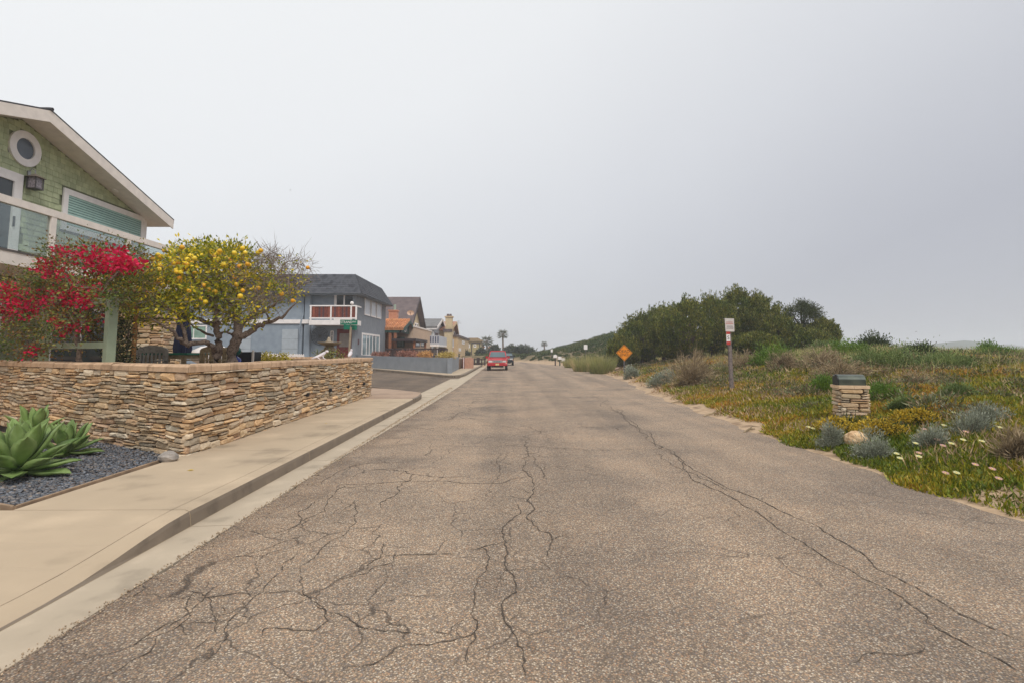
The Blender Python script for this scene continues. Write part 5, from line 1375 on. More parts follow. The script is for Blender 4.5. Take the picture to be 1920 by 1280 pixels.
# white house with grey roof
m_greyr = pm('grey_shingle_roof', [S(112, 110, 110, .85), S(130, 128, 126, .85)], scale=1.5, detail=8, rough=.9, bump=.4, bscale=10)
m_whitew = flat('white_grey_siding', S(190, 192, 198, .95), v=.05)
XW_ = -10.6
wh = thing('white_house', 'white sided house with grey shingle roof, bay window and a white front balcony', 'house', (XW_ - 4, 86, .5))
pa = AX(830, 597.5, XW_ + .5); e0 = AX(820, 612, XW_ + .5); e1 = AX(838, 619, XW_ + .5)
gable(wh, XW_, XW_ - 6.5, pa.y, pa.z, e0.y, e0.z, e1.y, e1.z, m_greyr, .5, .22)
FW = Fr((XW_, 0, 0), (0, 1, 0), (1, 0, 0))
obj('wall', MB().prism(FW, [(e0.y + .5, .5), (e1.y - .5, .5), (e1.y - .5, e1.z), (pa.y, pa.z - .5), (e0.y + .5, e0.z)], -6.4, 0), m_whitew, wh)
Yw = e0.y + .5
ywin(wh, Yw, 807, 814, 622, 641, mull=1, m_pa=flat('pale_bay_glass', S(150, 166, 172), rough=.1, v=.3)); ywin(wh, Yw, 815.5, 822, 624, 641, mull=1, m_fr=m_brnroof)
obj('eave_trim', MB().box(XW_ - 6.4, XW_ + .4, Yw - .45, Yw - .002, e0.z - .45, e0.z - .23), m_white, wh)
Xv = -9.2; a, b = AX(823, 640, Xv), AX(851, 640, Xv); zv0, zv1 = AX(824, 646, Xv).z, AX(824, 629.5, Xv).z
blc = obj('balcony', MB().box(XW_ + .02, Xv, a.y, b.y, zv0 - .25, zv0), m_white, wh)
obj('balcony_panel', MB().box(Xv - .1, Xv, a.y + .1, b.y, zv0 + .002, zv1), m_whitew, blc)
obj('balcony_panel', MB().box(XW_ + .03, Xv - .101, a.y, a.y + .1, zv0 + .002, zv1), m_whitew, blc)
m_navy = flat('navy_awning_stripe', S(60, 70, 100))
for i in range(4):
    x = XW_ + .2 + i * .33; obj('stripe', MB().box(x, x + .16, a.y - .02, a.y - .002, zv0 + .3, zv1 - .1), m_navy, blc)
for y in (a.y + .3, b.y - .3): obj('balcony_post', MB().box(Xv - .35, Xv - .1, y - .12, y + .12, .5, zv0 - .251), m_white, wh)
# tan house with big chimney
m_tanst = flat('tan_stucco', S(206, 178, 138, .95), v=.08, rough=.9)
XN = -9.4
tn = thing('tan_chimney_house', 'tan stucco house with a broad chimney and reddish tiled gable', 'house', (XN - 4, 100, .4))
pa = AX(856.5, 603, XN + .6); e0 = AX(845, 617, XN + .6); e1 = AX(860.5, 625, XN + .6)
gable(tn, XN, XN - 6, pa.y, pa.z, e0.y, e0.z, e1.y, e1.z, flat('reddish_tile_roof', S(160, 108, 80), v=.2), .6, .25, m_tanst)
FN = Fr((XN, 0, 0), (0, 1, 0), (1, 0, 0))
obj('wall', MB().prism(FN, [(e0.y + .5, .4), (e1.y - .5, .4), (e1.y - .5, e1.z), (pa.y, pa.z - .5), (e0.y + .5, e0.z)], -5.9, 0), m_tanst, tn)
a, b = AY(835, 616, e0.y - 1), AY(847.5, 595, e0.y - 1)
chm = obj('chimney', MB().box(a.x, b.x, e0.y - 1, e0.y + .4, .4, b.z), m_cream2, tn)
obj('chimney_cap', MB().box(a.x - .12, b.x + .12, e0.y - 1.12, e0.y + .52, b.z, b.z + .18), m_tanst, chm)
for f in (.3, .7): x = a.x + (b.x - a.x) * f; obj('chimney_pot', MB().cyl((x, e0.y - .3, b.z + .18), (x, e0.y - .3, b.z + .55), .22, .17), m_brnroof, chm)
obj('lower_roof', MB().box(AY(831, 616, e0.y - 1.6).x, b.x + .1, e0.y - 1.7, e0.y - 1.13, AY(840, 620, e0.y - 1.6).z - .2, AY(840, 617, e0.y - 1.6).z), m_brnroof, tn)
obj('lower_wall', MB().box(AY(833, 616, e0.y - 1.6).x, b.x, e0.y - 1.6, e0.y - 1.13, .4, AY(840, 620, e0.y - 1.6).z - .201), m_cream2, tn)
fwin(tn, XN, 850.5, 853, 622, 631); fwin(tn, XN, 854, 856.5, 623, 632)
obj('garage_door', MB().fbox(FN, AX(846, 655, XN).y, AX(856, 655, XN).y, .005, .06, .4, AX(848, 650, XN).z), m_orange, tn)
# tv antenna
c = AY(859, 607, 104); an_ = thing('roof_antenna', 'thin television antenna standing on the tan house roof', 'antenna', tuple(c))
mb = MB().cyl((c.x, 104, c.z - 1.6), (c.x, 104, c.z + .6), .03, n=6)
for k in range(4): mb.cyl((c.x - .6 + k * .06, 104, c.z + k * .17), (c.x + .6 - k * .06, 104, c.z + k * .17), .018, n=5)
obj('mast', mb, m_steel, an_)
# far tan row
XO = -8.6
fo = thing('far_tan_house', 'far flat tan house with pale windows at the bend of the street', 'house', (XO - 3, 125, .3))
a, b = AX(858, 650, XO), AX(879, 650, XO)
obj('wall', MB().box(XO - 6, XO, a.y, b.y, .3, AX(866, 634, XO).z), m_tanst, fo); obj('roof_edge', MB().box(XO - 6.2, XO + .2, a.y - .2, b.y + .2, AX(866, 634, XO).z, AX(866, 634, XO).z + .35), m_brnroof, fo)
fwin(fo, XO, 866, 871, 638, 645, mull=1, fw=.3); fwin(fo, XO, 860, 864, 652, 658, fw=.3)
f2 = thing('pergola_house', 'distant olive tan house with a dark pergola frame in front', 'house', (-9, 140, .3))
Y2 = 138; a, b = AY(873, 650, Y2), AY(902, 634, Y2)
obj('wall', MB().box(a.x, b.x, Y2, Y2 + 7, .3, AY(880, 640, Y2).z), flat('olive_tan_stucco', S(176, 158, 112, .95)), f2)
obj('roof', MB().prism(Fr((0, Y2 - .5, 0), (1, 0, 0), (0, -1, 0)), [(a.x - .6, AY(880, 640, Y2).z), (b.x + .6, AY(880, 640, Y2).z), (b.x - .8, AY(880, 633.5, Y2).z), (a.x + .8, AY(880, 633.5, Y2).z)], -8, 0), flat('tan_roof', S(150, 126, 92), v=.2), f2)
ywin(f2, Y2, 888, 893, 645, 651, fw=.2); ywin(f2, Y2, 877, 881, 645, 652, fw=.2)
pg = obj('pergola', MB().box(AY(884, 643, 132).x, AY(901, 643, 132).x, 131.5, 132, AY(890, 644.5, 132).z, AY(890, 643, 132).z + .1), m_dkbrn, f2)
for px in (884.5, 899.5): x = AY(px, 650, 132).x; obj('pergola_post', MB().box(x - .12, x + .12, 131.6, 131.85, .2, AY(890, 644.6, 132).z), m_dkbrn, pg)
for i, (p0, p1, py, Y, lab) in enumerate(((900, 909, 648, 150, 'distant house with an orange tiled roof left of the near palm'), (912, 938, 651, 165, 'distant low house with a long orange roof behind the palms'), (958, 968, 655.5, 180, 'tiny far house with pale roof right of the palms'), (986, 1007, 661, 190, 'tiny far house with pinkish roof near the end of the street'))):
    a, b = AY(p0, py, Y), AY(p1, py, Y); t = thing('distant_house', lab, 'house', (a.x, Y, 0))
    obj('wall', MB().box(a.x + .4, b.x - .4, Y, Y + 6, 0, a.z - .4), m_tanst, t)
    obj('roof', MB().prism(Fr((0, Y - .4, 0), (1, 0, 0), (0, -1, 0)), [(a.x, a.z - .4), (b.x, a.z - .4), (b.x - 1, a.z + .5), (a.x + 1, a.z + .5)], -7, 0), m_terra if i < 2 else m_pink, t)

# ================================================================== vehicles
m_red = pm('red_car_paint', [S(168, 30, 36), S(182, 36, 44)], scale=1, rough=.25, spec=.6)
m_tyre = flat('tyre_rubber', (.02, .02, .022), rough=.85); m_rim = flat('alloy_rim', S(150, 150, 154), rough=.3, metallic=.7)
m_cglass = flat('car_glass', S(78, 96, 100), rough=.06, v=.2, scale=.6, spec=.7); m_blackp = flat('black_plastic', (.03, .03, .032), rough=.6)
m_chrome = flat('chrome_trim', S(214, 216, 220), rough=.12, metallic=.8); m_headl = flat('headlight_lens', S(206, 204, 200), rough=.1)
m_plate = flat('number_plate', S(216, 190, 130), rough=.5); m_amber = flat('amber_lens', S(214, 110, 40), rough=.2)
def car(name, lab, cat, X, Y, m_body, W_=1.82, H=1.78, L=4.7, pickup=True):
    """front of the vehicle faces the camera (-Y)"""
    t = thing(name, lab, cat, (X, Y, 0)); y0 = Y - .0; h = W_ / 2
    F = lambda: None
    def loft(secs):
        mb = MB()
        for y, w, z0, z1, ch in secs:      # octagonal section
            mb.v += [(X - w + ch, y, z0), (X + w - ch, y, z0), (X + w, y, z0 + ch), (X + w, y, z1 - ch), (X + w - ch * 1.5, y, z1), (X - w + ch * 1.5, y, z1), (X - w, y, z1 - ch), (X - w, y, z0 + ch)]
        k = len(secs)
        for i in range(k - 1):
            for j in range(8): q = i * 8 + j; p = i * 8 + (j + 1) % 8; mb.f.append((q, p, p + 8, q + 8))
        mb.f += [tuple(range(7, -1, -1)), tuple((k - 1) * 8 + j for j in range(8))]
        return mb
    bz = .42
    obj('body', loft([(y0, h * .90, bz + .10, .98, .08), (y0 + .12, h * .97, bz, 1.04, .08), (y0 + .9, h, bz, 1.10, .07), (y0 + 1.35, h, bz, 1.13, .06), (y0 + L - .15, h, bz, 1.12, .06), (y0 + L, h * .96, bz + .1, 1.08, .06)]), m_body, t, False)
    cab = loft([(y0 + 1.30, h * .93, 1.09, 1.15, .02), (y0 + 1.95, h * .80, 1.09, H, .05), (y0 + 3.3 if pickup else y0 + L - .5, h * .80, 1.09, H - .01, .05), (y0 + 3.6 if pickup else y0 + L - .12, h * .90, 1.09, 1.15, .02)])
    cb = obj('cab', cab, m_body, t)
    # windscreen follows the sloping front face of the cab
    a = [V3((X - h * .83, y0 + 1.34, 1.20)), V3((X + h * .83, y0 + 1.34, 1.20)), V3((X + h * .70, y0 + 1.845, H - .10)), V3((X - h * .70, y0 + 1.845, H - .10))]
    o = V3((0, -.022, .018)); b = V3((0, .02, -.01))
    obj('windscreen', MB().hexa([a[0] + b, a[1] + b, a[1] + o, a[0] + o, a[3] + b, a[2] + b, a[2] + o, a[3] + o]), m_cglass, cb)
    for s in (-1, 1):
        q = [V3((X + s * h * .925, y0 + 1.75, 1.17)), V3((X + s * h * .925, y0 + 3.2, 1.17)), V3((X + s * h * .815, y0 + 3.1, H - .12)), V3((X + s * h * .815, y0 + 2.05, H - .12))]
        e = V3((s * .012, 0, .004)); obj('side_window', MB().hexa([q[0], q[1], q[1] + e, q[0] + e, q[3], q[2], q[2] + e, q[3] + e]), m_cglass, cb)
        mi = obj('mirror', MB().box(min(X + s * h * .98, X + s * (h + .2)), max(X + s * h * .98, X + s * (h + .2)), y0 + 1.55, y0 + 1.68, 1.10, 1.29), m_body, t)
        hl = obj('headlight', MB().box(X + s * h * .70 - .17, X + s * h * .70 + .17, y0 - .03, y0 + .02, .76, .93), m_headl, t)
        obj('indicator', MB().box(X + s * h * .89 - .045, X + s * h * .89 + .045, y0 - .02, y0 + .05, .70, .80), m_amber, t)
        for yy_ in (y0 + .95, y0 + L - 1.0):
            xc = X + s * (h - .11)
            w = obj('wheel', MB().lathe((xc, yy_, .37), [(.2, -.11), (.33, -.11), (.37, -.07), (.37, .07), (.33, .11), (.2, .11)], 20, 'x'), m_tyre, t)
            obj('rim', MB().lathe((xc + s * .10, yy_, .37), [(.03, -.02), (.21, -.02), (.21, .02), (.03, .03)], 16, 'x'), m_rim, w)
            obj('wheel_arch', MB().lathe((xc + s * .06, yy_, .40), [(.38, -.09), (.44, -.09), (.44, .062), (.38, .062)], 20, 'x'), m_blackp, t)
    g = obj('grille', MB().box(X - h * .48, X + h * .48, y0 - .035, y0 + .02, .74, .95), m_chrome, t)
    for k in range(3): obj('grille_slot', MB().box(X - h * .42, X + h * .42, y0 - .042, y0 - .036, .775 + k * .055, .80 + k * .055), m_blackp, g)
    bm = obj('bumper', loft([(y0 - .16, h * .86, .47, .66, .05), (y0 - .1, h * .99, .45, .70, .05), (y0 + .1, h * 1.0, .45, .70, .05)]), m_body, t)
    obj('number_plate', MB().box(X - .16, X + .16, y0 - .172, y0 - .161, .50, .65), m_plate, bm)
    obj('skid_plate', MB().box(X - h * .6, X + h * .6, y0 - .06, y0 + .2, .30, .449), m_blackp, t)
    obj('hood_scoop', MB().prism(Fr((X - h * .5, 0, 0), (0, 1, 0), (-1, 0, 0)), [(y0 + .22, 1.04), (y0 + 1.2, 1.125), (y0 + 1.2, 1.15), (y0 + .3, 1.085)], -h, 0), m_body, t)
    return t
car('red_truck', 'red pickup truck parked facing the camera at the left kerb', 'truck', AY(932.5, 690, 48.3).x, 48.3, m_red)
car('black_car', 'black car parked behind the red truck, mostly hidden by it', 'car', AY(949.5, 680, 66).x, 66, flat('black_car_paint', S(34, 38, 44), rough=.25), 1.8, 1.6, 4.6, False)
# ================================================================== the dune side
def tpt(px, py, it=14):
    """where the sight line through a surveyed point meets the dune"""
    d = ray(px, py); lo, hi = 2.0, 140.0
    for s in np.arange(3.0, 140.0, .25):
        p = CAM + d * s
        if p.z < Tz(p.x, p.y): hi = s; lo = s - .25; break
    for _ in range(it):
        m = (lo + hi) / 2; p = CAM + d * m
        if p.z < Tz(p.x, p.y): hi = m
        else: lo = m
    p = CAM + d * hi; return V3((p.x, p.y, Tz(p.x, p.y)))
def onT(px, Y, py=700):
    x = AY(px, py, Y).x; return V3((x, Y, Tz(x, Y)))
# ---- ice plant carpet: thousands of upright fleshy leaves
m_ice = pm('ice_plant_leaf', [S(88, 108, 22, .95), S(116, 124, 26, .95), S(142, 136, 30, 1), S(166, 142, 40, 1), S(182, 124, 46, 1), S(176, 142, 96, 1)],
           scale=.42, detail=5, rough=.5, rnd='isl', patch=.55, rval=.3, transl=.15, lo=.32, hi=.80)
def scatter(n, x0, x1, y0, y1, dens):
    out = []
    tot = 0
    while tot < n:
        x = rng.uniform(x0, x1, n * 2); y = rng.uniform(y0, y1, n * 2)
        k = rng.random(n * 2) < dens(x, y); out.append(np.stack([x[k], y[k]], 1)); tot += int(k.sum())
    a = np.concatenate(out)[:n]; return a[:, 0], a[:, 1]
def inview(x, y): return (x < y * 1.05 + 2.5)
edgew = lambda x, y: np.sin(y * 1.7) * .14 + np.sin(y * 4.3 + 1) * .09 + np.sin(y * .6) * .12
def dcarpet(x, y):
    d = x - XR(y); off = .30 + .55 * sstep(y, 9, 24) + edgew(x, y)
    near = 1 / (1 + ((x * x + y * y) / 45.0))
    gap = np.where((np.sin(x * 1.9 + y * .8) + np.sin(y * 2.3 - x * .9) + np.sin(x * .7 - y * 1.5)) / 3 > .5, .35, 1.0)
    return np.where((d > off) & inview(x, y), near * gap, 0)
x, y = scatter(200000, 4.8, 40, 2.5, 40, dcarpet)
r_ = np.hypot(x, y); P = np.stack([x, y, T(x, y) - .01], 1)
cl = wob(x * 1.7, y * 1.7)                                # low mounds
P[:, 2] += np.maximum(0, cl) * .05 * sstep(x - XR(y), .5, 1.5)
D = rng.normal(size=(len(x), 3)) * .55 + np.array([0, 0, 1.0])
Ln = rng.uniform(.045, .10, len(x)) * (1 + r_ * .025); Wd = rng.uniform(.011, .019, len(x)) * (1 + r_ * .075)
carpet = put('ice_plant', catmesh('ice_plant', [leaves(P, D, Ln, Wd)]), m_ice)
tag(carpet, 'green, yellow and rust coloured ice plant covering the dune beside the road', 'ground cover', kind='stuff')
# trailing dry edge and litter
m_dry = pm('dry_straw', [S(150, 122, 92, .9), S(190, 164, 128, .9), S(170, 132, 98, .9)], scale=1.5, rough=.9, rnd='isl', rval=.3)
def ddry(x, y):
    d = x - XR(y); near = 1 / (1 + ((x * x + y * y) / 160.0))
    pat = sstep(wob(x * .9 + 5, y * .9), -.1, .35) + .6 * sstep(y, 12, 20)
    return np.where((d > .5 + edgew(x, y)) & inview(x, y), near * np.minimum(pat, 1), 0)
x, y = scatter(60000, 4.8, 48, 3, 52, ddry); r_ = np.hypot(x, y)
P = np.stack([x, y, T(x, y) + .0], 1); D = rng.normal(size=(len(x), 3)) * .8 + np.array([0, 0, .75])
o = put('dry_grass', catmesh('dry_grass', [leaves(P, D, rng.uniform(.06, .20, len(x)) * (1 + r_ * .012), .006 + .0009 * r_)]), m_dry)
tag(o, 'dry straw coloured stems and litter among the ice plant', 'grass', kind='stuff')
# tall dune grass towards the skyline
m_dgrass = pm('dune_grass', [S(176, 162, 108, 1), S(146, 150, 90, 1), S(204, 182, 134, 1)], scale=.6, rough=.8, rnd='isl', rval=.3, transl=.2)
def dtall(x, y):
    d = x - XR(y); pat = sstep(wob(x * .35 + 2, y * .35 + 1), .05, .45)
    return np.where((d > 6.5) & inview(x, y) & (y > 13) & (np.hypot(x, y) > 17), pat * 1.0 + .08, 0)
x, y = scatter(42000, 10, 62, 13, 62, dtall)
P = np.stack([x, y, T(x, y) - .02], 1); D = rng.normal(size=(len(x), 3)) * np.array([.25, .25, .1]) + np.array([.12, 0, 1.0])
o = put('dune_grass', catmesh('dune_grass', [leaves(P, D, rng.uniform(.25, .62, len(x)), .012 + .0008 * np.hypot(x, y), tri=True)]), m_dgrass)
tag(o, 'pale dune grass along the crest of the dune at the right', 'grass', kind='stuff')
# low mixed scrub filling the dune behind: many small tufts
m_scrub = pm('low_scrub_leaf', [S(70, 92, 40, .95), S(118, 120, 58, .95), S(134, 110, 86, .95), S(88, 104, 58, .95), S(128, 128, 96, .95)], scale=.5, rough=.65, rnd='isl', patch=.7, rval=.3, transl=.15, lo=.3, hi=.7)
def dscr(x, y):
    d = x - XR(y); return np.where((d > 2.0) & inview(x, y) & (y > 9), .35 + .65 * sstep(wob(x * .8 + 3, y * .8), 0, .5), 0) * np.clip(22 / np.hypot(x, y), 0, 1)
x, y = scatter(1250, 7, 62, 8, 66, dscr); n = len(x)
sz = rng.uniform(.08, .36, n)
C = np.repeat(np.stack([x, y, T(x, y)], 1), 130, 0); S_ = np.repeat(sz, 130)[:, None]
o_ = rng.normal(size=(len(C), 3)); o_ /= np.linalg.norm(o_, axis=1, keepdims=True); o_[:, 2] = np.abs(o_[:, 2]) * .9
rr = rng.uniform(.45, 1, (len(C), 1))
P = C + o_ * S_ * rr * np.array([1.5, 1.5, 1.0]); D = o_ + rng.normal(size=o_.shape) * .5 + np.array([0, 0, .5])
o = put('dune_scrub', catmesh('dune_scrub', [leaves(P, D, S_[:, 0] * rng.uniform(.22, .5, len(C)), .016 + .0009 * np.hypot(C[:, 0], C[:, 1]))]), m_scrub)
tag(o, 'low mixed olive and brown scrub scattered over the dune slope', 'scrub', kind='stuff')

# ---- individual shrubs
def shrub(name, lab, cat, c, rx, ry, rz, mat, nl, L, Wd, up=.6, clumps=26, stems=10, m_st=None, group=None, radial=1.0, lump=.35, tri=False):
    t = thing(name, lab, cat, tuple(c), group)
    nl_ = max(4, clumps // 8); la = rng.uniform(0, 6.283, nl_); lq = np.sqrt(rng.random(nl_)) * .62; lr = rng.uniform(.32, .62, nl_); lh = rng.uniform(.45, 1.05, nl_) * (1 - .35 * lq); lh[0] = 1.0
    wl = rng.integers(0, nl_, clumps); u = rng.normal(size=(clumps, 3)); u /= np.linalg.norm(u, axis=1, keepdims=True); u[:, 2] = np.abs(u[:, 2])
    u = np.stack([np.cos(la[wl]) * lq[wl] + u[:, 0] * lr[wl], np.sin(la[wl]) * lq[wl] + u[:, 1] * lr[wl], u[:, 2] * lh[wl]], 1)
    cc = np.array(tuple(c)) + u * np.array([rx, ry, rz]) * rng.uniform(.75, 1.0, (clumps, 1))
    cc[:, 2] += T(cc[:, 0], cc[:, 1]) - c.z if abs(Tz(c.x, c.y) - c.z) < .3 else 0
    k = nl // clumps; P = np.repeat(cc, k, 0); R = min(rx, ry, rz) * lump + .02
    o = rng.normal(size=P.shape) * R * .55; P = P + o; P[:, 2] = np.maximum(P[:, 2], T(P[:, 0], P[:, 1]) - .02)
    D = radial * (P - np.array(tuple(c))) / np.array([rx, ry, rz]) + o / R * .4 + rng.normal(size=P.shape) * .35 + np.array([0, 0, up])
    put('foliage', catmesh('foliage', [leaves(P, D, rng.uniform(L * .6, L * 1.25, len(P)), rng.uniform(Wd * .7, Wd * 1.2, len(P)), tri=tri)]), mat, t)
    mb = MB()
    for q in cc[:stems]:
        m = (V3(q) + V3(c)) / 2 + V3((random.gauss(0, rx * .1), random.gauss(0, ry * .1), 0)); mb.tube([V3(c) - UP * .03, m, V3(q)], [max(.012, rz * .02), max(.008, rz * .012), .005], 5, caps=False)
    obj('stems', mb, m_st or m_bark, t, kind='stuff'); return t
m_sage = pm('blue_sage_leaf', [S(130, 134, 116, 1.0), S(164, 168, 150, 1.0)], scale=5, rough=.7, rnd='isl', rval=.3, transl=.1)
m_dusty = pm('dusty_green_leaf', [S(92, 112, 60, 1.0), S(132, 146, 84, 1.0)], scale=2, rough=.7, rnd='isl', rval=.3, transl=.1)
m_bright = pm('fresh_green_leaf', [S(84, 116, 38, 1.0), S(124, 148, 54, 1.0)], scale=1.5, rough=.6, rnd='isl', rval=.3, transl=.2)
m_deadtw = pm('dead_twig', [S(132, 114, 88, 1.0), S(170, 150, 118, 1.0), S(108, 92, 70, 1.0)], scale=2, rough=.9, rnd='isl', rval=.3)
m_deepg = pm('deep_green_leaf', [S(44, 62, 28, .85), S(74, 88, 40, .85)], scale=1, rough=.6, rnd='isl', rval=.35, transl=.15)
m_yfl = pm('yellow_flower_head', [S(176, 146, 34, .95), S(206, 172, 46, .95)], scale=5, rough=.6, rnd='isl', rval=.25, transl=.15, rcols=[S(180, 150, 30), S(210, 176, 50), S(120, 120, 40), S(196, 160, 40)], mixr=.7)
def at(px, py): return tpt(px, py)
def sc(p, w): return w * p.y / 1000.0                     # surveyed width at that distance
# grey blue sages by the boulder
for px, py, w, h, lab in ((1636, 858, 62, 52, 'silvery blue sage bush right of the tan boulder'), (1557, 838, 44, 40, 'smaller silvery sage bush left of the tan boulder'), (1818, 815, 66, 46, 'blue green sage bush among the flowers near the right edge'), (1745, 838, 56, 38, 'grey green sage bush between the white flowers'), (1850, 792, 66, 32, 'dark grey sage bush on the slope at the right edge'), (1240, 722, 44, 26, 'pale grey green sage bush at the sand edge below the dead shrub'), (1188, 708, 30, 22, 'small grey sage bush right of the orange sign post')):
    p = at(px, py); shrub('sage_bush', lab, 'shrub', p, sc(p, w) / 2, sc(p, w) / 2.2, sc(p, h), m_sage, 3000, max(.05, .0045 * p.y), max(.010, .0013 * p.y), up=.7, clumps=40)
# yellow flower patches in front of the mailbox pillar
for px, py, w, h, lab in ((1586, 808, 92, 18, 'yellow flowering plant at the foot of the mailbox pillar'), (1650, 816, 90, 20, 'yellow flowering plant in front of the mailbox pillar, towards the road'), (1715, 797, 78, 22, 'yellow flowering plant right of the mailbox pillar')):
    p = at(px, py); t = shrub('yellow_flower_plant', lab, 'plant', p, sc(p, w) / 2, sc(p, w) / 3, sc(p, h), m_deepg, 1200, .05, .02, up=.8, clumps=30, lump=.6)
    n = 70; u = rng.normal(size=(n, 3)); u /= np.linalg.norm(u, axis=1, keepdims=True); u[:, 2] = np.abs(u[:, 2]) * .9 + .25
    hc = np.array(tuple(p)) + u * np.array([sc(p, w) / 2, sc(p, w) / 3, sc(p, h)]); P = np.repeat(hc, 26, 0); o = rng.normal(size=P.shape) * .028 * np.array([1, 1, .6]); P += o * 1.5
    put('flower_heads', catmesh('flower_heads', [leaves(P, o + np.array([0, 0, .03]), rng.uniform(.03, .05, len(P)), .03)]), m_yfl, t, kind='stuff')
# dead grey shrubs
def dead(lab, px, py, w, h, n=4200):
    p = at(px, py); rx, rz = sc(p, w) / 2, sc(p, h)
    t = thing('dead_shrub', lab, 'shrub', tuple(p))
    az = rng.uniform(0, 6.283, n); el_ = np.arcsin(rng.uniform(.05, 1, n)); d = np.stack([np.cos(az) * np.cos(el_) * rx, np.sin(az) * np.cos(el_) * rx, np.sin(el_) * rz], 1)
    d *= (1 + .28 * np.sin(az * 3 + px) + .2 * np.sin(az * 5 + el_ * 4 + py))[:, None]
    P = np.array(tuple(p)) + d * rng.uniform(.15, .85, (n, 1)); D = d / np.linalg.norm(d, axis=1, keepdims=True) + rng.normal(size=d.shape) * .55 + np.array([.25, 0, .15])
    put('twigs', catmesh('twigs', [leaves(P, D, rng.uniform(.15, .4, n) * rz, max(.010, .0007 * p.y))]), m_deadtw, t, kind='stuff')
    mb = MB()
    for k in range(16):
        a = d[k]; mb.tube([p - UP * .03, p + V3(a * .5) + UP * .06, p + V3(a * .9)], [.03, .018, .006], 5, caps=False)
    obj('stems', mb, m_deadtw, t, kind='stuff')
dead('large rounded dead grey shrub left of the leaning sign post', 1300, 722, 92, 58)
dead('low dead grey shrub behind the leaning sign post', 1400, 690, 80, 30, 3000)
dead('dark dead brush under the bright green bush right of the sign post', 1470, 694, 60, 34, 3000)
dead('grey dead brush heap above and left of the mailbox', 1545, 692, 90, 40, 3400)
dead('brown dead brush hump just behind the mailbox', 1580, 706, 120, 34, 3400)
dead('dead brown brush at the right edge near the road', 1905, 862, 60, 60, 2600)
dead('low pale dead brush on the slope right of the mailbox', 1720, 720, 100, 26, 2600)
# green scrub bushes
for px, py, w, h, m, lab in ((1460, 682, 88, 38, m_bright, 'rounded bright green bush right of the leaning sign post'), (1655, 752, 66, 30, m_bright, 'feathery green bush just right of the mailbox pillar'),
    (1590, 668, 110, 26, m_bright, 'wide light green bush above the mailbox'), (1670, 690, 150, 40, m_dusty, 'broad dusty green bush on the slope above and right of the mailbox'), (1640, 660, 70, 40, m_deepg, 'flat topped dark green bush standing on the dune crest'),
    (1770, 690, 120, 26, m_dusty, 'low dusty green bush right of the broad dusty one'), (1545, 650, 60, 22, m_dusty, 'small dusty bush on the crest right of the evergreens'), (1720, 668, 70, 20, m_deepg, 'low dark green bush beside the flat topped crest bush'),
    (1860, 668, 110, 20, m_bright, 'yellow green bush on the crest at the right edge'), (1540, 735, 50, 26, m_bright, 'small green bush left of the mailbox pillar'), (1800, 745, 70, 22, m_dusty, 'small dusty bush midway up the right slope'), (1690, 770, 40, 20, m_dusty, 'little dusty tuft near the yellow flowers')):
    p = at(px, py) if py > 664 else onT(px, 34); shrub('dune_bush', lab, 'shrub', p, sc(p, w) / 2, sc(p, w) / 2.4, sc(p, h), m, 6000, max(.05, .0048 * p.y), max(.014, .0016 * p.y), up=.6, clumps=60, lump=.4)
# tall grass clumps left of the orange sign
for px, py, w, h, lab in ((1100, 697, 46, 30, 'pale tall grass clump at the road edge left of the orange sign'), (1128, 700, 40, 34, 'tall olive grass clump closest to the orange sign'), (1075, 690, 30, 20, 'small grass clump left of the tall pale clump')):
    p = at(px, py); rx, rz = sc(p, w) / 2, sc(p, h) * 1.15; n = 1500
    t = thing('grass_clump', lab, 'grass', tuple(p)); a = rng.uniform(0, 6.28, n); q = np.sqrt(rng.random(n)) * rx
    P = np.stack([p.x + q * np.cos(a), p.y + q * np.sin(a), np.full(n, p.z - .03)], 1); D = np.stack([np.cos(a) * q / rx * .45, np.sin(a) * q / rx * .45, np.ones(n)], 1) + rng.normal(size=(n, 3)) * .13
    put('blades', catmesh('blades', [leaves(P, D, rng.uniform(.45, 1.15, n) * rz, .03, tri=True)]), m_dgrass, t, kind='stuff')

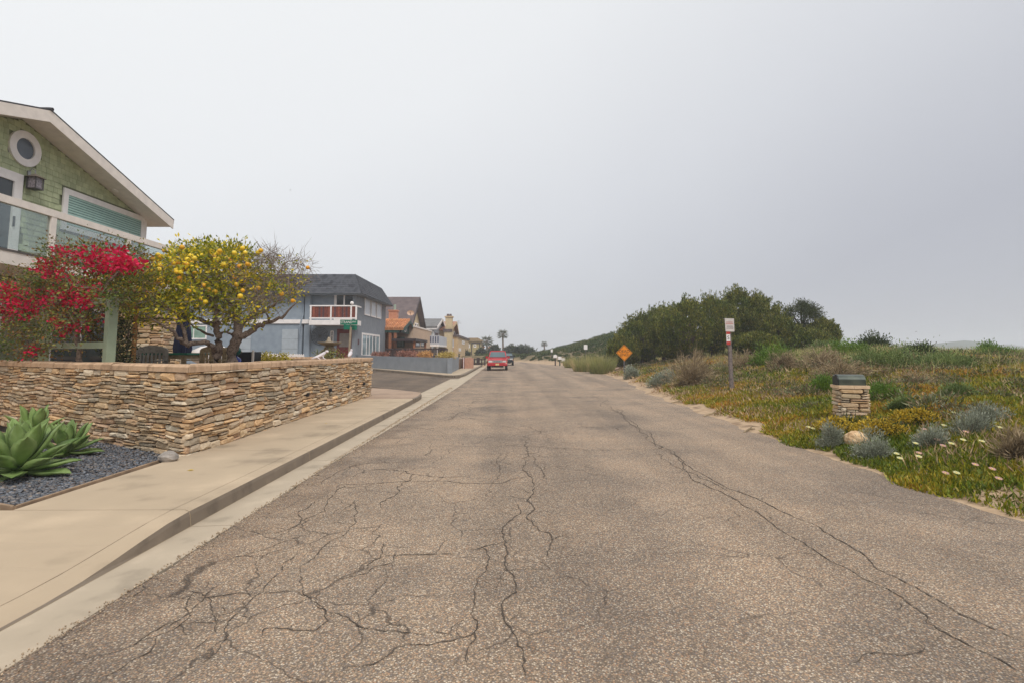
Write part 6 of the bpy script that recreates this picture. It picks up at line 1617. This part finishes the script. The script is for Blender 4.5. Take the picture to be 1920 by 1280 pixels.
# ---- tall evergreen thicket
m_ever = pm('evergreen_leaf', [S(58, 78, 18, .95), S(120, 126, 42, 1.05), S(52, 72, 22, .95), S(150, 142, 60, 1.05), S(80, 98, 28, 1)], scale=.8, detail=3, rough=.6, rnd='isl', patch=.6, rval=.4, transl=.2, lo=.32, hi=.68)
m_pine = pm('pine_leaf', [S(52, 64, 30, .95), S(86, 92, 44, .95)], scale=.6, rough=.6, rnd='isl', rval=.35, transl=.15)
def evergreen(lab, px, ytop, w, Y, mat=m_ever, openc=False, base=690):
    c = onT(px, Y); top = AY(px, ytop, Y).z; H = top - c.z; rx = w * Y / 2000.0; ry = rx * .9
    t = thing('evergreen_tree', lab, 'tree', tuple(c), 'evergreen thicket behind the dead shrubs')
    ns = 430 if not openc else 46
    u = rng.normal(size=(ns * 2, 3)); u /= np.linalg.norm(u, axis=1, keepdims=True); u = u[u[:, 1] < .75][:ns]; ns = len(u)
    tz = (u[:, 2] + 1) / 2                                           # 0 bottom .. 1 top
    hc = c.z + H * (.05 + .93 * tz * .9) if not openc else c.z + H * (.45 + .5 * tz)
    wd = np.sqrt(np.clip(1 - (np.clip(tz, .25, 1) - .25) ** 2 * 1.25, .08, 1))
    B = np.stack([c.x + u[:, 0] * rx * wd * rng.uniform(.7, 1.05, ns), c.y + u[:, 1] * ry * wd, hc], 1)
    if not openc:                                                   # upright shoots
        per = 52; P = np.repeat(B, per, 0); n = len(P); sl = np.repeat(np.where(rng.random(ns) < .25, rng.uniform(.8, 1.35, ns), rng.uniform(.35, .8, ns)), per) * min(1.0, H / 4)
        f = rng.random(n); ang = rng.uniform(0, 6.28, n); rad = .19 * (1 - .85 * f)
        lean = np.repeat(np.stack([u[:, 0] * .35, u[:, 1] * .35, np.ones(ns)], 1), per, 0)
        P = P + lean * (f * sl)[:, None] + np.stack([np.cos(ang) * rad, np.sin(ang) * rad, np.zeros(n)], 1) * .8
        D = np.stack([np.cos(ang) * .5, np.sin(ang) * .5, np.full(n, 1.0)], 1) + rng.normal(size=(n, 3)) * .25
        a = leaves(P, D, rng.uniform(.12, .24, n), rng.uniform(.04, .07, n))
    else:
        per = 170; P = np.repeat(B, per, 0); o = rng.normal(size=P.shape) * .22; P = P + o
        a = leaves(P, o + rng.normal(size=P.shape) * .2 + np.array([0, 0, .1]), .16, .05)
    put('crown', catmesh('crown', [a]), mat, t)
    mb = MB(); tp_ = c + V3((0, 0, H * .6))
    mb.tube([c - UP * .1, c + V3((random.gauss(0, .1), 0, H * .3)), tp_], [.16, .12, .06], 7)
    obj('trunk', mb, m_bark, t, True)
    mb = MB()
    for q in B[::(7 if not openc else 2)]:
        s = c + UP * H * random.uniform(.1, .5); mb.tube([s, (s + V3(q)) / 2 + UP * .1, V3(q)], [.05, .03, .012], 5, caps=False)
    obj('branches', mb, m_bark, t, kind='stuff')
EV = [(1172, 632, 60, 44, 'lowest evergreen bush at the left end of the thicket, behind the orange sign'), (1205, 598, 86, 45, 'evergreen second from the left end of the thicket'), (1245, 580, 100, 45, 'evergreen rising above and right of the orange sign'),
      (1292, 570, 104, 39, 'broad evergreen above the large dead grey shrub'), (1338, 563, 96, 40, 'evergreen just left of the leaning sign post'), (1388, 546, 92, 41, 'tallest evergreen, directly behind the leaning sign post'), (1430, 562, 76, 40, 'evergreen on the right shoulder of the tallest one'),
      (1462, 598, 70, 39, 'lower dark evergreen right of the sign post, above the bright green bush'), (1546, 606, 56, 40, 'small evergreen at the right end of the thicket'), (1275, 640, 80, 40, 'low leafy evergreen skirt behind the dead grey shrub'), (1420, 630, 90, 36, 'low evergreen filling the gap under the tallest ones'), (1515, 622, 84, 38, 'low evergreen beneath the open crowned pine')]
for px, yt, w, Y, lab in EV: evergreen(lab, px, yt, w, Y)
evergreen('open crowned dark pine rising at the right of the thicket', 1508, 570, 66, 41, m_pine, True)
# ---- scrub hill in the distance
def dhill(x, y):
    d = x - XR(y); d = np.where(y > 96, np.maximum(d, (y - 98) * .8), d); return np.where((d > .9) & (x < y * .36 + 2), np.clip(Tz_ar(x, y) / 2.0, .45, 1), 0)
Tz_ar = lambda x, y: T(x, y)
x, y = scatter(1900, -6, 44, 46, 140, dhill); n = len(x); per = 70
sz = rng.uniform(.5, 1.2, n) * np.clip(T(x, y) / 2.2, .4, 1)
C = np.repeat(np.stack([x, y, T(x, y) - .1], 1), per, 0); S_ = np.repeat(sz, per)[:, None]
u = rng.normal(size=(len(C), 3)); u /= np.linalg.norm(u, axis=1, keepdims=True); u[:, 2] = np.abs(u[:, 2]) * .75
P = C + u * S_ * rng.uniform(.7, 1, (len(C), 1)); D = u + rng.normal(size=u.shape) * .4 + np.array([0, 0, .4])
m_hills = pm('hill_scrub_leaf', [S(46, 70, 24, .85), S(82, 98, 38, .85), S(100, 100, 50, .85)], scale=.12, rough=.7, rnd='isl', patch=.6, rval=.3, transl=.15)
o = put('hillside_scrub', catmesh('hillside_scrub', [leaves(P, D, .30, .13)]), m_hills)
tag(o, 'dense green scrub covering the low hill beyond the bend of the road', 'scrub', kind='stuff')
# greenery beyond the end of the road and the far bushes on the left
FBUSH = [(972, 661, 34, 10, 112, 'low green bush straight ahead where the street bends'), (925, 655, 26, 12, 140, 'dark hedge behind the red truck'), (990, 664, 40, 10, 120, 'low green bush right of the bend'), (955, 658, 24, 10, 150, 'far dark bush right of the truck'), (868, 664, 22, 9, 112, 'dark hedge under the distant tan house'), (850, 664, 12, 10, 96, 'round dark bush beside the tan chimney house'), (903, 664, 16, 9, 125, 'round hedge left of the red truck'), (985, 654, 22, 9, 210, 'distant bush beside the far roofs')]
for px, py, w, h, Y, lab in FBUSH:
    c = AY(px, py, Y); c = V3((c.x, Y, min(c.z - h * Y / 2000, 1.0))); shrub('far_bush', lab, 'shrub', c, w * Y / 2000, w * Y / 2600, (AY(px, py - h / 2, Y).z - c.z), m_dgrn, 2200, .006 * Y, .0022 * Y, clumps=40, stems=6, lump=.45)
# ---- palms
m_palm = pm('palm_frond', [S(74, 84, 52, .85), S(110, 112, 78, .85)], scale=.6, rough=.6, rnd='isl', rval=.3)
m_ptr = flat('palm_trunk', S(120, 104, 90), v=.2)
def palm(lab, px, pyb, pyt, w, Y, droopy=.5):
    b = AY(px, pyb, Y); tpz = AY(px, pyt, Y).z; R = w * Y / 2000; zc = tpz - R * .9
    t = thing('palm_tree', lab, 'tree', (b.x, Y, 0), 'palm trees at the end of the street')
    obj('trunk', MB().tube([(b.x, Y, -.1), (b.x + .1, Y, zc * .5), (b.x, Y, zc)], [.34, .26, .24], 8), m_ptr, t)
    Ps, Ds = [], []
    for k in range(34):
        az = k * 2.4; e = 1.25 - 1.9 * (k / 34) ** .8; d = V3((math.cos(az) * math.cos(e), math.sin(az) * math.cos(e), math.sin(e)))
        q = V3((b.x, Y, zc)) + d * R * .45
        for j in range(16):
            a = (j - 7.5) / 7.5; s = V3((-math.sin(az), math.cos(az), 0)); dd = (d + s * a * .8 - UP * droopy * .4); Ps.append(tuple(q)); Ds.append(tuple(dd))
    put('fronds', catmesh('fronds', [leaves(np.array(Ps), np.array(Ds), R * rng.uniform(.5, .95, len(Ps)), R * .055)]), m_palm, t)
    mb = MB()
    for k in range(34):
        az = k * 2.4; e = 1.25 - 1.9 * (k / 34) ** .8; d = V3((math.cos(az) * math.cos(e), math.sin(az) * math.cos(e), math.sin(e))); mb.tube([(b.x, Y, zc), tuple(V3((b.x, Y, zc)) + d * R * .46)], [.05, .03], 4, caps=False)
    obj('stalks', mb, m_ptr, t, kind='stuff')
palm('broad palm left of the red truck roof', 912.5, 662, 630, 24, 150, .9)
palm('tallest palm, directly above the red truck', 942.5, 662, 619, 20, 155)
palm('small far palm just right of the tallest palm', 959.5, 660, 643, 9, 260)
palm('tiny palm, rightmost of the pair beyond the black car', 966, 660, 648, 8, 260)
palm('lone palm at the left foot of the green hill', 1020.5, 664, 640, 12, 190)
palm('far bluish palm above the pinkish roof', 996, 664, 650, 14, 230, .9)

# ---- road sign DEAD END
m_osign = flat('orange_yellow_sign', S(236, 142, 10, .95), v=.05, rough=.45); m_ink = flat('sign_black', (.015, .015, .015), rough=.5)
m_spost = flat('grey_sign_post', S(84, 80, 80), v=.2, rough=.7)
p = onT(1170, 36.5); sC = AY(1170.5, 661, 36.4)
de = thing('dead_end_sign', 'orange yellow diamond road sign reading DEAD END on a grey post', 'sign', tuple(p))
F_ = Fr((sC.x, 36.4, 0), (1, -.03, 0), (-.03, -1, 0)); h = 15.2 * 36.4 / 1000; z = sC.z
obj('post', MB().box(sC.x - .05, sC.x + .05, 36.42, 36.5, p.z - .2, z + h * .7), m_spost, de)
pl = obj('sign_plate', MB().prism(F_, [(0, z - h), (h, z), (0, z + h), (-h, z)], -.006, .006), m_osign, de)
bd = MB(); a_, b_ = h - .045, h - .075
for s1, s2 in ((1, 1), (-1, 1), (-1, -1), (1, -1)):
    bd.add([F_.p(s1 * a_, .009, z), F_.p(0, .009, z + s2 * a_), F_.p(0, .009, z + s2 * b_), F_.p(s1 * b_, .009, z)], [(0, 1, 2, 3)])
obj('border', bd, m_ink, pl)
tx = MB(); text(tx, F_, 0, z + .10, .010, 'DEAD', .27); text(tx, F_, 0, z - .13, .010, 'END', .27); obj('lettering', tx, m_ink, pl)
# ---- parking sign on leaning post
p = tpt(1372, 731); Ys = p.y
ps = thing('parking_sign', 'tall leaning weathered wooden post with a faded white sign and a small red white sign', 'sign', tuple(p))
tpz = AY(1366, 602, Ys)
m_wpost = pm('weathered_purple_grey_wood', [S(106, 96, 94), S(130, 118, 112), S(90, 82, 80)], scale=10, rough=.9, bump=.3)
u_ = (tpz - p).normalized(); s_ = V3((1, 0, 0)); 
ax = lambda k, du, dn: p + u_ * k + V3((du, -dn, 0))
Lp = (tpz - p).length
c8 = [ax(-.2, -.055, .05), ax(-.2, .055, .05), ax(-.2, .055, -.05), ax(-.2, -.055, -.05), ax(Lp, -.05, .045), ax(Lp, .05, .045), ax(Lp, .05, -.045), ax(Lp, -.05, -.045)]
obj('post', MB().hexa([tuple(q) for q in c8]), m_wpost, ps)
A, B = AY(1358.5, 597, Ys - .06), AY(1376.5, 621.5, Ys - .06); m_fade = pm('faded_sign_white', [S(206, 196, 190, .95), S(222, 214, 208, .95)], scale=9, rough=.5)
F_ = Fr((A.x, Ys - .06, 0), (1, -.06, 0), (-.06, -1, 0)); w = B.x - A.x
pl = obj('sign_plate', MB().prism(F_, [(0, A.z), (.02, B.z), (w, B.z - .01), (w, A.z - .01)], 0, .008), m_fade, ps)
tx = MB(); m_fred = flat('faded_red_print', S(196, 130, 122)); m_fgr = flat('faded_grey_print', S(140, 132, 132)); hs = A.z - B.z
for k, (f, l) in enumerate(((.30, .7), (.42, .8))): tx.fbox(F_, w * (.5 - l / 2), w * (.5 + l / 2), .009, .011, A.z - hs * f - .012, A.z - hs * f + .012)
obj('faded_print', tx, m_fred, pl)
tx = MB()
for f, l in ((.62, .7), (.76, .78)): tx.fbox(F_, w * (.55 - l / 2), w * (.5 + l / 2), .009, .011, A.z - hs * f - .014, A.z - hs * f + .014)
obj('faded_line', tx, m_fgr, pl)
A, B = AY(1361.5, 622, Ys - .06), AY(1369.5, 646, Ys - .06); w = B.x - A.x; F_ = Fr((A.x, Ys - .06, 0), (1, 0, 0), (0, -1, 0)); hs = A.z - B.z
p2 = obj('lower_plate', MB().fbox(F_, 0, w, 0, .008, B.z, A.z), m_white, ps)
m_sred = flat('sign_red', S(190, 62, 52))
for q0, q1 in ((A.z - hs * .2, A.z), (B.z, B.z + hs * .26)): obj('red_band', MB().fbox(F_, 0, w, .009, .011, q0, q1), m_sred, p2)
tx = MB(); text(tx, F_, w / 2, B.z + hs * .53, .010, 'S', .17); obj('symbol', tx, m_ink, p2)
# ---- stone mailbox
p = tpt(1592, 786)
mbx = thing('stone_mailbox', 'dark metal mailbox on a pillar of stacked tan flat stones among yellow flowers', 'mailbox', tuple(p))
Ym = p.y; a, b = AY(1577, 770, Ym), AY(1623, 770, Ym); zt = AY(1590, 722, Ym).z; w = (b.x - a.x) * 1.02; dp = .42
u = V3((.97, -.24, 0)).normalized(); n_ = V3((u.y, -u.x, 0)); O = V3((a.x, Ym, 0)); zb = p.z - .15
F_ = Fr(O, u, n_)
obj('core', MB().fbox(F_, .03, w - .03, -dp + .03, -.03, zb, zt - .06), m_mortar, mbx)
m_mst = pm('mailbox_stone', [S(186, 160, 130), S(222, 198, 168)], scale=14, rough=.9, bump=.4, bscale=45, rnd='obj', rval=.12, mixr=.6, rcols=[S(226, 200, 168), S(214, 180, 142), S(232, 208, 180), S(206, 170, 132)])
lay([(O, u, n_, face_cells(w, zb, zt - .06, 90, .22, .5, .06, .10)), (O - n_ * dp, n_, -u, face_cells(dp, zb, zt - .06, 91, .2, .4, .06, .10)), (O + u * w, -n_, u, face_cells(dp, zb, zt - .06, 92, .2, .4, .06, .1))], mbx, 120, m_mst, m_stone_s, 21, gap=.016, d0=.02, d1=.045, )
for i in range(2): obj('cap_stone', MB().fbox(F_, -.03 + i * (w / 2 + .03), w / 2 - .004 + i * (w / 2 + .03), -dp - .03, .035, zt - .058, zt), m_mst, mbx)
mL, mW, mH = w * .98, .30, AY(1590, 702, Ym).z - zt
arc = [(-mW / 2, 0), (mW / 2, 0), (mW / 2, mH * .5)] + [(mW / 2 * math.cos(t), mH * .5 + mH * .5 * math.sin(t)) for t in np.linspace(.15, math.pi - .15, 11)] + [(-mW / 2, mH * .5)]
FM = Fr(O - n_ * dp / 2 + u * (.0) + UP * (zt + .002), -n_, -u)
m_mail = pm('dark_green_metal', [S(66, 74, 66), S(86, 92, 80)], scale=6, rough=.3, metallic=.3, spec=.6)
body = obj('mailbox_body', MB().prism(FM, arc, -mL, -.012), m_mail, mbx)
obj('mailbox_door', MB().prism(FM, [(x * 1.05, z * 1.03) for x, z in arc], -.011, .012), flat('mailbox_door_dark', S(22, 28, 28), rough=.5), mbx)
obj('latch', MB().fbox(FM, -.02, .02, .013, .04, mH * .85, mH * .95), m_steel, mbx)
obj('base_plate', MB().fbox(F_, -.02, .22, -dp / 2 - .1, -dp / 2 + .145, zt + .0005, zt + .0018), m_dark, mbx)
# number on the flank, faint
tx = MB(); FF = Fr(O - n_ * (dp / 2 - mW / 2 - .003) + u * (mL * .4), u, n_); text(tx, FF, 0, zt + mH * .3, .0, '1155', .07); obj('house_number', tx, flat('faint_number', S(66, 70, 64)), body)
# boulder
p = tpt(1606, 832); r0 = sc(p, 42) / 2
mb = MB(); rb = random.Random(4)
mb.ball((p.x, p.y, p.z + r0 * .35), r0, 14, 10, (1.05, .85, .82), .06)
tag(obj('boulder', mb, pm('tan_boulder', [S(196, 156, 110, .95), S(220, 190, 150, .95), S(176, 136, 96, .95)], scale=7, rough=.9, bump=.6, bscale=20), smooth=False), 'tan boulder between two silvery sage bushes in front of the mailbox', 'boulder')
# driftwood under the orange sign
m_drift = pm('driftwood', [S(150, 122, 106), S(186, 158, 138), S(120, 96, 86)], scale=8, rough=.9, bump=.4)
for i, (x0_, y0_, x1_, y1_, lab) in enumerate(((1132, 694, 1166, 684, 'long pale driftwood log left of the orange sign post'), (1145, 690, 1180, 676, 'driftwood log lying up the bank behind the orange sign post'), (1172, 690, 1196, 679, 'short driftwood log right of the orange sign post'), (1138, 699, 1160, 693, 'small driftwood piece nearest the road under the orange sign'))):
    A, B = tpt(x0_, y0_), tpt(x1_, y1_)
    if (B - A).length > 3: B = A + (B - A).normalized() * 2.4
    o = UP * .1; tag(obj('driftwood_log', MB().tube([A + o, (A + B) / 2 + o * 1.3, B + o * 1.5], [.10, .12, .08], 7), m_drift, None, True), lab, 'log')
for i, (x0_, y0_, x1_, y1_, lab) in enumerate(((1258, 756, 1285, 755, 'dark dead branch lying on the sand edge left of the sign post'), (1318, 782, 1352, 775, 'dead branch on the sand edge below the sign post'), (1395, 812, 1416, 806, 'thin dead twig lying across the sandy road edge'))):
    A, B = tpt(x0_, y0_), tpt(x1_, y1_); M_ = (A + B) / 2 + V3((.05, .1, .05))
    mb = MB().tube([A + UP * .03, M_, B + UP * .03], [.012, .022, .010], 6).tube([M_, M_ + V3((.12, .15, .03)), M_ + V3((.3, .16, .02))], [.014, .009, .005], 5)
    tag(obj('dead_branch', mb, m_deadtw), lab, 'branch')
# ice plant flowers
m_fly = flat('pale_yellow_petal', S(236, 232, 176, .95), v=.05, transl=.2); m_flp = flat('pale_pink_petal', S(226, 176, 170, .95), v=.08, transl=.2); m_flc = flat('flower_centre', S(220, 190, 70))
FL = [(1682,862,0),(1688,871,0),(1724,861,1),(1724,868,0),(1718,842,0),(1769,847,1),(1785,843,0),(1842,839,0),(1830,885,1),(1774,901,1),(1795,901,0),(1862,894,1),(1874,913,1),(1771,807,0),(1807,836,0),(1876,812,0),(1719,828,1),(1770,829,1),(1516,808,0),(1525,811,0),(1541,812,1),(1666,803,1),(1736,815,1),(1758,835,1),(1790,782,0),(1834,806,0),(1812,820,1)]
def flower(mat):
    mb = MB()
    for k in range(16):
        a = k * math.pi / 8; c_, s_ = math.cos(a), math.sin(a); w = .11
        mb.add([(c_ * .15, s_ * .15, .02), (c_ * .65 - s_ * w, s_ * .65 + c_ * w, .16), (c_, s_, .2), (c_ * .65 + s_ * w, s_ * .65 - c_ * w, .16)], [(0, 1, 2, 3)])
    return mk('flower', mb.v, mb.f)
fm = [flower(m_fly), flower(m_flp)]; fm[0].materials.append(m_fly); fm[1].materials.append(m_flp)
fc = mk('flower_centre', *(lambda b: (b.v, b.f))(MB().ball((0, 0, .05), .26, 8, 4, (1, 1, .4)))); fc.materials.append(m_flc)
for px, py, k in FL:
    p = tpt(px, py + 4); s = .034 + .0012 * p.y; o = put('flower', fm[k], None, carpet); o.matrix_basis = Matrix.Translation(p + UP * .12) @ Matrix.Rotation(.35, 4, 'X') @ Matrix.Rotation(random.uniform(0, 3), 4, 'Z') @ Matrix.Diagonal((s, s, s, 1))
    q = put('flower_centre', fc, None, o)
# ---- roadside mailboxes and small signs in the distance
p0 = None
for px, py, lab, base_c in ((1041, 667.5, 'white mailbox, leftmost of the three at the bend', m_dkbrn), (1049.5, 671, 'white mailbox on a green post, middle of the three at the bend', m_dkgreen), (1056.5, 674, 'white mailbox, rightmost of the three and nearest the road edge', m_dkbrn)):
    Y = 66; c = AY(px, py, Y); g = Tz(c.x, Y); t = thing('mailbox', lab, 'mailbox', (c.x, Y, g), 'mailboxes at the bend')
    F_ = Fr((c.x, Y - .3, c.z - .17), (1, 0, 0), (0, -1, 0)); ar_ = [(-.22, 0), (.22, 0), (.22, .2)] + [(.22 * math.cos(q), .2 + .18 * math.sin(q)) for q in np.linspace(.3, math.pi - .3, 6)] + [(-.22, .2)]
    obj('mailbox_body', MB().prism(F_, ar_, -.6, 0), m_white, t); obj('post', MB().box(c.x - .07, c.x + .07, Y - .1, Y + .05, g - .1, c.z - .171), base_c, t)
for px, py, Y, w, h, lab in ((1098, 650.5, 62, .42, .56, 'small white roadside sign on the scrub slope above the mailboxes'), (1034.5, 657, 90, .34, .5, 'tiny cream sign far off at the foot of the green hill')):
    c = AY(px, py, Y); g = Tz(c.x, Y); t = thing('roadside_sign', lab, 'sign', (c.x, Y, g))
    obj('sign_plate', MB().box(c.x - w / 2, c.x + w / 2, Y - .02, Y, c.z - h / 2, c.z + h / 2), m_white, t); obj('post', MB().box(c.x - .04, c.x + .04, Y + .001, Y + .07, g - .2, c.z + h * .3), m_spost, t)
c = AY(1084, 672, 52); g = Tz(c.x, 52); t = thing('dark_mailbox', 'dark green mailbox in the scrub left of the tall grass', 'mailbox', (c.x, 52, g))
obj('mailbox_body', MB().prism(Fr((c.x, 51.8, c.z - .15), (1, 0, 0), (0, -1, 0)), [(-.2, 0), (.2, 0), (.2, .22), (.1, .33), (-.1, .33), (-.2, .22)], -.5, 0), m_dkgreen, t); obj('post', MB().box(c.x - .05, c.x + .05, 51.9, 52, g - .1, c.z - .151), m_dkbrn, t)
# low rail fence left of the red truck
rf_ = thing('rail_fence', 'low brown rail fence with a thick post left of the red truck', 'fence', (-4, 66, 0))
Y = 66; a, b = AY(888, 680, Y), AY(911, 680, Y)
for py in (673.5, 681.5): z = AY(898, py, Y).z; obj('rail', MB().box(a.x, b.x, Y, Y + .06, z - .06, z + .06), m_dkbrn, rf_)
for px, w in ((889.5, .08), (896.5, .2), (903, .07), (909, .07)): x = AY(px, 680, Y).x; obj('post', MB().box(x - w, x + w, Y - .05, Y - .001, .05, AY(px, 671.5 if w < .1 else 670, Y).z), m_dkbrn, rf_)
bank = [(-14, 74), (-3.3, 68), (-3.0, 86), (-5.5, 92), (-16, 96)]
obj('sandy_verge', MB().slab(bank, .35, -.2), flat('verge_soil', S(110, 100, 66), v=.3, scale=1), kind='structure')
# birds
m_bird = flat('bird_dark', (.05, .05, .055))
for px, py, Y, s, lab in ((545, 357, 60, .22, 'small dark bird flying high over the street'), (1718, 622, 90, .3, 'tiny bird flying over the dune on the right')):
    c = AY(px, py, Y); mb = MB().tube([c + V3((-s * .3, 0, 0)), c, c + V3((s * .35, 0, .02))], [s * .04, s * .12, s * .03], 6)
    for q in (-1, 1): mb.add([c + V3((-s * .1, 0, 0)), c + V3((s * .12, 0, 0)), c + V3((0, q * s * .6, s * .22)), c + V3((-s * .2, q * s * .9, s * .1))], [(0, 1, 2, 3)]).add([c + V3((-s * .1, 0, -.01)), c + V3((s * .12, 0, -.01)), c + V3((0, q * s * .6, s * .21)), c + V3((-s * .2, q * s * .9, s * .09))], [(3, 2, 1, 0)])
    tag(obj('bird', mb, m_bird), lab, 'bird')
# ---- grit and crumbs of asphalt along the gutter
n = 2600; gy_ = 1.2 + 24 * rng.random(n) ** 1.8; gx_ = -2.62 + rng.normal(size=n) * .018 + np.where(rng.random(n) < .4, np.abs(rng.normal(size=n)) * .12, 0)
gr = rng.uniform(.002, .006, n) * (1 + .07 * gy_); gv = ICO_V[None] * gr[:, None, None] * rng.uniform(.6, 1.2, (n, 1, 3)) + np.stack([gx_, gy_, np.full(n, .012)], -1)[:, None]
m_grit = pm('loose_grit', [S(146, 126, 104), S(184, 162, 134)], scale=20, rough=.9, rnd='isl', rval=.35)
o = put('grit', fastmesh('grit', gv.reshape(-1, 3), (ICO_F[None] + 12 * np.arange(n)[:, None, None]).reshape(-1, 3)), m_grit)
tag(o, 'loose grit and asphalt crumbs along the edge of the concrete gutter', 'grit', kind='stuff')
# ---- far hills in the fog
m_hill = flat('far_hill_scrub', S(70, 80, 60), rough=.95, v=.3, scale=.01)
def hillmesh(name, Y, prof):
    vs, fs = [], []; k = len(prof); rows = [(-120, 0), (-60, .55), (0, 1.0), (80, .7), (200, 0)]
    for dy, f in rows:
        for px, py in prof:
            p = AY(px, py, Y); vs.append((p.x, Y + dy, -3 + max(0, p.z + 3) * f))
    for i in range(len(rows) - 1):
        for j in range(k - 1): q = i * k + j; fs.append((q, q + 1, q + k + 1, q + k))
    put(name, mk(name, vs, fs, True), m_hill, kind='structure')
hillmesh('distant_hill', 620, [(1690, 661), (1730, 655), (1765, 646), (1790, 641), (1808, 638), (1822, 639), (1840, 645), (1870, 648), (1900, 652), (1940, 656), (2000, 660)])
hillmesh('farther_hill', 900, [(1800, 661), (1840, 648), (1865, 646), (1890, 645), (1905, 650), (1925, 649), (1960, 646), (2040, 650), (2100, 661)])

# ================================================================== sea fog
hz = MB().box(-1700, 1700, -1700, 1700, -5.0, 46)
m_haze = bpy.data.materials.new('sea_fog'); m_haze.use_nodes = True
t = m_haze.node_tree; t.nodes.clear()
mo = t.nodes.new('ShaderNodeOutputMaterial'); pv = t.nodes.new('ShaderNodeVolumePrincipled')
pv.inputs['Color'].default_value = (.88, .92, .98, 1); pv.inputs['Density'].default_value = .00105; pv.inputs['Anisotropy'].default_value = .0
t.links.new(pv.outputs[0], mo.inputs['Volume'])
obj('haze', hz, m_haze, kind='stuff')
